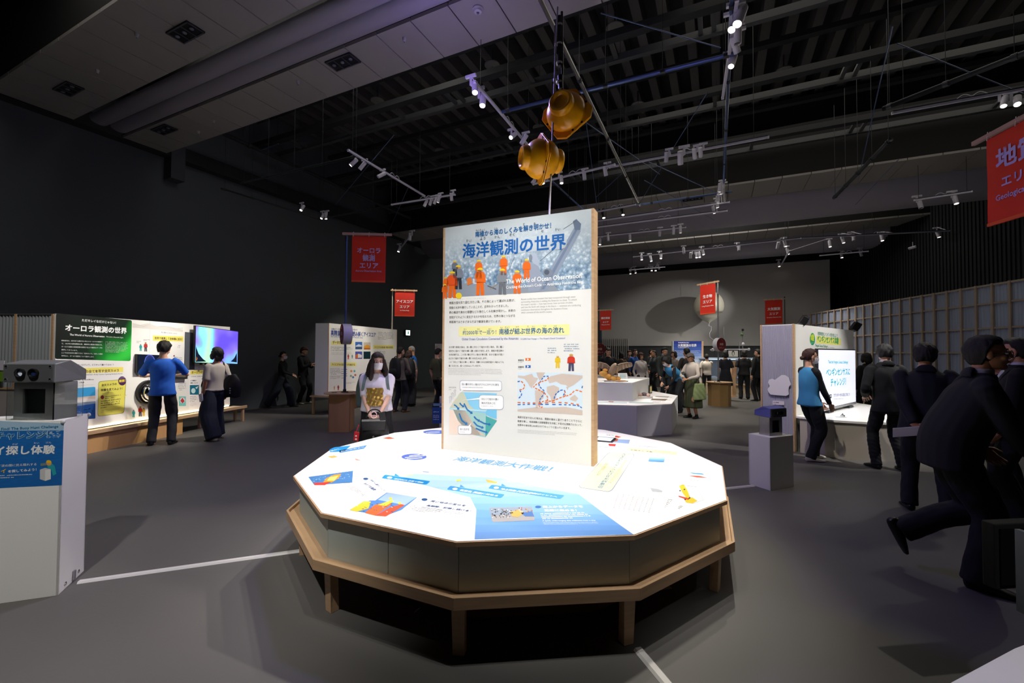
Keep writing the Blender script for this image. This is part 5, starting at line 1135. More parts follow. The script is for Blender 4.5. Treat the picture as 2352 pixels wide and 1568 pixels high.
# ------------------------------------------------------------------ ice core wall
I0 = atz(752, 952); I0 = np.array([I0[0], I0[1], 0]); zt = 2.23; d_ = ray(911, 757); I1 = CAM+d_*((zt-CH)/d_[2]); I1[2] = 0
EI = nrm(I1-I0); NI = np.array([EI[1], -EI[0], 0]); LI = np.linalg.norm(I1-I0)
IC = thing('ice_core_exhibit_panel', 'white exhibit wall about ice cores on wooden legs, behind the wooden stand', 'exhibit panel', tuple((I0+I1)/2))
MB().frame(I0+ZZ*.46, EI*LI, -NI*.38, ZZ*(zt-.46), M_WHITE).build('white_panel', IC)
MB().frame(I0+NI*.002+EI*LI+ZZ*.44, EI*.03, -NI*.384, ZZ*(zt-.44), M_WOODH).build('side_edge', IC); MB().frame(I0+NI*.004-EI*.004+ZZ*.44, EI*.02, -NI*.01, ZZ*(zt-.44), M_WOODH).build('side_edge', IC)
MB().frame(I0-EI*.06+NI*.15+ZZ*.42, EI*(LI+.1), -NI*.62, ZZ*.035, M_WOODH).build('shelf', IC)
for s in (.0, LI*.5, LI-.05):
    for o in (.1, -.4): MB().frame(I0+EI*s+NI*o, EI*.05, -NI*.05, ZZ*.42, M_WOODH).build('leg', IC, bevel=.003)
MB().frame(I0+EI*.9-NI*.1, EI*1.6, -NI*.2, ZZ*.42, M_WOOD).build('plywood_base', IC)
pi_ = Print(I0, NI, IC, .002)
pi_.part('title_lettering', 2)
pi_.text('正確なデータから地球環境の過去を解き明かせ！', (761, 757), (821, 759), '3a4a8a', .02, 1.0); pi_.text('高精度データで読み解くアイスコア', (760, 769), (863, 773), '1c3c8c', .04, 1.15)
pi_.text('Ice Core Analysis through High-Precision Data', (760, 774), (833, 777), '5a6a9a', .01)
for x0, y0, x1, y1, s_ in [(761, 783, 811, 791, 'データの正確さとは？'), (759, 832, 818, 841, 'アイスコアから気体データを抽出する'), (857, 792, 905, 801, 'アイスコアから読み解く地球の気候変動')]:
    pi_.part('yellow_heading_band', 1); pi_.poly([(x0, y0), (x1, y0), (x1, y1), (x0, y1)], 'f2e78a'); pi_.part('heading_lettering', 2); pi_.text(s_, (x0+3, y1-1.8), (x1-3, y1-1.8), '3a3a4a', .03, 1.1)
pi_.part('printed_photo', 2)
for x0, y0, c1_, c2_ in [(816, 785, '3a6cb8', 'cfdbe8'), (835, 786, 'c8c0b0', 'e0a03a'), (816, 807, '4a5ab0', 'e4dcdc'), (835, 807, '0c2c38', '0c2c38')]:
    pi_.rect(x0, y0, x0+16, y0+17, c1_); pi_.poly([(x0+1, y0+9), (x0+8, y0+5), (x0+15, y0+8), (x0+15, y0+14), (x0+1, y0+15)], c2_, 3)
pi_.rect(817, 796, 832, 801, '3a5070', 4); pi_.poly([(817, 815), (822, 812), (822, 823), (817, 823)], 'd8702c', 4); pi_.rect(836, 799, 850, 802, 'b8642c', 4)
pi_.part('body_lettering', 2)
for q, n in [([(760, 795), (811, 796), (811, 806), (760, 806)], 3), ([(758, 845), (785, 845), (785, 860), (758, 861)], 5), ([(758, 862), (784, 862), (784, 870), (758, 871)], 4), ([(868, 761), (905, 763), (905, 782), (868, 780)], 6), ([(858, 805), (887, 806), (887, 824), (858, 824)], 5), ([(790, 878), (820, 876), (820, 879), (790, 882)], 2), ([(858, 830), (905, 832), (905, 838), (858, 838)], 2), ([(784, 845), (800, 846), (800, 870), (784, 870)], 5)]:
    pi_.greek(q, n, '7a7672', hgt=.4)
pi_.greek([(760, 808), (810, 808), (810, 815), (760, 815)], 4, 'b8b4b0', hgt=.4)
pi_.part('molecule_diagram', 2)
for x, y, c in [(807, 852, 'e8844a'), (814, 852, '6ab0b8'), (816, 861, 'c8685a'), (811, 866, '3f7fb4'), (806, 863, '9aa08a')]: pi_.disc(x, y, 2.6, 2.6, c, 2, 10)
pi_.part('explorer_drawing', 2); figure(pi_, 800, 825, 12, 'c03a34', 'c03a34', '8a3a2a'); figure(pi_, 809, 823, 9, '5a8a9a', '5a8a9a', '7a6a5a'); figure(pi_, 768, 895, 9, 'd8a070', 'd8a070', '8a5a3a'); figure(pi_, 777, 896, 12, 'a03038', 'a03038', '5a2a2a')
pi_.flush()

# ------------------------------------------------------------------ wooden stands with poles, banners and round signs
def banner(p_top_l, p_top_r, hgt, lines, sub, label, rod_ext=(.16, .1), small=None, rodm=None, tcol='ffffff'):
    """cloth hanging from a rod; p are world points of the cloth's upper corners seen from the hall"""
    a, b = np.array(p_top_l, float), np.array(p_top_r, float); e = nrm(b-a); W_ = np.linalg.norm(b-a); n = np.array([e[1], -e[0], 0]); n = nrm(n)
    if n@(CAM-a) < 0: n = -n
    t = thing('area_banner', label, 'banner', tuple((a+b)/2-ZZ*hgt)); v = []; f = []; N, K = 10, 12
    for j in range(K+1):
        for i in range(N+1):
            s, q = i/N, j/K; w_ = .004*math.sin(s*5+q*2)*q+.002*math.sin(q*9+s*3); v.append(a+e*(W_*s*(1-.01*q))-ZZ*(hgt*q)+n*w_)
    for j in range(K):
        for i in range(N): f.append((j*(N+1)+i, (j+1)*(N+1)+i, (j+1)*(N+1)+i+1, j*(N+1)+i+1))
    cl_ = MB().add(v, f, M_RED).build('cloth', t, smooth=True)
    MB().beam(a-e*rod_ext[0]+ZZ*.035, b+e*rod_ext[1]+ZZ*.035, .035, .045, rodm or M_WOODH).build('hanging_rod', t, bevel=.002)
    MB().beam(a-ZZ*(hgt-.02)+n*.004, b-ZZ*(hgt-.02)+n*.004-e*.01, .018, .03, mat('hem_orange', 'e0582c', .7)).build('bottom_hem', t)
    for s in (.04, .5, .96): q = a+e*W_*s; MB().tube(q-ZZ*.02+n*.02, q+ZZ*.075+n*.01, .004, M_LAMP, 6).tube(q-ZZ*.02-n*.02, q+ZZ*.075-n*.01, .004, M_LAMP, 6).build('tie_cord', t)
    pr = Print(a+n*.016, n, cl_, .001); pr.part('banner_lettering', 1)
    def wtext(st, s0, s1, zf, bold, hs=1.0):
        vv, ff, wd = text_mesh(st, bold); A = a+e*(W_*s0)-ZZ*(hgt*zf)+n*.0075; k_ = W_*(s1-s0)/wd
        mirror = 1
        pr.mb.add([A+e*(p[0]*k_)+ZZ*(p[1]*k_*hs)+n*(p[2]*3) for p in vv], ff, ink(tcol))
    for st, s0, s1, zf in lines: wtext(st, s0, s1, zf, .04)
    wtext(sub[0], sub[1], sub[2], sub[3], .02, 1.1)
    for st, s0, s1, zf in (small or []): wtext(st, s0, s1, zf, 0)
    pr.flush(); return t
def pole(x, y, z0, z1, r, m, label):
    t = thing('banner_pole', label, 'pole', (x, y, z0)); MB().lathe((x, y, z0), ZZ, [(r, 0), (r, z1-z0)], m, 14).build('tube', t, smooth=2)
    MB().lathe((x, y, z0), ZZ, [(.07, 0), (.07, .012), (r*1.4, .02), (r*1.4, .06)], M_BLACK, 16).build('foot_plate', t, smooth=2)
    MB().lathe((x, y, z1), ZZ, [(r*1.3, -.05), (r*1.3, .0), (r*.8, .015)], m, 12).build('top_cap', t, smooth=2); return t
# aurora stand
Y = 8.19; px = atz(791, 997)[:2]; x0 = aty(791, 900, Y)[0]
def stand(cx, cy, w_, d_, hgt, top_r, label, rz=0, sides=4, m=M_WOOD, lip=True):
    t = thing('wooden_stand', label, 'stand', (cx, cy, 0))
    P = [(cx+w_/2*math.cos(rz+pi/4+k*pi/2)*1.414, cy+d_/2*math.sin(rz+pi/4+k*pi/2)*1.414) for k in range(4)] if sides == 4 else [(cx+w_/2*math.cos(rz+2*pi*k/sides), cy+w_/2*math.sin(rz+2*pi*k/sides)) for k in range(sides)]
    n = len(P)
    for i in range(n):
        a, b = np.array(P[i]), np.array(P[(i+1) % n]); nn = nrm(np.array([cx, cy])-(a+b)/2)
        MB().frame(P3(a, 0), P3(b-a, 0), P3(nn*.015, 0), ZZ*(hgt-.02), m).build('side_panel', t)
    MB().lathe((cx, cy, hgt-.022), ZZ, [(top_r, 0), (top_r, .022)], M_WOODH, 30).build('round_top', t, bevel=.002)
    return t
SX, SY = atz(787, 993)[:2]; SY += .2; SX = (787-1176)/994*SY
stand(SX, SY, .40, .36, .745, .33, 'wooden stand with a round top under the large aurora banner', .12)
PX = (793-1176)/994*SY
pole(PX, SY, .745, 3.80, .022, M_TINTSTEEL, 'tall blue-lit pole on the wooden stand, left of centre')
a = aty(809, 541, SY-.04); b = aty(887, 543, SY-.04)
rt = mat('rod_rosy', 'b08a88', .5)
banner(a, b, .91, [('オーロラ', .16, .84, .36), ('観測', .32, .68, .53), ('エリア', .24, .78, .69)], ('Aurora Observation Area', .12, .88, .775), 'large dark red banner reading aurora observation area, on the tall pole left of the board', (.19, .11), [('かん', .34, .46, .42), ('そく', .56, .68, .42)], rt, 'c9b4f0')  # lilac lettering: the violet light is put into the ink colour
def round_sign(px_, py_, y, r, ang, label, th=.05):
    c = aty(px_, py_, y); n = np.array([math.sin(ang), -math.cos(ang), 0]); t = thing('round_sign', label, 'sign', tuple(c))
    MB().lathe(c-n*th/2, n, [(r, 0), (r, th)], M_LAMP, 32).build('disc_body', t)
    MB().lathe(c+n*th/2, n, [(r*.98, 0), (r*.98, .003)], mat('sign_dark_red', '6a1a1c', .4), 32).build('red_face', t); MB().lathe(c-n*th/2, -n, [(r*.98, 0), (r*.98, .003)], mat('sign_dark_red', '6a1a1c', .4), 32).build('red_face', t)
    e = np.array([-n[1], n[0], 0]); pr = Print(c+n*(th/2+.004), n, t, .001)
    for st, zz, w_ in (('体験', .0, .6), ('スポット', -.5, .9)):
        vv, ff, wd = text_mesh(st, .03); k_ = r*w_/wd*1.3; A = c+n*(th/2+.006)-e*(r*w_*1.3/2)+ZZ*(zz*r-.1*r)
        pr.mb.add([A+e*p[0]*k_+ZZ*p[1]*k_+n*(p[2]*3) for p in vv], ff, ink('c9a8a0'))
    pr.name = 'sign_lettering'; pr.flush()
    MB().beam(c+ZZ*r*.45+e*r*.25+n*(th/2+.006), c+ZZ*r*.8-e*r*.1+n*(th/2+.006), .03, .01, ink('b04038')).build('pictogram', t)
round_sign(795, 767, SY-.05, .20, -1.02, 'dark red round sign seen edge-on, on the pole at the aurora stand', .16)
# small tools on the stand
for k, (dx, dy, L_) in enumerate([(-.15, -.12, .1), (.12, -.1, .12), (.2, .02, .08)]):
    q = np.array([SX+dx, SY+dy, .751]); MB().beam(q, q+np.array([L_, .02*k, 0]), .016, .008, M_BLACK).build('stamp_strip', label=['black clip at the left of the wooden stand top', 'black clip at the middle front of the wooden stand top', 'black clip at the right of the wooden stand top'][k], cat='clip')
# ice core banner
Y = 13.7; pole(aty(901, 700, Y+.05)[0], Y+.05, 0, 3.52, .02, mat('pale_pole', 'b8b0a0', .4), 'thin pale pole holding the ice core banner')
banner(aty(907, 669, Y), aty(953, 670, Y), .79, [('アイスコア', .08, .92, .45), ('エリア', .26, .74, .66)], ('Ice Core Area', .28, .72, .78), 'bright red banner reading ice core area, above the ice core wall', (.13, .08))
# geology banner at right
GA = aty(2266, 322, 4.52); GB = aty(2420, 262, 3.87); GB[2] = GA[2]-.0; 
banner(GA, GB, .925, [('地質', .17, .83, .38), ('エリア', .25, .77, .60)], ('Geological Area', .15, .87, .74), 'large red banner reading geological area at the right edge, hung from a wooden rod', (.16, .1), [('ち', .28, .34, .22), ('しつ', .55, .68, .22)], rt, 'b9a8f4')
pole(GB[0]+.1, GB[1]-.12, 0, 3.9, .022, M_TINTSTEEL, 'pole of the geological banner just outside the right edge') if False else None
# living creatures banner, stand and balloon
Y = 12.75; PXc = aty(1649, 700, Y)[0]
stand(aty(1653, 900, Y)[0], Y+.02, .62, .55, .70, .36, 'octagonal wooden stand with the creature area pole, right of the green-bag lady', .39, 8, mat('stand_oak', '9a7a48', .55, var=.2, vscale=6, stretch=(1, 1, .2)))
pole(PXc, Y, .70, 3.68, .022, M_METAL, 'slim metal pole on the octagonal wooden stand')
banner(aty(1608, 656, Y-.08), aty(1643, 650, Y-.5), .86, [('生き物', .2, .8, .44), ('エリア', .2, .8, .62)], ('Living Creature Area', .12, .88, .74), 'bright orange red banner reading creature area, in front of the balloon', (.1, .12))
round_sign(1652, 791, Y-.2, .195, .45, 'round dark red sign facing the viewer on the creature area pole', .14)
for k in range(7): MB().ell((aty(1653, 900, Y)[0]-.2+k*.07, Y-.12+.06*(k % 2), .71), (.022, .018, .01), M_WHITE if k % 2 else ink('3a4a2c'), 8, 6).build('stamp_pad', label=['leftmost dark stamp item on the octagonal stand top', 'second item, white, on the octagonal stand top left of the pole', 'dark item just right of the pole foot on the octagonal stand', 'rightmost white item on the octagonal stand top'][k], cat='stamp pad') if k < 4 else None
Y = 16.9; pole(aty(1803, 760, Y)[0], Y, 0, 3.75, .015, M_DARKSTEEL, 'thin pole of the atmospheric banner behind the corrugated booth')
banner(aty(1757, 690, Y), aty(1797, 688, Y), .93, [('大気観測', .14, .86, .42), ('エリア', .25, .75, .62)], ('Atmospheric Observation Area', .08, .92, .74), 'red banner reading atmospheric observation area, above the corrugated booth', (.08, .1))
Y = 19.2; pole(aty(1375, 760, Y)[0], Y, 0, 3.5, .015, M_DARKSTEEL, 'thin pole of the meteorite banner beside the display board')
banner(aty(1378, 714, Y), aty(1404, 713, Y), .86, [('隕石探査', .12, .88, .42), ('エリア', .25, .75, .62)], ('Meteorite Area', .15, .85, .74), 'dim red banner reading meteorite area, right beside the display board', (.1, .1))
round_sign(1377, 802, 14.0, .2, .1, 'small round dark red sign peeking out at the right edge of the display board')
# weather balloon with sonde
bc = aty(1628, 702, 17.9); t = thing('weather_balloon', 'pale weather balloon behind the creature area banner', 'balloon', tuple(bc))
rr = .575; prof = [(.006, -rr*1.33), (.03, -rr*1.28), (.05, -rr*1.2)]
for th in np.linspace(-1.0, 1.5, 16): prof.append((rr*math.cos(th)*1.0, rr*math.sin(th)*1.06))
prof[3:6] = [(rr*.45, -rr*.98), (rr*.68, -rr*.78), (rr*.86, -rr*.5)]
prof.append((.004, rr*1.06)); MB().lathe(bc, ZZ, prof, mat('balloon_latex', 'd8d3bd', .35, var=.03), 32).build('envelope', t, smooth=True)
MB().tube(bc-ZZ*rr*1.45, bc-ZZ*rr*1.3, .02, M_LAMP, 8).build('neck_tie', t)
MB().path([bc-ZZ*rr*1.45, bc-ZZ*rr*1.5+np.array([.1, 0, 0]), bc-ZZ*1.0+np.array([.1, 0, 0]), bc-ZZ*1.15+np.array([.02, 0, 0]), bc-ZZ*1.3+np.array([.04, 0, 0]), bc-ZZ*1.4+np.array([.16, 0, 0]), bc-ZZ*1.42+np.array([.3, 0, 0])], .008, M_LAMP, 6).build('cord', t)
MB().frame(bc-ZZ*1.47+np.array([.26, -.03, 0]), (.12, 0, 0), (0, .06, 0), (0, 0, .06), M_WHITE).build('sonde_box', t, bevel=.008)
MB().tube(bc+ZZ*rr*1.05, (bc[0], bc[1], 7.9), .003, M_DARKSTEEL, 4).build('suspension_wire', t)

# ------------------------------------------------------------------ two-tier white table with the stuffed bird
WT = thing('tiered_exhibit_table', 'two-tier white exhibit table with faceted sides and a stuffed bird on top', 'table', (1.6, 9.9, 0))
LP = [(-.9, 9.4), (.2, 8.5), (1.28, 8.16), (2.30, 7.98), (3.04, 8.25), (3.78, 9.88), (3.5, 11.3), (2.4, 12.4), (.6, 12.3), (-.8, 11.2)]
LPc = np.mean(np.array(LP), 0)
fc = [M_WHITE]
for i in range(len(LP)):
    a, b = np.array(LP[i]), np.array(LP[(i+1) % len(LP)]); nn = nrm(LPc-(a+b)/2); d = nrm(b-a)
    MB().frame(P3(a+d*.002, 0), P3(b-a-d*.004, 0), P3(nn*.02, 0), ZZ*.555, mat('white_side', 'd9d8d8', .5)).build('side_panel', WT)
MB().prism(LP, .556, .576, M_TOP).build('lower_top', WT)
UP = [(-.3, 9.75), (1.2, 8.90), (2.41, 8.70), (3.83, 11.68), (1.4, 12.1), (-.3, 11.3)]
UP = [(-.3, 9.6), (1.2, 8.86), (2.42, 8.69), (3.30, 10.4), (2.6, 11.7), (1.0, 12.0), (-.3, 11.3)]
UPc = np.mean(np.array(UP), 0)
for i in range(len(UP)):
    a, b = np.array(UP[i]), np.array(UP[(i+1) % len(UP)]); nn = nrm(UPc-(a+b)/2); d = nrm(b-a)
    MB().frame(P3(a+d*.002, .576), P3(b-a-d*.004, 0), P3(nn*.02, 0), ZZ*.352, mat('white_side', 'd9d8d8', .5)).build('riser_panel', WT)
MB().prism(UP, .928, .945, M_TOP).build('upper_top', WT)
pw_ = Print((0, 0, .577), ZZ, WT, .001); pw_.part('printed_photo', 1)
for q in [[(1372, 922), (1440, 924), (1440, 926.5), (1372, 925)], [(1446, 922), (1502, 924), (1500, 926), (1444, 925)]]: pw_.poly(q, 'b9cfd0')
pw_.poly([(1498, 915), (1534, 916), (1528, 920), (1494, 918.5)], '6a5a4a'); pw_.poly([(1507, 909), (1538, 910), (1534, 913), (1504, 911)], 'a8a098'); pw_.poly([(1398, 921), (1410, 921.5), (1408, 924), (1398, 923)], 'b86a5a')
pw_.part('body_lettering', 2); pw_.greek([(1500, 921), (1530, 922), (1526, 925), (1498, 924)], 2, '8a8a8a'); pw_.greek([(1538, 911), (1552, 912), (1548, 914), (1536, 913)], 1, '9a9a9a'); pw_.greek([(1532, 917), (1548, 918), (1545, 920), (1530, 919)], 1, '9a9a9a'); pw_.flush()
# stuffed skua on driftwood
bz = .945; by = 9.35; bxl = aty(1400, 880, by)[0]
def BW_(px, py, y=by): return aty(px, py, y)
t = thing('stuffed_bird', 'stuffed brown seabird with raised wings on the upper table', 'stuffed bird', tuple(BW_(1408, 866)))
mf = mat('bird_feather_brown', '8c7862', .8, var=.35, vscale=26, stretch=(1, 1, 3)); mfl = mat('bird_feather_pale', 'b09a80', .8, var=.2, vscale=30)
c = BW_(1406, 850); ax = nrm(np.array([.35, -.2, .8])); s1_ = nrm(np.cross(ax, [0, 1, 0])); s2_ = np.cross(ax, s1_)
MB().ell(c, (.07, .075, .17), mf, 18, 12, ax=np.array([s1_, s2_, ax])).build('body', t, smooth=True)
hd = BW_(1413, 838, by-.03); MB().ell(hd, (.042, .05, .042), mfl, 14, 10).build('head', t, smooth=True); MB().tube(hd-np.array([-.03, .03, 0]), hd+np.array([.075, -.07, -.02]), .014, M_BLACK, 8, .004).build('beak', t, smooth=True)
for ex_ in (-.02, .02): MB().ell(hd+np.array([.02, -.045, .012]), (.006, .006, .006), M_BLACK, 8, 6).build('eye', t) if ex_ > 0 else None
def wing(root, pts, nm):
    """row of overlapping feather blades from shoulder to tip"""
    pts = [np.array(p, float) for p in pts]; mb = MB()
    for k in range(18):
        s = k/17; j = s*(len(pts)-1); i = min(int(j), len(pts)-2); q = pts[i]*(1-(j-i))+pts[i+1]*(j-i); L_ = .19*(1-.5*s); d = nrm(np.array([(-.2 if pts[-1][0] > pts[0][0] else .2)*(1-s*2.6), .15, -1]))
        sd = nrm(pts[-1]-pts[0])*.024; mb.add([q-sd, q+sd, q+sd*.9+d*L_*.7, q+d*L_, q-sd*.9+d*L_*.7, q-sd+np.array([0, .012, .0]), q+sd+np.array([0, .012, 0]), q+d*L_+np.array([0, .01, 0])], [(0, 1, 2, 3, 4), (6, 5, 4, 3, 2), (0, 5, 6, 1)], mf if k % 3 else mfl)
    for i in range(len(pts)-1): mb.tube(pts[i], pts[i+1], .022*(1-.2*i), mf, 8, .022*(1-.2*(i+1)))
    mb.build(nm, t, smooth=False)
wing(c, [BW_(1402, 846), BW_(1392, 836), BW_(1378, 832), BW_(1364, 833)], 'wing'); wing(c, [BW_(1413, 843), BW_(1424, 836), BW_(1438, 833), BW_(1449, 833)], 'wing')
MB().frame(BW_(1392, 866)-np.array([0, 0, 0]), (.12, .02, .02), (0, .06, 0), (-.05, 0, -.02), mf).build('tail', t)
for px in (1405, 1410): MB().tube(BW_(px, 862), BW_(px, 870), .006, M_BLACK, 6).build('leg', t)
mst = mat('driftwood_amber', 'd09a45', .6, var=.3, vscale=14, bump=.4, bscale=20)
t = thing('rock_perch', 'amber coloured rocky perch under the stuffed bird', 'rock', tuple(BW_(1405, 876)))
for px, py, r in [(1386, 858, .085), (1396, 864, .08), (1407, 869, .075), (1419, 869, .06), (1390, 850, .05), (1400, 873, .06)]:
    q = BW_(px, py); q[2] = max(q[2], bz+r*.6); MB().ell(q, (r*1.1, r, r*.75), mst, 12, 8).build('rock_lump', t, smooth=True)
t = thing('perch_board', 'thin dark label board lying in front of the stuffed bird', 'board', tuple(BW_(1408, 875, 9.05)))
q = BW_(1388, 876, 8.98); q[2] = bz; MB().frame(q, (.5, .02, 0), (0, .03, 0), (0, 0, .012), M_BLACK).build('bar', t); MB().frame(q+[.05, .002, .012], (.12, .005, 0), (0, .02, 0), (0, 0, .004), M_WHITE).build('tag', t)
q = BW_(1424, 878, 8.9); q[2] = bz+.02; t = MB().ell(q, (.14, .03, .02), mat('bone_tan', 'b58a60', .6, var=.2), 14, 8).build('bone_specimen', label='long tan bone lying on the upper table right of the bird', cat='bone', smooth=True)
# sign card and skull, tablet etc.
q = BW_(1421, 857, 9.9); q[2] = bz
t = thing('info_card', 'white slanted info card standing behind the bird', 'card', tuple(q)); MB().frame(q, (.21, 0, 0), (-.015, .02, .13), (0, .006, .001), M_WHITE).build('card', t); pc_ = MB()
for k in range(5): pc_.frame(q+np.array([.02, -.002+.003*k, .02+.02*k]), (.16-.02*(k % 2), 0, 0), (0, -.001, 0), (0, 0, .006), ink('4aa0a8'))
pc_.build('printed_lines', t)
q = aty(1481, 918, 9.2); q[2] = .577
t = thing('penguin_skeleton_case', 'small pale specimen group on the lower table, right of the riser', 'specimen', tuple(q))
MB().frame(q+[-.2, -.06, 0], (.36, .03, 0), (.03, .2, 0), (0, 0, .05), mat('specimen_tray', 'd8d2cc', .5)).build('tray', t, bevel=.006)
for dx, dy, r, m in [(.0, .05, .05, mat('fur_grey', '6a6060', .9, var=.3)), (-.1, 0, .04, mat('specimen_pink', 'c8a89a', .7, var=.3)), (.07, -.02, .035, mat('specimen_pink', 'c8a89a'))]: MB().ell(q+[dx, dy, .05+r*.6], (r*1.2, r, r), m, 14, 10).build('specimen', t, smooth=True)
q = aty(1492, 890, 10.25); q[2] = .577; t = thing('photo_frame', 'small framed card leaning on the riser', 'frame', tuple(q))
MB().frame(q+[-.02, 0, 0], (.1, .14, 0), (.02, -.014, 0), (0, 0, .2), M_BLACK).build('frame', t); MB().frame(q+[.008, 0, .03], (.07, .1, 0), (.004, -.004, 0), (0, 0, .14), ink('d8c884')).build('picture', t)
# ------------------------------------------------------------------ atmosphere board in the back
q0 = aty(1546, 898, 17.3); q1 = aty(1612, 898, 17.3); z0 = 0; zt = aty(1546, 783, 17.3)[2]; W_ = q1[0]-q0[0]
t = thing('atmosphere_board', 'blue and white exhibit board about the atmosphere behind the green-bag lady', 'display board', ((q0[0]+q1[0])/2, 17.3, 0))
MB().frame((q0[0], 17.3, 0), (W_, 0, 0), (0, .14, 0), (0, 0, zt), M_WHITE).build('board_panel', t); MB().frame((q1[0], 17.29, 0), (.07, 0, 0), (0, .15, 0), (0, 0, zt), M_WOODH).build('side_edge', t)
pr = Print((q0[0], 17.298, 0), (0, -1, 0), t, .002); cols_ = ['2a3f98', '3450a6', '4060b2', '5a78c0', '7a95cf', '9db3da', 'c5d2e4', 'dcdcd2']
pr.part('sky_poster', 1)
for k in range(8): pr.rect(1547, 783+k*7.1, 1612, 783+(k+1)*7.1, cols_[k])
pr.rect(1547, 839, 1612, 844, '5a7ab8'); pr.part('title_lettering', 2); pr.text('大気観測の世界', (1557, 795.5), (1600, 795.5), 'ffffff', .05, 1.1); pr.greek([(1558, 785), (1600, 785), (1600, 788), (1558, 788)], 1, 'ffffff', hgt=.7); pr.greek([(1558, 797), (1600, 797), (1600, 799), (1558, 799)], 1, 'ffffff', hgt=.7)
pr.greek([(1549, 804), (1610, 804), (1610, 813), (1549, 813)], 4, 'c8d4f0', hgt=.4); pr.part('round_badge', 2); pr.disc(1553.5, 849, 3.4, 3.6, '2a8a8a'); pr.part('body_lettering', 2); pr.greek([(1560, 848), (1608, 848), (1608, 890), (1560, 890)], 10, '8a94a8', hgt=.4); pr.flush()
# glass cases, posts and boards at the far right centre
t = thing('glass_display_case', 'long lit glass display case with wooden base behind the wooden stand', 'display case', (8.4, 16.9, 0))
cx0 = aty(1624, 870, 16.6)[0]; cx1 = aty(1752, 870, 16.6)[0]
MB().frame((cx0, 16.5, .0), (cx1-cx0, 0, 0), (0, .9, 0), (0, 0, 0.32), mat('case_base', 'b8a588', .6)).build('base', t); MB().frame((cx0, 16.45, 0.32), (cx1-cx0, 0, 0), (0, 1.0, 0), (0, 0, .05), M_WOODH).build('sill', t)
g = mat('case_glass', 'dfeaf0', .03, trans=.95)
MB().frame((cx0, 16.5, .41), (cx1-cx0, 0, 0), (0, .01, 0), (0, 0, .9), g).build('glass_front', t); MB().frame((cx0, 17.4, .41), (cx1-cx0, 0, 0), (0, .04, 0), (0, 0, .9), mat('case_back', '9a9ca0', .6)).build('back_board', t)
MB().frame((cx0, 16.48, 1.31), (cx1-cx0, 0, 0), (0, .95, 0), (0, 0, .05), mat('case_light_lid', 'b8c8e0', .5)).build('lid', t); MB().frame((cx0+.1, 16.7, 1.295), (cx1-cx0-.2, 0, 0), (0, .1, 0), (0, 0, .012), mat('case_strip', 'bcd8ff', .4, emit=6)).build('light_strip', t)
for k in range(5): MB().frame((cx0+(cx1-cx0)*k/4-.02, 16.47, .41), (.03, 0, 0), (0, .03, 0), (0, 0, .9), M_METAL).build('corner_post', t)
for k, (px, m) in enumerate([(1628, 'c8c4bc'), (1640, 'e0dcd8'), (1690, 'd8d4cc'), (1720, 'b8b4ac')]):
    q = aty(px, 866, 16.95); tt = thing('case_exhibit', ['pale folded exhibit inside the far glass case, leftmost', 'white rounded exhibit inside the far glass case beside the pole', 'pale exhibit inside the far glass case behind the dark-haired woman', 'grey exhibit inside the far glass case at its right'][k], 'exhibit', (q[0], 16.95, .41))
    MB().ell((q[0], 16.95, .41+.12), (.16, .12, .12), mat('exhibit_'+m, m, .6, var=.2), 12, 8).build('shape', tt, smooth=True); MB().frame((q[0]-.2, 16.8, .41), (.4, 0, 0), (0, .3, 0), (0, 0, .02), M_WHITE).build('plinth', tt)
q = aty(1686, 900, 15.4); t = thing('wooden_post', 'thick orange wooden post in front of the glass case', 'post', (q[0], 15.4, 0)); MB().frame((q[0]-.06, 15.4, 0), (.13, 0, 0), (0, .13, 0), (0, 0, 1.25), M_WOODH).build('post', t, bevel=.006); MB().frame((q[0]-.08, 15.38, 0), (.17, 0, 0), (0, .17, 0), (0, 0, .03), M_WOOD).build('base_block', t)
# hanging sign frame with instruments
ya = 15.2; t = thing('instrument_rack', 'pale horizontal instrument rack with small sensors and a penguin picture board', 'rack', tuple(aty(1690, 810, ya)))
MB().beam(aty(1632, 803, ya), aty(1722, 802, ya), .05, .05, M_LAMP).build('rail', t)
for px, y0, y1 in [(1662, 750, 822), (1664, 780, 840), (1698, 785, 830), (1706, 757, 822)]: MB().tube(aty(px, y0, ya), aty(px, y1, ya), .018, M_METAL, 8).build('rod', t)
p0 = aty(1671, 821, ya-.1); p1 = aty(1697, 821, ya-.1); hz = aty(1671, 803, ya-.1)[2]-p0[2]
MB().frame(p0, p1-p0, (0, .03, 0), ZZ*hz, M_BLACK).build('board_frame', t); MB().frame(p0+[.03, -.004, .03], (p1[0]-p0[0]-.06, 0, 0), (0, .006, 0), ZZ*(hz-.06), mat('sheet_pale', 'dcdcd8', .5)).build('sheet', t)
pr = Print(p0+np.array([0, -.006, 0]), (0, -1, 0), t, .002); pr.part('penguin_outline', 1); pr.disc(1684, 811, 3.2, 6, '2a2a2a', 1, 14); pr.disc(1684, 812, 2, 4.2, 'dcdcd8', 2, 14); pr.flush()
for px, py, r, m in [(1706, 757, .04, M_BLACK), (1704, 768, .05, mat('plant_green', '4a6a3a', .8)), (1707, 790, .05, M_LAMP), (1637, 803, .05, M_LAMP), (1720, 802, .045, M_LAMP), (1662, 810, .04, M_METAL)]: MB().lathe(aty(px, py, ya-.03), ZZ, [(r*.7, -r), (r, -r*.3), (r*.8, r*.8), (r*.3, r)], m, 12).build('sensor_pod', t, smooth=2)
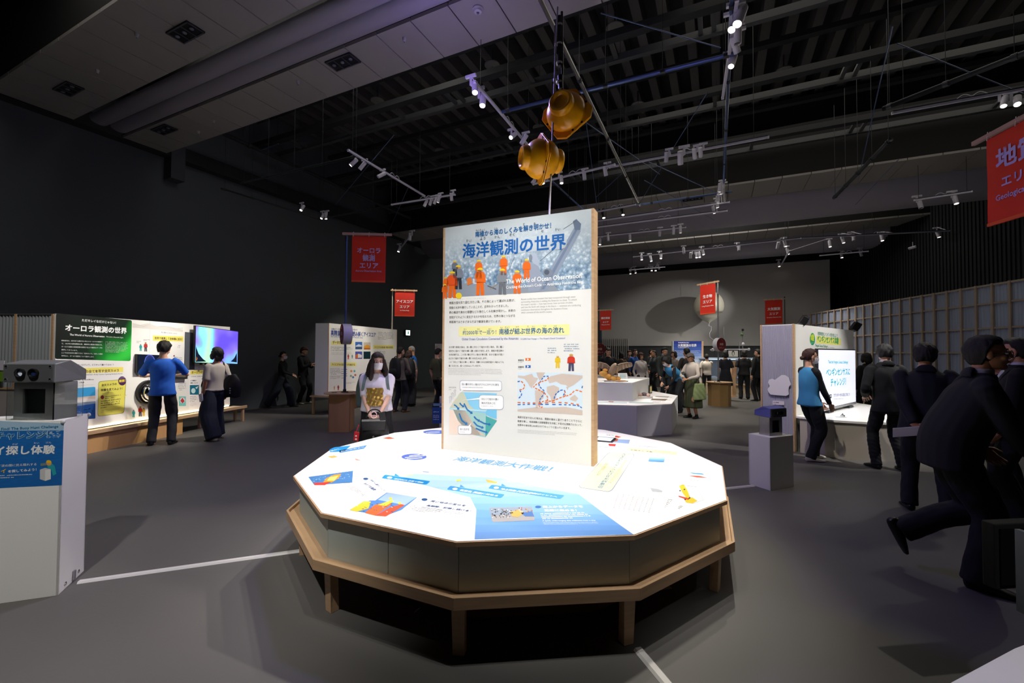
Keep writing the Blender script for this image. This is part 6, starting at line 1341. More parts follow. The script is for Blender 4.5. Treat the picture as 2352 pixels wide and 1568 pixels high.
# distant partitions at left gap of the board
q = aty(998, 900, 15.5); t = thing('far_white_board', 'distant white board at the left edge of the display board', 'board', (q[0], 15.5, 0)); zt = aty(998, 789, 15.5)[2]
MB().frame((q[0], 15.5, .4), (1.2, .1, 0), (0, .1, 0), (0, 0, zt-.4), M_WHITE).build('panel', t)
for k in (0, 1.1): MB().frame((q[0]+k, 15.52, 0), (.05, 0, 0), (0, .05, 0), (0, 0, .4), M_WOODH).build('leg', t)
pr = Print((q[0], 15.49, .4), nrm([.1, -1, 0]), t, .002); pr.part('line_drawing', 1); pr.line([(1001, 806), (1006, 800), (1010, 806), (1005, 810)], .6, '5a5a5a'); pr.greek([(1000, 795), (1011, 795), (1011, 798), (1000, 798)], 1, '6a6a6a'); pr.flush()

# ------------------------------------------------------------------ corrugated booth with penguin counter
K0 = np.array([4.48, 6.86, 0]); K1 = np.array([6.90, 8.74, 0]); EK = nrm(K1-K0); NK = np.array([EK[1], -EK[0], 0]); LK = np.linalg.norm(K1-K0)
sw = .50; EL = -NK
KB = thing('penguin_booth', 'white booth wall with a violet corrugated end and green penguin heading', 'booth', tuple(K0))
MB().frame(K0, EK*LK, EL*sw, ZZ*2.015, M_WHITE).build('wall_panel', KB)
# corrugated end face, looks to the camera's left
nE = -EK; v = []; f = []; n = 76
for i in range(n+1):
    q = K0+EL*(.02+(sw-.04)*i/n)+nE*(.012+.008*math.sin(i*2*pi/4)); v += [q+ZZ*.02, q+ZZ*2.0]
for i in range(n): f.append((2*i, 2*i+1, 2*i+3, 2*i+2))
MB().add(v, f, mat('booth_corrugated', 'a9a8b8', .5)).build('corrugated_sheet', KB, smooth=True)
for s in (0, sw-.022): MB().frame(K0+EL*s+nE*.028, EL*.022, -nE*.03, ZZ*2.02, M_WOODH).build('corner_trim', KB)
MB().frame(K0+NK*.002-EK*.0, EK*.03, NK*.004, ZZ*2.015, M_WOODPALE).build('front_trim', KB)
# plain cloud-shaped sign and small notice on the end
pe = Print(K0+nE*.045, nE, KB, .002); pe.part('cloud_sign', 1)
pe.poly([(1765, 900), (1763, 893), (1768, 886), (1764, 878), (1766, 872), (1773, 869), (1780, 872), (1788, 866), (1795, 861), (1803, 861), (1811, 866), (1814, 875), (1817, 882), (1812, 888), (1811, 896), (1812, 905), (1806, 909), (1770, 906)], 'e4dfe8')
pe.part('small_notice', 1); pe.poly([(1774.5, 919.5), (1801, 921), (1801, 930), (1774.5, 929)], 'e4dce4'); pe.part('notice_lettering', 2); pe.text('ひろ隊員', (1777, 925), (1789, 925.5), '3a3a44', .04); pe.greek([(1777, 926.5), (1786, 927), (1786, 929), (1777, 928.5)], 1, '3a3a44'); pe.flush()
pk = Print(K0, NK, KB, .0015)
pk.part('green_badge', 2); pk.disc(1866, 778.5, 6, 14, '1f9a62'); pk.part('badge_lettering', 3); pk.text('体験！', (1861.5, 781), (1870.5, 782), 'e6f23a', .04, 1.6); pk.greek([(1862, 785), (1870, 785.5), (1870, 790), (1862, 789.5)], 2, 'c8e8d8')
pk.part('yellow_heading_band', 1); pk.poly([(1875, 771), (1931, 777), (1931, 793), (1875, 788)], 'f0ec7a')
pk.part('title_lettering', 2); pk.text('制限時間内にペンギンの数を数えよう！', (1878, 769), (1924, 774), '2f8a6a', .015, 1.15); pk.text('ペンギンセンサス体験', (1877, 784), (1926, 789), '1c9a5a', .04, 1.2)
pk.text('Penguin Census Challenge!', (1873, 796), (1901, 798.5), '1f8a5a', .02, 1.2); pk.greek([(1902, 796), (1928, 798.5), (1928, 801), (1902, 798.5)], 1, '6a9a86'); pk.flush()
# screen leaning on the counter
s0 = np.array([4.74, 6.66, 0]); 
def kpt(px, py, off): return atpl(px, py, NK, NK@K0+off)
sb0 = kpt(1881, 948, .20); sb1 = kpt(1967, 929, .20); st0 = kpt(1881, 799, .20); st1 = kpt(1967, 803, .20)
t = thing('census_screen', 'large upright white screen with teal writing on the penguin counter', 'screen', tuple((sb0+sb1)/2))
up_ = ZZ*((st0[2]-sb0[2])); q0 = sb0.copy(); ev = sb1-sb0; ev[2] = 0; zb = .60; q0[2] = zb; hh = (st0[2]+st1[2])/2-zb
MB().frame(q0-NK*.05, ev, NK*.045, ZZ*hh, M_BLACK).build('casing', t, bevel=.004)
M_SCR = mat('screen_white', 'dfe2f4', .3, emit=.62)
MB().frame(q0+nrm(ev)*.02+ZZ*.05-NK*.004, ev-nrm(ev)*.04, NK*.002, ZZ*(hh-.07), M_SCR).build('screen', t)
MB().frame(q0+ZZ*.005-NK*.004, ev, NK*.004, ZZ*.04, M_METAL).build('lower_bezel', t)
MB().frame(q0+ev*.2-NK*.14-ZZ*.035, ev*.12, NK*.16, ZZ*.035, M_DARKSTEEL).build('foot', t); MB().frame(q0+ev*.75-NK*.14-ZZ*.035, ev*.12, NK*.16, ZZ*.035, M_DARKSTEEL).build('foot', t)
pk = Print(q0, NK, t, .0012); pk.part('screen_lettering', 1); tl = mat('ink_teal_lit', '12a6b4', .4, emit=.5); dk2 = mat('ink_dark_lit', '4a4a55', .4, emit=.15)
pk.text('Take the Penguin Census Challenge!', (1902, 834), (1948, 834.5), tl, .015, 1.0); pk.text('ペンギンセンサスに', (1898, 862), (1952, 859.5), tl, .03, .98); pk.text('チャレンジ！', (1908, 886), (1943, 882.5), tl, .03, .98)
pk.text('カウンターを０に戻しておこう', (1915, 910.5), (1952, 908.5), dk2, .02, 1.0); pk.greek([(1915, 915), (1952, 913), (1952, 915), (1915, 917)], 1, dk2); pk.poly([(1905, 906), (1910, 905), (1910, 914), (1905, 915)], dk2); pk.poly([(1906.5, 908), (1909, 907.5), (1909, 910), (1906.5, 910.5)], M_SCR, 2); pk.flush()
# counter
CT = thing('penguin_counter', 'white faceted counter in front of the penguin booth', 'counter', (5.6, 7.3, 0))
CP_ = [(4.50, 6.80), (4.78, 6.44), (5.15, 6.27), (5.62, 6.24), (6.15, 6.5), (6.6, 7.1), (6.9, 7.9), (6.92, 8.7)]
CPc = np.array([5.9, 7.4])
for a, b in zip(CP_[:-1], CP_[1:]):
    a, b = np.array(a), np.array(b); nn = nrm(CPc-(a+b)/2); d = nrm(b-a); MB().frame(P3(a+d*.001+nn*.02, 0), P3(b-a, 0), P3(nn*.02, 0), ZZ*.53, mat('counter_front', 'b8b0a4', .6)).build('front_panel', CT)
PK_ = CP_+[tuple((K0+EK*(LK)+NK*.01)[:2]), tuple((K0+NK*.01)[:2])]
MB().prism(PK_, .53, .562, M_TOP).build('counter_top', CT)
q = aty(1932, 958, 6.75); q[2] = .562; t = thing('tally_counter', 'small silver hand tally counter on a plate on the penguin counter', 'tally counter', tuple(q))
MB().lathe(q, ZZ, [(.075, 0), (.075, .004)], mat('tray_clear', 'c8ccd0', .2), 24).build('plate', t); MB().lathe(q+ZZ*.004+np.array([.02, 0, 0]), nrm([0, -.6, 1]), [(.026, 0), (.03, .012), (.026, .03), (.015, .034)], M_CHROME, 18).build('case', t, smooth=2); MB().tube(q+[.03, .01, .035], q+[.035, .015, .055], .006, M_BLACK, 8).build('button', t)
# box speakers on the booth
for k, (px, py) in enumerate([(1832, 733), (1952, 750)]):
    q = kpt(px, 746 if k == 0 else 763, -.1); q[2] = 2.015
    t = thing('stage_spotlight', ['black boxy floodlight on the near end of the booth top', 'black boxy floodlight on the far end of the booth top'][k], 'floodlight', tuple(q)); sc_ = [1, 1.15][k]
    MB().frame(q-EK*.05-NK*.03, EK*.1, NK*.06, ZZ*.012, M_BLACK).build('base', t)
    e = nrm(EK*.8+NK*.2+ZZ*.0); up2 = nrm(ZZ*.9+EK*.35); f3 = nrm(np.cross(e, up2)); f3 = nrm(NK*.6-ZZ*.4+EK*.3); e2 = nrm(np.cross(f3, ZZ)); u2 = np.cross(e2, f3); u2 = u2 if u2[2] > 0 else -u2
    o = q+ZZ*.035*sc_-e2*.11*sc_; MB().frame(o, e2*.22*sc_, f3*.1*sc_, u2*.14*sc_, M_BLACK).build('housing', t, bevel=.008)
    for j in range(3): MB().lathe(o+e2*(.045+.065*j)*sc_+u2*.07*sc_+f3*.1*sc_, f3, [(.03*sc_, 0), (.03*sc_, .006), (.02*sc_, .002)], mat('flood_lens', '2a2c34', .15), 14).build('lens', t)  # speaker cones, not lamp lenses
    for j in range(4): MB().frame(o+e2*(.02+.05*j)*sc_+u2*.141*sc_, e2*.02*sc_, f3*.1*sc_, u2*.012, M_BLACK).build('heat_fin', t)
    MB().beam(q+ZZ*.01-e2*.12*sc_, q+ZZ*.12*sc_-e2*.12*sc_, .012, .03, M_BLACK).build('bracket', t)

# ------------------------------------------------------------------ bottom right corner: table corner and black monitor on a post
q = [atz(2257, 1530, .6), atz(2330, 1486, .6), atz(2420, 1430, .6), atz(2600, 1700, .6), atz(2170, 1600, .6)]
Q = [atz(2160, 1578, .6)[:2], atz(2330, 1487, .6)[:2], atz(2480, 1430, .6)[:2], atz(3000, 1900, .6)[:2], atz(2500, 2100, .6)[:2]]
t = thing('corner_exhibit_table', 'white table corner, half in shadow, at the bottom right of the photo', 'table', (1.6, 1.3, 0))
Pq = [tuple(x) for x in Q]
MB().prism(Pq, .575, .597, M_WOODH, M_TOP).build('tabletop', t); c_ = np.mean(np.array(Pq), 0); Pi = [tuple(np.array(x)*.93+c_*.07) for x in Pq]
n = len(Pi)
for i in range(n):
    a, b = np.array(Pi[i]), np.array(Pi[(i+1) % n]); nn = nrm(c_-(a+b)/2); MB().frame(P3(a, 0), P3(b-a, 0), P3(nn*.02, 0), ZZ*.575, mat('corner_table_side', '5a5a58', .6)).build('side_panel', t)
q = aty(2347, 1500, 1.62); t = thing('black_monitor', 'black monitor back on a grey post at the right edge', 'monitor', (q[0], q[1], .6))
MB().frame((q[0]-.005, 1.6, .6), (.02, 0, 0), (0, .03, 0), (0, 0, .3), mat('post_grey', '5c6266', .5)).build('post', t)
a = aty(2288, 1355, 1.85); a2 = aty(2288, 1203, 1.85); zt = a2[2]; MB().frame((a[0], 1.85, a[2]), (.5, .06, 0), (-.005, .05, 0), (0, 0, zt-a[2]), M_BLACKM).build('casing', t, bevel=.006); MB().frame((a[0]+.02, 1.846, a[2]+.02), (.44, .053, 0), (-.0005, .004, 0), (0, 0, zt-a[2]-.04), M_BLACK).build('rear_cover', t)
# ------------------------------------------------------------------ people
def catmull(P, sub):
    P = [np.asarray(p, float) for p in P]; out = []
    for i in range(len(P)-1):
        p0, p1, p2, p3 = P[max(0, i-1)], P[i], P[i+1], P[min(len(P)-1, i+2)]
        for t in np.linspace(0, 1, sub, False): out.append(.5*((2*p1)+(-p0+p2)*t+(2*p0-5*p1+4*p2-p3)*t*t+(-p0+3*p1-3*p2+p3)*t**3))
    out.append(P[-1]); return out
class Geo:
    def __init__(s): s.v = []; s.f = []; s.n = 0
    def add(s, v, f):
        s.v.append(np.asarray(v, float)); s.f += [[i+s.n for i in q] for q in f]; s.n += len(v)
    def arr(s): return np.concatenate(s.v) if s.v else np.zeros((0, 3))
    def loft(s, pts, ra, rb, side, n=12, sub=3, cap=.6):
        """tapered elliptical tube through pts; side gives the direction of ra"""
        R_ = [np.array([*p, a, b]) for p, a, b in zip(pts, ra, rb)]; R_ = catmull(R_, sub); m = len(R_); rings = []
        side = nrm(side)
        for k, r in enumerate(R_):
            d = nrm(R_[min(m-1, k+1)][:3]-R_[max(0, k-1)][:3]); a = nrm(side-d*(side@d)); b = np.cross(d, a); rings.append((r[:3], a, b, max(.001, r[3]), max(.001, r[4]), d))
        full = []
        c, a, b, x, y, d = rings[0]; h = min(x, y)*cap
        for t in (.35, .75): full.append((c-d*h*(1-t), a, b, x*math.sin(t*pi/2), y*math.sin(t*pi/2)))
        full += [q[:5] for q in rings]
        c, a, b, x, y, d = rings[-1]; h = min(x, y)*cap
        for t in (.75, .35): full.append((c+d*h*(1-t), a, b, x*math.sin(t*pi/2), y*math.sin(t*pi/2)))
        ang = np.linspace(0, 2*pi, n, False); v = []; f = []
        for c, a, b, x, y in full:
            for t in ang: v.append(c+a*x*math.cos(t)+b*y*math.sin(t))
        L = len(full)
        for k in range(L-1):
            for i in range(n): f.append((k*n+i, k*n+(i+1) % n, (k+1)*n+(i+1) % n, (k+1)*n+i))
        f.append(tuple(range(n))[::-1]); f.append(tuple(range((L-1)*n, L*n))); s.add(v, f)
    def ell(s, c, ra, ax, n=16, k=10):
        m = MB(); m.ell(c, ra, None, n, k, ax=np.asarray(ax)); s.add(m.v, m.f)
def remesh(g, vox, smooth=3):
    me = bpy.data.meshes.new('t'); me.from_pydata(g.arr().tolist(), [], g.f); o = bpy.data.objects.new('t', me)
    r = o.modifiers.new('r', 'REMESH'); r.mode = 'VOXEL'; r.voxel_size = vox; r.adaptivity = 0
    if smooth: q = o.modifiers.new('s', 'SMOOTH'); q.iterations = smooth; q.factor = .5
    m2 = evaluate(o); bpy.data.objects.remove(o); bpy.data.meshes.remove(me)
    v = np.zeros(len(m2.vertices)*3); m2.vertices.foreach_get('co', v); v = v.reshape(-1, 3); nn_ = np.zeros(len(m2.vertices)*3); m2.vertices.foreach_get('normal', nn_)
    f = [list(p.vertices) for p in m2.polygons]; bpy.data.meshes.remove(m2); return v, nn_.reshape(-1, 3), f
def folds(v, n, amp, seed, fr=(16, 16, 9)):
    r = np.random.RandomState(seed); d = np.zeros(len(v))
    for k in range(5):
        w_ = r.randn(3)*np.array(fr)*(1+k*.45); d += np.sin(v@w_+r.rand()*6.3)/(1+k*.5)
    return v+n*(amp*d/2)[:, None]
def meshobj(name, v, f, mats, parent, mi=None, label=None):
    me = bpy.data.meshes.new(name); me.from_pydata(np.asarray(v).tolist(), [], f)
    for m in mats: me.materials.append(m)
    me.polygons.foreach_set('use_smooth', [True]*len(f))
    if mi is not None: me.polygons.foreach_set('material_index', mi)
    me.update(); o = link(name, me, parent); meta(o, label); return o
SKIN = {'light': mat('skin_light', 'dba98a', .5, var=.05), 'tan': mat('skin_tan', 'bd8560', .5, var=.05), 'fair': mat('skin_fair', 'e5b8a2', .5, var=.05)}
M_EYEW = mat('eye_white', 'e8e4de', .25); M_IRIS = mat('iris_brown', '2a1a12', .2); M_LIP = mat('lips', 'a85a50', .45); M_MASK = mat('mask_white', 'e6e2ea', .75, bump=.05, bscale=200)
def cloth(c, rough=.85): return mat('cloth_'+c, c, rough, bump=.12, bscale=240, var=.06, vscale=8)
def hairm(c): return mat('hair_'+c, c, .55, bump=.5, bscale=70, stretch=(6, 6, .6), var=.25, vscale=30)
def ik(A, T, l1, l2, hint):
    A, T = np.asarray(A, float), np.asarray(T, float); d = T-A; L = np.linalg.norm(d); L2 = min(L, (l1+l2)*.995); d = nrm(d); T = A+d*L2
    x = (l1*l1-l2*l2+L2*L2)/(2*L2); h = math.sqrt(max(0, l1*l1-x*x)); hint = np.asarray(hint, float); hp = nrm(hint-d*(hint@d)); return A+d*x+hp*h, T
def hand(g, w_, d, n, t, sc, curl=.5, seg=8, nails=None):
    """w_ wrist, d direction, n palm normal, t thumb side"""
    d = nrm(d); n = nrm(n-d*(n@d)); t = nrm(t-d*(t@d)-n*(t@n))
    g.loft([w_-d*.03*sc, w_+d*.01*sc, w_+d*.05*sc, w_+d*.088*sc], [.026*sc, .03*sc, .04*sc, .038*sc], [.021*sc, .018*sc, .016*sc, .012*sc], t, 10, 2)
    for i, (o, L_, r) in enumerate([(.028, .070, .0085), (.0095, .080, .009), (-.0095, .073, .0085), (-.027, .056, .0075)]):
        p = w_+d*.078*sc+t*o*sc; q = nrm(d+t*o*4); pts = [p]; c = curl*(.75+.1*i); dd_ = q
        for k in range(3):
            a = c*(.5 if k == 0 else .85); dd_ = nrm(dd_*math.cos(a)+n*math.sin(a)); pts.append(pts[-1]+dd_*L_*sc*[.45, .32, .25][k])
        g.loft(pts, [r*sc, r*sc, r*.9*sc, r*.75*sc], [r*sc, r*.95*sc, r*.85*sc, r*.7*sc], t, seg, 2)
    p = w_+d*.022*sc+t*.024*sc; q = nrm(d*.62+t*.7+n*.35); q2 = nrm(d*.9+t*.2+n*.45*(1+curl))
    g.loft([p, p+q*.034*sc, p+q*.034*sc+q2*.03*sc, p+q*.034*sc+q2*.052*sc], [.013*sc, .0115*sc, .010*sc, .008*sc], [.013*sc, .011*sc, .009*sc, .007*sc], n, seg, 2)
def person(label, loc, face, H=1.68, group=None, lean=0, side_lean=0, head=(0, 0), hands=None, feet=None, w_=1.0, belly=0, fem=False, skin='light',
           hair=('short', '15110f'), top='222428', top_kind='shirt', sleeve='long', inner=None, bottom='1c1e24', bottom_kind='trousers', leg_w=1.0, shoes='14110f', mask=False, glasses=False, fine=False, twist=0, hemz=.84, knee=None, hem=.1, elbow=None, curl=.45, vest=None, palms=None, hide_below=False, foot_yaw=None):
    s = H/1.70; vox = .0085 if fine else .014; rz = math.atan2(-face[0], face[1]); t = thing('person', label, 'person', (loc[0], loc[1], 0), group, rz)
    X, Y_, Zv = np.eye(3); cl, sl = math.cos(math.radians(lean)), math.sin(math.radians(lean)); cs, ss = math.cos(math.radians(side_lean)), math.sin(math.radians(side_lean))
    P0_ = np.array([0, 0, .92*s])
    if lean > 20: P0_ = P0_+np.array([0, -.05*s, 0])
    tw = math.radians(twist); ct, st_ = math.cos(tw), math.sin(tw); Rt = np.array([[ct, -st_, 0], [st_, ct, 0], [0, 0, 1]])
    Rl = np.array([[1, 0, 0], [0, cl, sl], [0, -sl, cl]]) @ np.array([[cs, 0, ss], [0, 1, 0], [-ss, 0, cs]])
    def tor(x, y, z, k=1.0):
        """torso-local point (metres for a 1.70 m body), leaned progressively above the pelvis"""
        p = np.array([x, y, z])*s-np.array([0, 0, .92*s]); a = min(1, max(0, (z-.86)/.25)); q = Rl@(Rt@p)
        return P0_+(p*(1-a)+q*a)
    SD = Rl@(Rt@X); UPt = Rl@Zv; FW = np.cross(UPt, SD)
    sw_ = (.165 if fem else .185)*w_; hipw = .09*s*(1.05 if fem else 1)
    shR, shL = tor(sw_-.005, -.005, 1.352), tor(-sw_+.005, -.005, 1.352)
    neck = tor(0, -.01, 1.44); 
    # head frame
    yaw, pit = math.radians(head[0]), math.radians(head[1])
    base = Rl@Rt; ub = nrm(base@Zv*.5+Zv*.8); fb = base@Y_; fb = nrm(fb-ub*(fb@ub)); rb_ = np.cross(fb, ub)
    fb = nrm(fb*math.cos(yaw)+rb_*math.sin(yaw)); rb_ = np.cross(fb, ub)
    hf = nrm(fb*math.cos(pit)-ub*math.sin(pit)); hu = nrm(np.cross(rb_, hf)); hr = rb_
    hs = s*(1.0 if not fem else .97); HC = neck+ub*.10*s+hf*.028*s+hu*.035*s
    def hp(x, y, z): return HC+(hr*x+hf*y+hu*z)*hs
    AX = np.array([hr, hf, hu])
    # --- arms and legs
    hands = hands or {}; elbow = elbow or {}
    l1, l2 = .285*s, .25*s; arms = {}
    for k, sh, sg in (('R', shR, 1), ('L', shL, -1)):
        T_ = hands.get(k); 
        if T_ is None: T_ = sh+np.array([sg*.07, .03, -.51])*s
        else: T_ = np.array([T_[0], T_[1], T_[2]])*s
        h_ = elbow.get(k, (sg*.55, -.8, -.25)); e, wr = ik(sh, T_, l1, l2, h_); arms[k] = (sh, e, wr)
    feet = feet or {}; legs = {}
    for k, sg in (('R', 1), ('L', -1)):
        F_ = feet.get(k, (sg*.105, 0, 0)); hip = P0_+np.array([sg*hipw, 0, -.03*s]); 
        fp = F_[3] if len(F_) > 3 else 0; T_ = np.array([F_[0], F_[1], F_[2]+.085])*s if fp == 0 else np.array([F_[0], F_[1], F_[2]+.085])*s
        kn, an = ik(hip, T_, .43*s, .415*s, (knee or {}).get(k, (sg*.05, 1, 0))); legs[k] = (hip, kn, an, fp)
    # --- body (one skin): torso, limbs, neck joined by remesh; head and hands finer
    g = Geo()
    g.loft([tor(0, 0, z) for z in (.85, .95, 1.06, 1.2, 1.32, 1.41)], np.array([.135, .13, .118, .13, .145, .085])*s*w_, np.array([.082, .08, .078, .088, .085, .055])*s, SD, 14, 2)
    for k in arms:
        sh, e, wr = arms[k]; g.loft([sh-(UPt*.0), sh*.5+e*.5, e, e*.5+wr*.5, wr], np.array([.052, .046, .037, .035, .024])*s, np.array([.052, .046, .037, .031, .021])*s, FW, 10, 2)
        hip, kn, an, fp = legs[k]; g.loft([hip, hip*.5+kn*.5, kn, kn*.6+an*.4, an], np.array([.085, .072, .052, .052, .034])*s, np.array([.085, .075, .055, .055, .036])*s, X, 10, 2)
    g.loft([tor(0, -.01, 1.36), neck, neck+ub*.05*s, HC-hu*.02*s-hf*.02*s], np.array([.075, .056, .053, .05])*s*(.92 if fem else 1), np.array([.065, .054, .052, .05])*s*(.92 if fem else 1), SD, 12, 2)
    v1, n1, f1 = remesh(g, .014 if not fine else .011, 2)
    gh = Geo()
    gh.ell(hp(0, -.012, .03), (.075*hs, .095*hs, .088*hs), AX); gh.ell(hp(0, .022, -.028), (.058*hs, .066*hs, .075*hs), AX); gh.ell(hp(0, .058, -.088), (.026*hs, .024*hs, .02*hs), AX, 10, 8)
    gh.loft([hp(0, .082, .012), hp(0, .098, -.012), hp(0, .108, -.028)], [.008*hs, .010*hs, .014*hs], [.008*hs, .009*hs, .009*hs], hr, 8, 2)
    gh.ell(hp(0, .074, .028), (.045*hs, .015*hs, .01*hs), AX, 12, 8); gh.ell(hp(0, .082, -.056), (.024*hs, .013*hs, .010*hs), AX, 10, 8)
    for sg in (1, -1): gh.ell(hp(sg*.077, -.008, -.005), (.011*hs, .02*hs, .031*hs), AX, 10, 8); gh.ell(hp(sg*.038, .06, -.03), (.022*hs, .022*hs, .022*hs), AX, 10, 8)
    gh.loft([HC-hu*.02*hs-hf*.02*hs, HC-hu*.075*hs-hf*.035*hs], [.05*hs, .047*hs], [.05*hs, .047*hs], hr, 10, 2)
    v2, n2, f2 = remesh(gh, .005 if fine else .009, 2)
    gd = Geo()
    for k, sg in (('R', 1), ('L', -1)):
        sh, e, wr = arms[k]; d = nrm(wr-e); 
        if palms and k in palms: pn, td, dd_ = palms[k]; pn = np.array(pn, float); td = np.array(td, float); d2 = nrm(np.array(dd_, float)) if dd_ is not None else d
        else: pn = nrm(np.array([-sg, .15, 0.])) if abs(d[2]) > .6 else nrm(np.array([-sg*.4, 0, -1.])); td = Y_ if abs(d[2]) > .6 else nrm(np.array([-sg*.8, .1, .5])); d2 = d
        hand(gd, wr+d*.012*s, nrm(d*.4+d2*.6), pn, td, s*(.92 if fem else 1), curl, 8 if fine else 6)
    v3 = gd.arr(); f3 = gd.f
    extra = MB(); EW, IR, LP_ = M_EYEW, M_IRIS, M_LIP
    for sg in (1, -1):
        extra.ell(hp(sg*.031, .0775, .004), (.0155*hs, .0095*hs, .0095*hs), EW, 10, 6, ax=AX); extra.ell(hp(sg*.031+.001, .0855, .004), (.0072*hs, .0035*hs, .0074*hs), IR, 8, 6, ax=AX)
        extra.beam(hp(sg*.016, .088, .028), hp(sg*.048, .078, .030), .006*hs, .006*hs, hairm(hair[1]), up=hf)
    extra.ell(hp(0, .0935, -.056), (.022*hs, .004*hs, .006*hs), LP_, 10, 6, ax=AX)
    v4 = np.array(extra.v); mats = [SKIN[skin]]+extra.mats
    V = np.concatenate([v1, v2, v3, v4]); a, b, c = len(v1), len(v1)+len(v2), len(v1)+len(v2)+len(v3)
    F = f1+[[i+a for i in q] for q in f2]+[[i+b for i in q] for q in f3]+[[i+c for i in q] for q in extra.f]; MI = [0]*(len(f1)+len(f2)+len(f3))+[k+1 for k in extra.m]
    meshobj('body', V, F, mats, t, MI)
    # --- hair: star-shaped shell with a hairline
    sd0 = int(abs(loc[0]*91+loc[1]*53)*7) % 997; kind, hc = hair; rs = np.random.RandomState(int(abs(loc[0]*100+loc[1]*37)) % 9999)
    if kind != 'none':
        NU, NV = (96, 60) if fine else (56, 36); v = []; f = []
        ph0 = rs.rand(8)*6.28
        for j in range(NV+1):
            th = pi*j/NV; z = math.cos(th)
            for i in range(NU):
                p = 2*pi*i/NU; x, y = math.sin(th)*math.cos(p), math.sin(th)*math.sin(p)
                if kind in ('short', 'curly', 'quiff', 'grey', 'bun'): low = -.80 if y < -.3 else -.22-.58*max(0, min(1, (-.05-y)/.25))
                else: low = -.88 if y < .15 else -.6
                lim = .50+.06*math.sin(6*x+ph0[0])-(.12 if kind in ('fringe', 'long', 'bob') else 0)
                facez = lim if y > .35 else (lim*(y+.1)/.45+low*(.35-y)/.45 if y > -.1 else low)
                if kind in ('long', 'bob', 'fringe') and abs(x) > .62 and y < .6: facez = min(facez, -.7)
                m_ = 1/(1+math.exp(-(z-facez)*26))
                if kind == 'grey': m_ *= .8
                tuft = 1+(.05 if kind != 'curly' else .13)*math.sin(9*p+ph0[1]+3*z)*math.sin(7*th+ph0[2])+.03*math.sin(23*p+5*th+ph0[3])+.02*math.sin(37*x+29*z+ph0[4])
                thick = {'short': .13, 'curly': .24, 'quiff': .18, 'grey': .06, 'bun': .10, 'long': .15, 'bob': .22, 'fringe': .2}[kind]
                if kind == 'quiff' and y > .2 and z > .4: thick += .12
                rr_ = 1-.12*(1-m_)+m_*(thick*tuft)
                v.append(hp(x*.079*rr_, -.012+y*.099*rr_, .03+z*.094*rr_*(1.0 if z > 0 else 1.25)))
        for j in range(NV):
            for i in range(NU): f.append((j*NU+i, (j+1)*NU+i, (j+1)*NU+(i+1) % NU, j*NU+(i+1) % NU))
        hv, hf_ = v, f
        if kind in ('long', 'bob', 'bun', 'ponytail'):
            gg = Geo(); 
            if kind == 'long':
                for sg in (1, -1):
                    gg.loft([hp(sg*.072, .035, .03), hp(sg*.088, .035, -.05), hp(sg*.095, .045, -.13), hp(sg*.10, .06, -.20), hp(sg*.095, .075, -.255)], [.026, .034, .038, .036, .014], [.02, .028, .03, .028, .012], hf, 10, 3)
                    gg.loft([hp(sg*.07, -.03, .02), hp(sg*.098, -.03, -.08), hp(sg*.115, -.02, -.18), hp(sg*(.15 if sg > 0 else .12), -.01, -.25)], [.035, .045, .045, .014], [.03, .035, .035, .012], hf, 10, 3)
                gg.loft([hp(0, -.07, 0), hp(0, -.085, -.1), hp(0, -.09, -.22), hp(0, -.08, -.27)], [.08, .095, .10, .06], [.04, .04, .035, .015], hr, 12, 3)
            if kind == 'bob':
                for sg in (1, -1): gg.loft([hp(sg*.074, -.01, .03), hp(sg*.088, -.01, -.04), hp(sg*.08, -.005, -.10)], [.045, .05, .03], [.02, .022, .014], hf, 10, 3)
                gg.loft([hp(0, -.07, .02), hp(0, -.088, -.05), hp(0, -.08, -.115)], [.075, .085, .06], [.03, .034, .02], hr, 12, 3)
            if kind == 'bun': gg.ell(hp(0, -.125, -.03), (.035*hs, .03*hs, .033*hs), AX, 12, 8); gg.ell(hp(0, -.1, -.02), (.022*hs, .03*hs, .02*hs), AX, 10, 8)
            vv = gg.arr(); f = f+[[i+len(v) for i in q] for q in gg.f]; v = list(v)+list(vv)
            vv_, nn2, ff2 = (lambda G: remesh(G, .006 if fine else .01, 1))((lambda: (lambda G: (G.add(v, f), G)[1])(Geo()))())
            v, f = folds(vv_, nn2, .0025, 5, (60, 60, 14)), ff2
        v = np.array(v); cen = hp(0, -.012, .03); nn3 = v-cen; nn3 = nn3/np.maximum(1e-6, np.linalg.norm(nn3, axis=1))[:, None]
        v = folds(v, nn3, .0045 if kind == 'curly' else .0028, sd0, (75, 75, 45)); meshobj('hair', v, f, [hairm(hc)], t)
    # --- clothing
    def wear(nm, geo, color, amp=.004, seed=1, vx=None, lab=None, fr=(16, 16, 9)):
        vv, nn2, ff = remesh(geo, vx or vox, (9 if fine else 4) if nm in ('jacket', 'shirt', 'vest') else 2); return meshobj(nm, folds(vv, nn2, amp, seed, fr), ff, [color if hasattr(color, 'name') else cloth(color)], t, None, lab)
    B_ = belly
    off = .018 if top_kind in ('jacket', 'suit', 'hoodie') or vest else .008
    hz = hemz if top_kind != 'suit' else .78
    LN_ = top_kind in ('shirt', 'loose', 'dress') and not inner
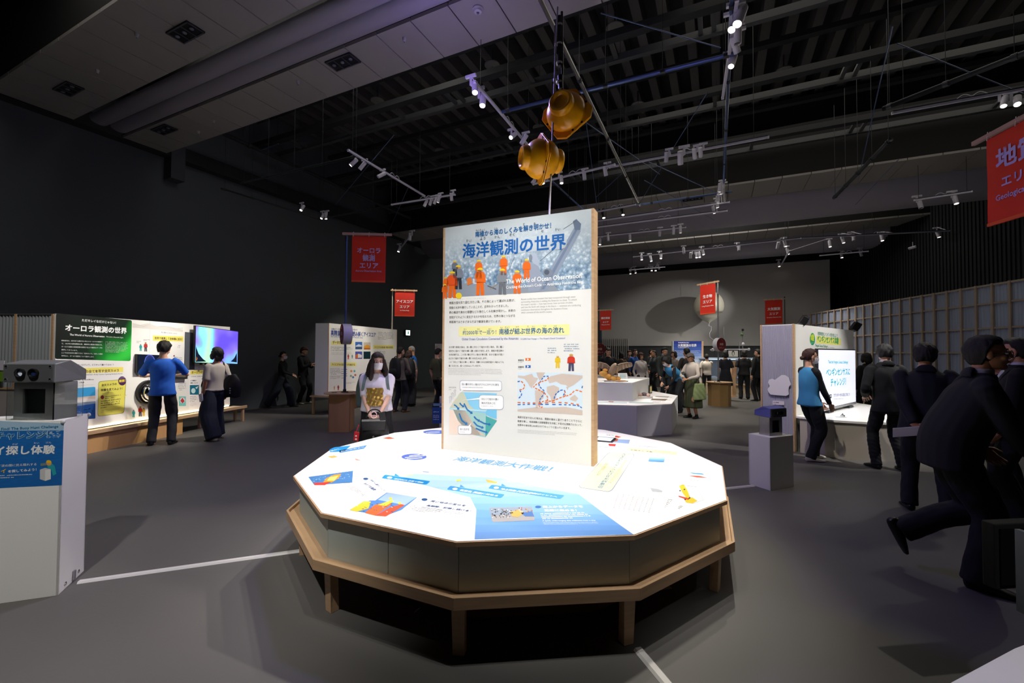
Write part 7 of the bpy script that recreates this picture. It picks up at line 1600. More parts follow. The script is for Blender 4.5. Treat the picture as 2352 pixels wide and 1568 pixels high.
    def torso_geo(off, hz, wid=1.0, flare=0):
        g_ = Geo(); zs = [hz, .93, 1.04, 1.17, 1.28, 1.355, 1.41 if not LN_ else 1.395, 1.455 if not LN_ else 1.418]; ra = np.array([.172+flare, .162, .142 if fem else .155, .160 if fem else .168, .172 if fem else .182, .158, .096, .060])*w_+off*np.array([1, 1, 1, 1, 1, .8, .5, .3]); rb = np.array([.108+flare*.6, .110, .10, .118 if fem else .115, .112, .092, .07, .060])+off*np.array([1, 1, 1, 1, 1, .8, .5, .3])
        rb = rb+np.array([.3, .8, 1, .6, .2, 0, 0, 0])*B_; ra = ra+np.array([.2, .5, .6, .3, .1, 0, 0, 0])*B_
        g_.loft([tor(0, (.3*B_*(1 if 0.9 < z < 1.2 else .3))+(.01 if z > 1.1 and fem and z < 1.3 else 0), z) for z in zs], ra*s*wid, rb*s*wid, SD, 18, 3, cap=.25); return g_
    def sleeves(g_, ln, off):
        for k in arms:
            sh, e, wr = arms[k]
            if ln == 'long': pts = [sh+(neck-sh)*.30, sh-UPt*.004, sh*.5+e*.5, e, e*.5+wr*.5, wr-(wr-e)*.02]; r = np.array([.050, .056, .052, .046, .042, .035])+off
            elif ln == 'half': pts = [sh+(neck-sh)*.30, sh-UPt*.004, sh*.5+e*.5, sh*.12+e*.88]; r = np.array([.050, .057, .058, .060])+off*.6
            else: pts = [sh+(neck-sh)*.30, sh, sh*.55+e*.45, sh*.3+e*.7]; r = np.array([.050, .057, .060, .064])+off*.6
            g_.loft(pts, r*s*(.9 if fem else 1)*(.5+.5*w_), r*s*(.9 if fem else 1)*(.5+.5*w_), FW, 12, 3, cap=.12)
    sd_ = int(abs(loc[0]*31+loc[1]*17)*10) % 997
    if inner:
        gi = Geo(); gi.loft([tor(0, .0, 1.38), tor(0, -.008, 1.44), neck+ub*.040*s], np.array([.08, .066, .060])*s, np.array([.075, .066, .062])*s, SD, 16, 3, cap=.1); wear('shirt_collar', gi, inner, .001, sd_, .007 if fine else .011)
        gi = Geo() if top_kind == 'suit' else None
        if gi: gi.loft([tor(0, .055+.5*B_, 1.1), tor(0, .075+.3*B_, 1.25), tor(0, .062, 1.39)], np.array([.035, .055, .05])*s, np.array([.06+off, .058+off, .045])*s, SD, 12, 2, cap=.3)
        if gi: wear('shirt_front', gi, inner, .001, sd_)
    gt = torso_geo(off, hz, flare=.02 if top_kind in ('suit', 'loose') else 0)
    if vest is None: sleeves(gt, sleeve, off*.6)
    else:
        gs = torso_geo(-.008, .90); sleeves(gs, sleeve, .002); wear('undershirt', gs, vest, .003, sd_)
    if top_kind == 'hoodie': gt.loft([tor(0, -.06, 1.34), tor(0, -.085, 1.42), tor(0, -.06, 1.47)], np.array([.09, .1, .07])*s, np.array([.04, .05, .03])*s, SD, 12, 2)
    wear({'suit': 'jacket', 'jacket': 'jacket', 'hoodie': 'hooded_top', 'shirt': 'shirt', 'loose': 'shirt', 'dress': 'dress'}.get(top_kind, 'shirt') if vest is None else 'vest', gt, top, .006 if top_kind != 'shirt' else .0045, sd_+3)
    if top_kind == 'suit':
        gl = Geo()
        gl.loft([tor(0, -.07, 1.405), tor(0, -.072, 1.445), tor(0, -.055, 1.465)], np.array([.085, .072, .05])*s, np.array([.03, .025, .015])*s, SD, 14, 2, cap=.2)
        for sg in (1, -1): gl.loft([tor(sg*.075, .0, 1.44), tor(sg*.085, .075+.2*B_, 1.36), tor(sg*.045, .118+.6*B_, 1.22), tor(sg*.012, .125+B_, 1.08)], np.array([.02, .032, .03, .012])*s, np.array([.012, .012, .01, .008])*s, SD, 8, 3)
        wear('lapel', gl, top, .001, sd_, .008)
    # trousers / skirt
    if bottom_kind in ('trousers', 'wide', 'jeans'):
        gb_ = Geo(); wd = leg_w*(1.0 if bottom_kind != 'wide' else 1.35)
        gb_.loft([P0_+np.array([0, 0, .10*s]), P0_, P0_+np.array([0, 0, -.09*s])], np.array([.138, .152, .145])*s*w_, np.array([.088+B_*.7, .10+B_*.4, .096])*s, X, 16, 3, cap=.3)
        for k in legs:
            hip, kn, an, fp = legs[k]; fl = 1.0 if bottom_kind != 'wide' else 1.45; q = an+np.array([0, -.01, -.035])*s
            gb_.loft([hip+np.array([0, 0, .03*s]), hip*.5+kn*.5, kn, kn*.5+an*.5, q], np.array([.076, .088*wd, .074*wd*fl, .068*wd*fl, .064*wd*fl])*s*(.4+.6*w_), np.array([.102, .092*wd, .076*wd*fl, .07*wd*fl, .072*wd*fl])*s*(.4+.6*w_), X, 14, 3, cap=.15)
        wear('trousers', gb_, bottom, .006, sd_+7, fr=(20, 20, 14))
    else:
        hm = hem; gb_ = Geo(); n_ = {'skirt': (.21, .17), 'long_skirt': (.24, .19)}[bottom_kind]
        gb_.loft([tor(0, 0, 1.05), tor(0, 0, .96), np.array([0, 0, .8*s]), np.array([0, 0, (.8+hm)*.5*s]), np.array([0, 0, hm*s])], np.array([.14*w_, .168*w_, .20, (n_[0]+.20)/2+.015, n_[0]+.01])*s, np.array([.105+.6*B_, .135+.5*B_, .165, (n_[1]+.165)/2+.02, n_[1]+.02])*s, X, 22, 4, cap=.1)
        wear('skirt', gb_, bottom, .010, sd_+7, fr=(34, 34, 2))
    for k in legs:
        hip, kn, an, fp = legs[k]; fy = math.radians((foot_yaw or {}).get(k, 12 if k == 'R' else -12)); fd = np.array([math.sin(fy), math.cos(fy), 0]); pa_ = math.radians(fp)
        u_ = Zv*math.cos(pa_)+fd*math.sin(pa_)*1.0; d_f = fd*math.cos(pa_)-Zv*math.sin(pa_)
        o = an-u_*.052*s; gs = Geo(); r0 = np.cross(d_f, u_)
        gs.loft([o-d_f*.062*s-u_*.002*s, o-d_f*.02*s+u_*.004*s, o+d_f*.06*s-u_*.004*s, o+d_f*.13*s-u_*.012*s, o+d_f*.185*s-u_*.018*s], np.array([.032, .040, .044, .050, .034])*s, np.array([.034, .042, .034, .024, .014])*s, r0, 14, 3)
        gs.loft([o, an+np.array([0, 0, .02*s])], [.042*s, .040*s], [.05*s, .046*s], r0, 12, 2)
        A_v = gs.arr()
        if fp == 0:
            lo = o[2]-.033*s; 
        vv, nn2, ff = remesh(gs, .007 if fine else .011, 2)
        if fp == 0: vv[:, 2] = np.maximum(vv[:, 2], .004); 
        meshobj('shoe', vv, ff, [mat('shoe_'+shoes, shoes, .4 if shoes[0] in '01' else .6)], t)
        # sole
    # accessories
    if mask:
        gm = MB(); NU, NV = 18, 12; v = []; f = []
        for j in range(NV+1):
            for i in range(NU+1):
                p = (i/NU-.5)*2.5; zz = -.012-.092*(j/NV); y0 = math.cos(p*.75); bul = .018*(1-abs(i/NU-.5)*2)*math.sin(pi*min(1, .15+j/NV*.85))
                ww = .066*math.sin(min(pi/2, abs(p)))*(1 if p > 0 else -1)*(1-.28*(j/NV)**2); yy = .035+.075*(1-abs(p/1.25)**2.2)*(1-.12*(j/NV)**2)+bul
                v.append(hp(ww*1.02, yy, zz-.004+.012*(1-abs(p/1.25))))
        for j in range(NV):
            for i in range(NU): f.append((j*(NU+1)+i, (j+1)*(NU+1)+i, (j+1)*(NU+1)+i+1, j*(NU+1)+i+1))
        k_ = len(v); v = v+[q-hf*.002 for q in v]; f = f+[[i+k_ for i in q[::-1]] for q in f]
        mk = meshobj('face_mask', v, f, [M_MASK], t)
        st = MB()
        for sg in (1, -1): st.path([hp(sg*.062, .045, -.012), hp(sg*.074, .01, -.002), hp(sg*.082, -.012, .02)], .0018*s, M_MASK, 5); st.path([hp(sg*.058, .04, -.082), hp(sg*.074, .0, -.05), hp(sg*.082, -.018, -.02)], .0018*s, M_MASK, 5)
        so = meshobj('ear_loop', st.v, st.f, [M_MASK], mk)
    if glasses:
        gm = MB()
        for sg in (1, -1):
            pts = [hp(sg*.033+.022*math.cos(a), .100, .002+.017*math.sin(a)) for a in np.linspace(0, 2*pi, 15)]; gm.path(pts, .0022, M_BLACK, 6); gm.path([hp(sg*.055, .099, .006), hp(sg*.078, .06, .008), hp(sg*.084, -.01, .004)], .0022, M_BLACK, 6)
        gm.path([hp(-.011, .102, .005), hp(.011, .102, .005)], .0022, M_BLACK, 6); meshobj('glasses', gm.v, gm.f, [M_BLACK], t)
    bpy.context.view_layer.update() if False else None
    Rz = np.array([[math.cos(rz), -math.sin(rz), 0], [math.sin(rz), math.cos(rz), 0], [0, 0, 1]])
    W2 = lambda p: Rz@np.asarray(p, float)+np.array([loc[0], loc[1], 0])
    info = dict(t=t, arms=arms, tor=lambda x, y, z: W2(tor(x, y, z)), W=W2, hp=lambda x, y, z: W2(hp(x, y, z)), s=s, SD=Rz@SD, UP=Rz@UPt, FW=Rz@FW, Rz=Rz, wr={k: W2(arms[k][2]) for k in arms}, tl=tor)
    return info
def strap(pts, wd, m, parent, nm='strap', nrmf=None):
    mb = MB(); pts = catmull(pts, 4)
    for a, b in zip(pts[:-1], pts[1:]): mb.beam(a, b+nrm(b-a)*.004, wd, .006, m, up=(nrmf if nrmf is not None else ZZ) if abs(nrm(b-a)@(nrmf if nrmf is not None else ZZ)) < .97 else UU)
    return mb.build(nm, parent)
def at(px, D, top=None): return ((px-1176)/994*D, D)
def watch(i, k, nm='wristwatch'):
    sh, e, wr = i['arms'][k]; d = nrm(wr-e); q = wr-d*.012; m = MB(); m.lathe(i['W'](q-d*.009), i['Rz']@d, [(.029*i['s'], 0), (.031*i['s'], .009), (.029*i['s'], .018)], M_BLACK, 18)
    sgn = i['Rz']@nrm(np.cross(d, [0, 0, 1.0]) if abs(d[2]) < .9 else np.array([0, 1.0, 0])); 
    off_ = wloc(i['t']); 
    mm = MB(); mm.v = [tuple(np.linalg.inv(i['Rz'])@(np.array(v)-off_)) for v in m.v]; meshobj(nm, mm.v, m.f, [M_BLACK], i['t'])
# ---- left side
pA = person('man in a bright blue t-shirt and dark trousers seen from behind at the aurora wall', at(376, 7.12), (-.50, .87), 1.70, head=(12, 18), hands={'R': (.13, .30, 1.12), 'L': (-.12, .30, 1.13)}, elbow={'R': (.9, -.3, -.5), 'L': (-.9, -.3, -.5)}, feet={'R': (.13, -.02, 0), 'L': (-.14, .04, 0)},
            hair=('curly', '17120f'), top='1e62c8', top_kind='loose', sleeve='half', bottom='24252a', hemz=.82, shoes='101010', w_=.98, leg_w=1.05)
q = pA['W']((.0, .36, 1.14)); t = MB().box(q, (.075, .008, .15), M_BLACK, .5).build('smartphone', label='dark smartphone held by the man in the blue t-shirt', cat='phone')
pB = person('woman in a beige t-shirt and wide dark trousers looking up at the aurora television', at(496, 7.6), (-.93, .34), 1.60, fem=True, lean=-3, head=(-10, -14), hands={'L': (-.19, .06, .83)}, elbow={'L': (-.4, -.9, -.2)}, feet={'R': (.13, .1, 0), 'L': (-.12, -.16, 0)},
            hair=('bob', '1a1310'), top='b8b0a2', sleeve='half', top_kind='loose', bottom='1b2232', bottom_kind='wide', shoes='c9c2b4', hemz=.92, skin='tan')
watch(pB, 'L'); q = pB['wr']['L']-ZZ*.07; MB().frame(q-[.03, .02, .05], (.07, -.02, .03), (.004, .01, 0), (-.02, 0, .13), M_LAMP).build('smartphone', label='pale smartphone in the lowered hand of the woman in wide trousers', cat='phone')
t = thing('shoulder_bag', 'black cloth shoulder bag behind the woman in wide trousers', 'bag', tuple(pB['W']((.17, -.20, .80)))); c = pB['W']((.19, -.17, .92)); d1 = pB['Rz']@np.array([.3, -1, 0]); d1 = nrm(d1); d2 = nrm(pB['Rz']@np.array([1, .3, 0]))
g = Geo(); g.loft([c-ZZ*.2, c, c+ZZ*.13, c+ZZ*.2], [.15, .17, .13, .06], [.05, .07, .05, .03], d1, 16, 3, cap=.2); v, n, f = remesh(g, .014, 2); mb = MB(); mb.add(folds(v, n, .008, 3), f, mat('bag_black', '0f0f12', .7)); mb.build('bag_body', t, smooth=True)
strap([c+ZZ*.18, pB['tor'](.13, -.10, 1.2), pB['tor'](.08, -.03, 1.455), pB['tor'](-.06, .13, 1.25), pB['tor'](-.16, .13, 1.0), pB['tor'](-.20, .02, .95)], .022, M_BLACK, t, nrmf=pB['FW'])
pr = MB(); 
for k in range(3): pr.frame(c-ZZ*(.05+.04*k)-d1*.0+d1*(-.02)+(-d2)*0+np.array([0, 0, 0])+nrm([.2, -1, 0])*.075, (.02, .004, 0), (0, .002, 0), (0, 0, .02), ink('b8b8b8'))
pr.build('printed_marks', t)
person('walking woman in dark clothes with white mask, tied hair, left wall', at(650, 11.9), (.96, .25), 1.53, fem=True, head=(10, 5), hands={'R': (.1, .30, .98), 'L': (-.12, .26, 1.0)}, feet={'R': (.08, -.38, .03, 35), 'L': (-.07, .26, 0)}, hair=('bun', '14100e'), top='15191b', sleeve='long', bottom='1a222c', bottom_kind='wide', leg_w=.8, shoes='101010', mask=True)
person('young man with curly brown hair, dark suit and white sneakers by the left back wall', at(697, 12.7), (.93, -.1), 1.66, head=(0, 22), hands={'R': (.02, .27, 1.18), 'L': (-.02, .30, 1.14)}, elbow={'R': (.7, -.2, -.8), 'L': (-.7, -.2, -.8)}, feet={'R': (.1, -.06, 0), 'L': (-.1, .12, 0)}, hair=('curly', '4a2a1c'), top='17191c', top_kind='jacket', bottom='15171a', shoes='c8c2ae', inner='b8b2a8')
pW = person('woman with long dark hair, white mask and gold-printed t-shirt standing behind the table', at(867, 5.25), (.16, -1), 1.535, fem=True, fine=True, w_=1.13, belly=.045, head=(-18, 3), hands={'R': (.035, .245, .845), 'L': (-.05, .275, .80)}, elbow={'R': (1, -.35, -.2), 'L': (-1, -.35, -.2)}, hair=('long', '24150f'), skin='fair',
            top='dcd6e2', sleeve='half', top_kind='shirt', bottom='141318', bottom_kind='long_skirt', hem=.16, mask=True, hemz=.93, palms={'R': ((0, -1, .2), (0, .2, 1), (-.9, .1, -.45)), 'L': ((0, -1, 0), (0, .2, 1), (.55, .1, -.85))}, curl=.5)
watch(pW, 'L')
# gold print on the shirt front
v = []; f = []; N = 12
for j in range(N+1):
    for i in range(N+1):
        x = (i/N-.5)*.21; z = 1.005+(j/N)*.235; y = .148+.006*math.sin(i*2.1+j)+.005*math.sin(j*2.7-i*.8)+.012*(1-(x/.11)**2)-.05*max(0, z-1.13)*1.2+.01
        v.append(pW['tl'](x+.006*math.sin(j*1.7), y+.022, z))
for j in range(N):
    for i in range(N): f.append((j*(N+1)+i, j*(N+1)+i+1, (j+1)*(N+1)+i+1, (j+1)*(N+1)+i))
meshobj('gold_print', v, f, [mat('gold_foil', 'c9a257', .28, .75, bump=.5, bscale=14)], pW['t'], None, 'crinkled gold print on the shirt front')
# her black bag and red tag, phone
c = pW['W']((-.02, .30, .66)); t = thing('handbag', 'black leather handbag held by the woman behind the table', 'handbag', tuple(c-ZZ*.14)); ff_ = pW['Rz']@np.array([0, 1., 0]); ss_ = pW['Rz']@np.array([1., 0, 0])
g = Geo(); g.loft([c-ZZ*.15, c-ZZ*.05, c+ZZ*.06, c+ZZ*.12], [.15, .165, .15, .13], [.055, .06, .05, .03], ss_, 18, 3, cap=.25); v, n, f = remesh(g, .011, 2); mb = MB(); mb.add(folds(v, n, .005, 8), f, mat('black_leather', '121214', .38, bump=.2, bscale=60)); mb.build('bag_body', t, smooth=True)
mb = MB(); mb.add([c+ff_*.062+ss_*x+ZZ*z for x, z in ((-.13, .10), (.13, .10), (.12, .0), (-.12, .0))]+[c+ff_*.05+ss_*x+ZZ*z for x, z in ((-.13, .12), (.13, .12))], [(0, 3, 2, 1)[::-1], (4, 0, 1, 5)[::-1]], mat('black_leather', '121214')); mb.build('flap', t)
strap([c+ss_*.10+ZZ*.1, c+ss_*.06+ZZ*.2, c+ZZ*.225, c-ss_*.06+ZZ*.2, c-ss_*.10+ZZ*.1], .014, M_BLACK, t, 'handle', ff_)
MB().lathe(c+ff_*.062-ZZ*.0-ZZ*.075, ff_, [(.012, 0), (.01, .006)], M_METAL, 14).build('clasp', t)
q = c+ss_*.215+ff_*.05+ZZ*.03; q = c+ss_*.19+ff_*.06-ZZ*.02
t = thing('luggage_tag', 'bright red heart-patterned tag hanging left of the black handbag', 'tag', tuple(q)); MB().frame(q-ss_*.03-ZZ*.1, ss_*.055+ZZ*.012, ff_*.006, ZZ*.10-ss_*.01, mat('tag_red', 'c8202c', .5)).build('tag_body', t, bevel=.004); strap([q+ZZ*.0, q+ZZ*.03-ss_*.012, q+ZZ*.08-ss_*.03], .008, mat('tag_red', 'c8202c'), t, 'cord', ff_)
for dz in (-.04, -.075): MB().ell(q-ss_*.004+ZZ*dz+ff_*.009, (.012, .003, .010), ink('f0d8d4'), 10, 6).build('printed_heart', t)
q = c-ss_*.10+ff_*.05+ZZ*.15; MB().frame(q-ss_*.04-ZZ*.04, ss_*.07-ZZ*.015, ff_*.009, ZZ*.10+ss_*.02, M_BLACK).build('smartphone', bevel=.004, label='black smartphone held beside the handbag of the woman behind the table', cat='phone')
pts = [c+ss_*(.032*math.cos(a))+ZZ*(.17+.036*math.sin(a))+ff_*.055 for a in np.linspace(0, 2*pi, 18)]; mb = MB()
for p_ in pts[:-1]: mb.ell(p_, (.006, .006, .006), ink('eec8c8'), 8, 6)
mb.build('bead_strap', label='string of pale pink beads around the fingers holding the black handbag', cat='bead strap')
t = thing('grey_green_backpack', 'grey green backpack worn by the woman behind the table, seen at her right side', 'backpack', tuple(pW['W']((.15, -.2, .9)))); t.name = 'backpack'
cb = pW['W']((.12, -.23, 1.06)); g = Geo(); g.loft([cb-ZZ*.2, cb, cb+ZZ*.2], [.16, .17, .13], [.07, .09, .06], ss_, 16, 3, cap=.4); v, n, f = remesh(g, .014, 2); mb = MB(); mb.add(folds(v, n, .005, 2), f, cloth('5a6a6a')); mb.build('pack_body', t, smooth=True)
for sg in (1, -1): strap([pW['tor'](sg*.13, -.13, 1.36), pW['tor'](sg*.125, -.02, 1.445), pW['tor'](sg*.145, .10, 1.33), pW['tor'](sg*.165, .12, 1.2)], .035, cloth('6a7a7a'), t, 'strap', pW['FW'])
def backpack(i, label, m, sc=1.0):
    f_, s_ = i['Rz']@np.array([0, 1., 0]), i['Rz']@np.array([1., 0, 0]); c = i['tor'](0, -.21, 1.16); t = thing('backpack', label, 'backpack', tuple(c-ZZ*.25))
    g = Geo(); g.loft([c-ZZ*.25*sc, c-ZZ*.1, c+ZZ*.12*sc, c+ZZ*.24*sc], np.array([.15, .17, .16, .10])*sc, np.array([.08, .11, .09, .05])*sc, s_, 16, 3, cap=.4); v, n, f = remesh(g, .014, 2); mb = MB(); mb.add(folds(v, n, .006, 4), f, m); mb.build('pack_body', t, smooth=True)
    p = c-f_*.10-ZZ*.1; g = Geo(); g.loft([p-ZZ*.09, p, p+ZZ*.07], [.11, .12, .10], [.03, .045, .03], s_, 14, 2); v, n, f = remesh(g, .014, 2); mb = MB(); mb.add(v, f, m); mb.build('front_pocket', t, smooth=True)
    for sg in (1, -1): strap([i['tor'](sg*.09, -.15, 1.37), i['tor'](sg*.115, -.02, 1.455), i['tor'](sg*.13, .13, 1.32), i['tor'](sg*.16, .02, 1.1)], .04, m, t, 'strap', i['FW'])
    return t
i = person('man in grey-brown shirt and tan boots with black backpack at the ice core wall', at(919, 11.1), (.35, .94), 1.66, head=(25, 10), hands={'R': (.14, .25, 1.05), 'L': (-.2, .05, .85)}, feet={'R': (.14, .02, 0), 'L': (-.15, 0, 0)}, hair=('short', '14110f'), top='6e655c', sleeve='long', bottom='23262c', shoes='8a5a2c', top_kind='loose')
backpack(i, 'black backpack on the man with tan boots', mat('pack_black', '16181a', .7))
i = person('brown-haired person with large black backpack beyond the man with tan boots', at(939, 12.2), (-.2, .98), 1.58, fem=True, head=(10, 20), hair=('bob', '3a2218'), top='7a6e66', sleeve='half', bottom='16181c', bottom_kind='wide', shoes='101010')
backpack(i, 'large black backpack on the brown-haired person', mat('pack_black2', '0e1012', .7), 1.1)
person('grey-haired man with glasses in a bright blue polo shirt at the ice core wall', at(948, 13.0), (-.9, -.1), 1.72, belly=.03, head=(0, 22), hair=('grey', '8c8a86'), top='1f6ac0', sleeve='half', bottom='17191c', shoes='101010', glasses=True, skin='tan', hands={'R': (.1, .28, 1.1), 'L': (-.1, .28, 1.12)})
person('short-haired person in an olive shirt cut by the left edge of the display board', at(1005, 11.5), (.6, .6), 1.64, hair=('short', '15110f'), top='4a4a38', sleeve='half', bottom='15181c', head=(0, 20), hands={'R': (.1, .28, 1.0)})
# ---- background centre
def bgp(label, px, D, face, H, **k): return person(label, at(px, D), face, H, **k)
bgp('young man in a black t-shirt behind the stuffed bird', 1397, 12.9, (-.1, -1), 1.70, hair=('short', '15110f'), top='16181a', sleeve='half', bottom='1a1c20', head=(0, 25))
bgp('smiling brown-haired woman in a pale cardigan behind the tiered table', 1472, 13.3, (.2, -1), 1.55, fem=True, hair=('bob', '3a2016'), top='c4bcb4', sleeve='long', top_kind='loose', bottom='22242a', inner='22242a', head=(0, 12))
bgp('dark-haired visitor seen from behind, left of the cardigan woman', 1427, 15.2, (.1, 1), 1.56, fem=True, hair=('bob', '17120f'), top='4a443c', bottom='1c1e22')
bgp('visitor with reddish face and brown hair in the back row', 1446, 17.0, (-.3, -1), 1.62, hair=('quiff', '4a2a1c'), top='3a3230', bottom='1c1e22')
bgp('visitor in a blue top in the back row', 1459, 16.4, (.2, -.9), 1.66, hair=('short', '15110f'), top='1f4f9a', bottom='1c1e22', vest=None)
bgp('visitor in a grey jacket facing left in the back row', 1503, 16.0, (-.9, -.3), 1.62, hair=('short', '201814'), top='4a4e50', top_kind='jacket', bottom='1c1e22', hands={'R': (.1, .3, 1.1)})
bgp('dark clothed visitor with a brown face in the back row beside the suited man', 1496, 17.6, (.6, -.8), 1.68, hair=('short', '201814'), skin='tan', top='1c1e20', bottom='1c1e22')
bgp('man in a grey-green suit with a lanyard at the end of the tiered table', 1525, 13.1, (.25, -1), 1.72, hair=('short', '14110f'), top='2c3430', top_kind='suit', inner='b4b8cc', bottom='20262a', head=(-12, 18), hands={'R': (.22, .12, .82), 'L': (-.2, .1, .85)})
bgp('woman in a light blouse at the edge of the atmosphere board', 1548, 14.5, (-.8, -.4), 1.6, fem=True, hair=('bob', '2a1c14'), top='c0b4a8', bottom='1c1e22')
i = bgp('staff member in a light blue vest bending down to the left', 1556, 11.3, (-.93, -.35), 1.64, lean=48, head=(0, 25), fem=True, hair=('bob', '14110f'), top='3f8fc4', vest='14161a', sleeve='long', bottom='15171b', hands={'R': (.12, .42, .80), 'L': (-.10, .38, .72)}, elbow={'R': (.6, -.6, .2), 'L': (-.6, -.6, .2)}, mask=True)
bgp('dark-haired visitor with a patterned bag behind the green-bag lady', 1577, 12.3, (-.3, .95), 1.68, hair=('short', '100e0d'), top='2a2622', bottom='14161a', hands={'L': (-.15, .25, 1.05)})
pL = person('grey-haired lady in a cream cardigan over an olive dress, looking at her phone', at(1591, 10.35), (-.85, -.5), 1.56, fem=True, head=(0, 38), lean=6, hair=('curly', '4a423c'), top='c0b6a8', top_kind='loose', sleeve='long', inner='4a4c38', bottom='3c4228', bottom_kind='long_skirt', hem=.28, shoes='101010', hands={'R': (.06, .30, 1.04), 'L': (-.08, .30, 1.02)}, elbow={'R': (.8, -.2, -.6), 'L': (-.8, -.2, -.6)}, skin='tan')
q = pL['W']((0, .34, 1.03)); MB().frame(q-[.04, .03, 0], (.07, 0, .02), (0, .07, .05), (0, 0, .008), M_BLACK).build('smartphone', label='dark phone in the hands of the grey-haired lady', cat='phone')
c = pL['W']((-.24, .08, .66)); t = thing('tote_bag', 'large pale green tote bag on the arm of the grey-haired lady', 'bag', tuple(c-ZZ*.2)); sd = pL['Rz']@np.array([.1, 1., 0])
g = Geo(); g.loft([c-ZZ*.2, c, c+ZZ*.17], [.21, .20, .15], [.05, .06, .035], sd, 16, 3, cap=.15); v, n, f = remesh(g, .014, 2); mb = MB(); mb.add(folds(v, n, .008, 6), f, cloth('7c8a5a')); mb.build('bag_body', t, smooth=True)
strap([c+ZZ*.16+sd*.1, c+ZZ*.33, pL['W'](pL['arms']['L'][1])+ZZ*.02, c+ZZ*.33-sd*.06, c+ZZ*.16-sd*.1], .02, cloth('4a4a3c'), t, 'handle', pL['Rz']@np.array([1., 0, 0]))
bgp('woman in a sleeveless dark blue dress seen from behind, left of the orange post', 1666, 14.3, (.1, 1), 1.62, fem=True, hair=('bob', '0e0c0c'), top='12141f', sleeve='half', bottom='12141f', bottom_kind='long_skirt', hem=.5, shoes='101010')
bgp('visitor in a white shirt reaching into the far glass case', 1623, 15.9, (.3, .8), 1.5, hair=('none', '15110f') if False else ('short', '15110f'), top='ccc4b8', sleeve='half', bottom='2a2c30', hands={'R': (.1, .35, .95)})
i = bgp('visitor in a loose black cape-like top, left of the pair beyond the booth', 1709, 14.6, (.4, .9), 1.64, fem=True, hair=('bob', '0f0d0c'), top='121318', top_kind='loose', sleeve='half', bottom='101216', bottom_kind='trousers', shoes='101010', w_=1.1)
c = i['W']((.22, -.1, .86)); t = thing('tote_bag', 'cream tote bag between the pair beyond the booth', 'bag', tuple(c-ZZ*.2)); g = Geo(); g.loft([c-ZZ*.18, c, c+ZZ*.17], [.14, .14, .12], [.04, .05, .02], UU, 14, 2, cap=.2); v, n, f = remesh(g, .014, 2); mb = MB(); mb.add(folds(v, n, .006, 6), f, cloth('8c8676')); mb.build('bag_body', t, smooth=True); strap([c+ZZ*.16, c+ZZ*.4, i['tor'](.14, -.02, 1.44)], .02, cloth('8c8676'), t, 'handle', UU)
bgp('man in a black suit, right of the pair beyond the booth', 1742, 14.0, (-.3, .95), 1.68, hair=('short', '0f0d0c'), top='101216', top_kind='suit', bottom='0f1114', shoes='101010', head=(-30, 10))
# ---- right foreground
pS = person('staff member with hair bun, light blue vest and white sneakers beside the penguin booth', at(1858, 6.33), (.97, .02), 1.62, fem=True, fine=True, head=(8, 4), hair=('bun', '3a1e14'), skin='light', top='3f8ec2', top_kind='loose', vest='14161b', sleeve='long', bottom='15171c', leg_w=1.05, shoes='d6d0c4', hemz=.84, hands={'R': (.13, .22, .86), 'L': (-.08, .24, .84)}, feet={'R': (.09, -.05, 0), 'L': (-.09, .14, 0)}, mask=True)
person('person with black hair and black jacket behind the man in front of the counter', at(1990, 9.3), (.1, 1), 1.56, fem=True, hair=('bob', '0c0b0b'), top='0e0f12', top_kind='jacket', bottom='0d0e11')
person('man in a black suit seen from behind, leaning at the penguin counter', at(2038, 5.85), (.22, .97), 1.68, fine=True, lean=6, head=(20, 20), hair=('curly', '0f0d0d'), top='0d0e11', top_kind='suit', inner='9a9aa4', bottom='101114', shoes='0f0f10', hands={'L': (-.18, .18, .98), 'R': (.15, .25, 1.0)}, feet={'R': (.13, -.05, 0), 'L': (-.14, .02, 0)}, leg_w=.95)
pN = person('man in a navy suit holding white papers behind his back', at(2127, 4.25), (.62, .78), 1.66, fine=True, lean=10, w_=1.08, belly=.04, head=(10, 12), hair=('curly', '12100f'), skin='tan', top='10151f', top_kind='suit', inner='b8b4b0', bottom='14161c', shoes='0f0f10', hands={'L': (-.10, -.24, .86), 'R': (.12, -.22, .84)}, elbow={'L': (-1, -.2, 0), 'R': (1, -.2, 0)}, palms={'L': ((0, -1, 0), (0, 0, 1), (.9, -.2, -.3)), 'R': ((0, -1, 0), (0, 0, 1), (-.9, -.2, -.3))}, feet={'R': (.14, -.05, 0), 'L': (-.14, .05, 0)})
c = pN['W']((-.03, -.30, .80)); sd = pN['Rz']@np.array([1., 0, 0]); bk = pN['Rz']@np.array([0, -1., 0]); t = thing('rolled_papers', 'folded white papers held behind the back of the man in the navy suit', 'papers', tuple(c))
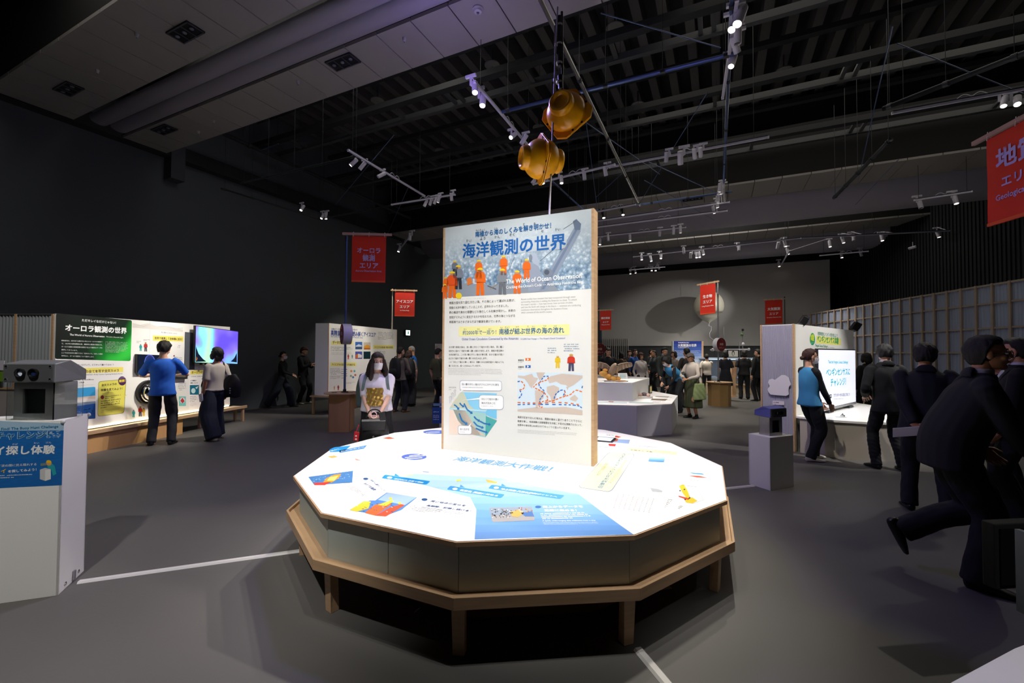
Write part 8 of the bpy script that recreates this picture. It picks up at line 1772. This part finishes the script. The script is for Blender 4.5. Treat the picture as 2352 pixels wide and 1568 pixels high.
MB().frame(c-sd*.24-ZZ*.05, sd*.33+ZZ*.07, bk*.008, ZZ*.085, M_WHITE).build('paper_sheet', t); MB().frame(c-sd*.24-ZZ*.05+bk*.012, sd*.30+ZZ*.065, bk*.006, ZZ*.08, mat('paper_pale', 'dcd8d0', .6)).build('paper_sheet', t)
pM = person('large man in a dark navy suit and glasses striding to the right in the foreground', at(2172, 3.02), (.84, -.54), 1.70, fine=True, lean=20, w_=1.08, belly=.05, head=(4, -12), hair=('short', '14110f'), skin='tan', top='0c0e15', top_kind='suit', inner='a8a4a0', bottom='101218', shoes='0d0d0e', glasses=True,
            hands={'R': (.14, .46, .74), 'L': (-.2, .2, .9)}, elbow={'R': (.5, -.8, 0), 'L': (-.5, -.8, 0)}, feet={'R': (.09, .12, 0), 'L': (-.10, -.22, .20, 66)}, knee={'L': (-.05, 1, -.1), 'R': (.05, 1, 0)}, leg_w=1.1, palms={'R': ((-.3, .0, -1), (-.2, 1, .3), (.1, .8, -.5))})
pE = person('man in a dark suit with glasses and white mask cut by the right edge', at(2338, 3.95), (-.62, .78), 1.70, fine=True, w_=1.08, belly=.03, head=(4, 4), hair=('short', '100e0e'), skin='tan', top='0c0d10', top_kind='suit', inner='b8b8c4', bottom='0e0f12', shoes='0d0d0e', mask=True, glasses=True, hands={'L': (-.18, .12, .80), 'R': (.2, .1, .82)}, palms={'L': ((.6, .3, .2), (.2, .8, .2), (.35, .75, -.45))})
person('person in white shirt and navy vest bending beyond the masked man at right edge', at(2312, 4.9), (-.85, .2), 1.66, fine=True, lean=22, head=(0, 25), hair=('curly', '101018'), skin='tan', top='1a2038', vest='d4d0e4', sleeve='long', bottom='10121a', hands={'R': (.08, .30, .88), 'L': (-.1, .32, .90)}, mask=True, top_kind='shirt')
person('person in a beige top with clasped hands behind the large striding man', at(2262, 5.4), (-.7, -.5), 1.58, fem=True, head=(0, 15), hair=('bob', '1a1310'), top='8c8474', top_kind='loose', sleeve='long', bottom='2c2e34', hands={'R': (.03, .30, 1.17), 'L': (-.03, .30, 1.16)}, elbow={'R': (.8, -.3, -.6), 'L': (-.8, -.3, -.6)})
# ------------------------------------------------------------------ tidy up
for o in list(bpy.data.objects):
    if '_w' in o: del o['_w']
bpy.data.scenes.remove(TMP)
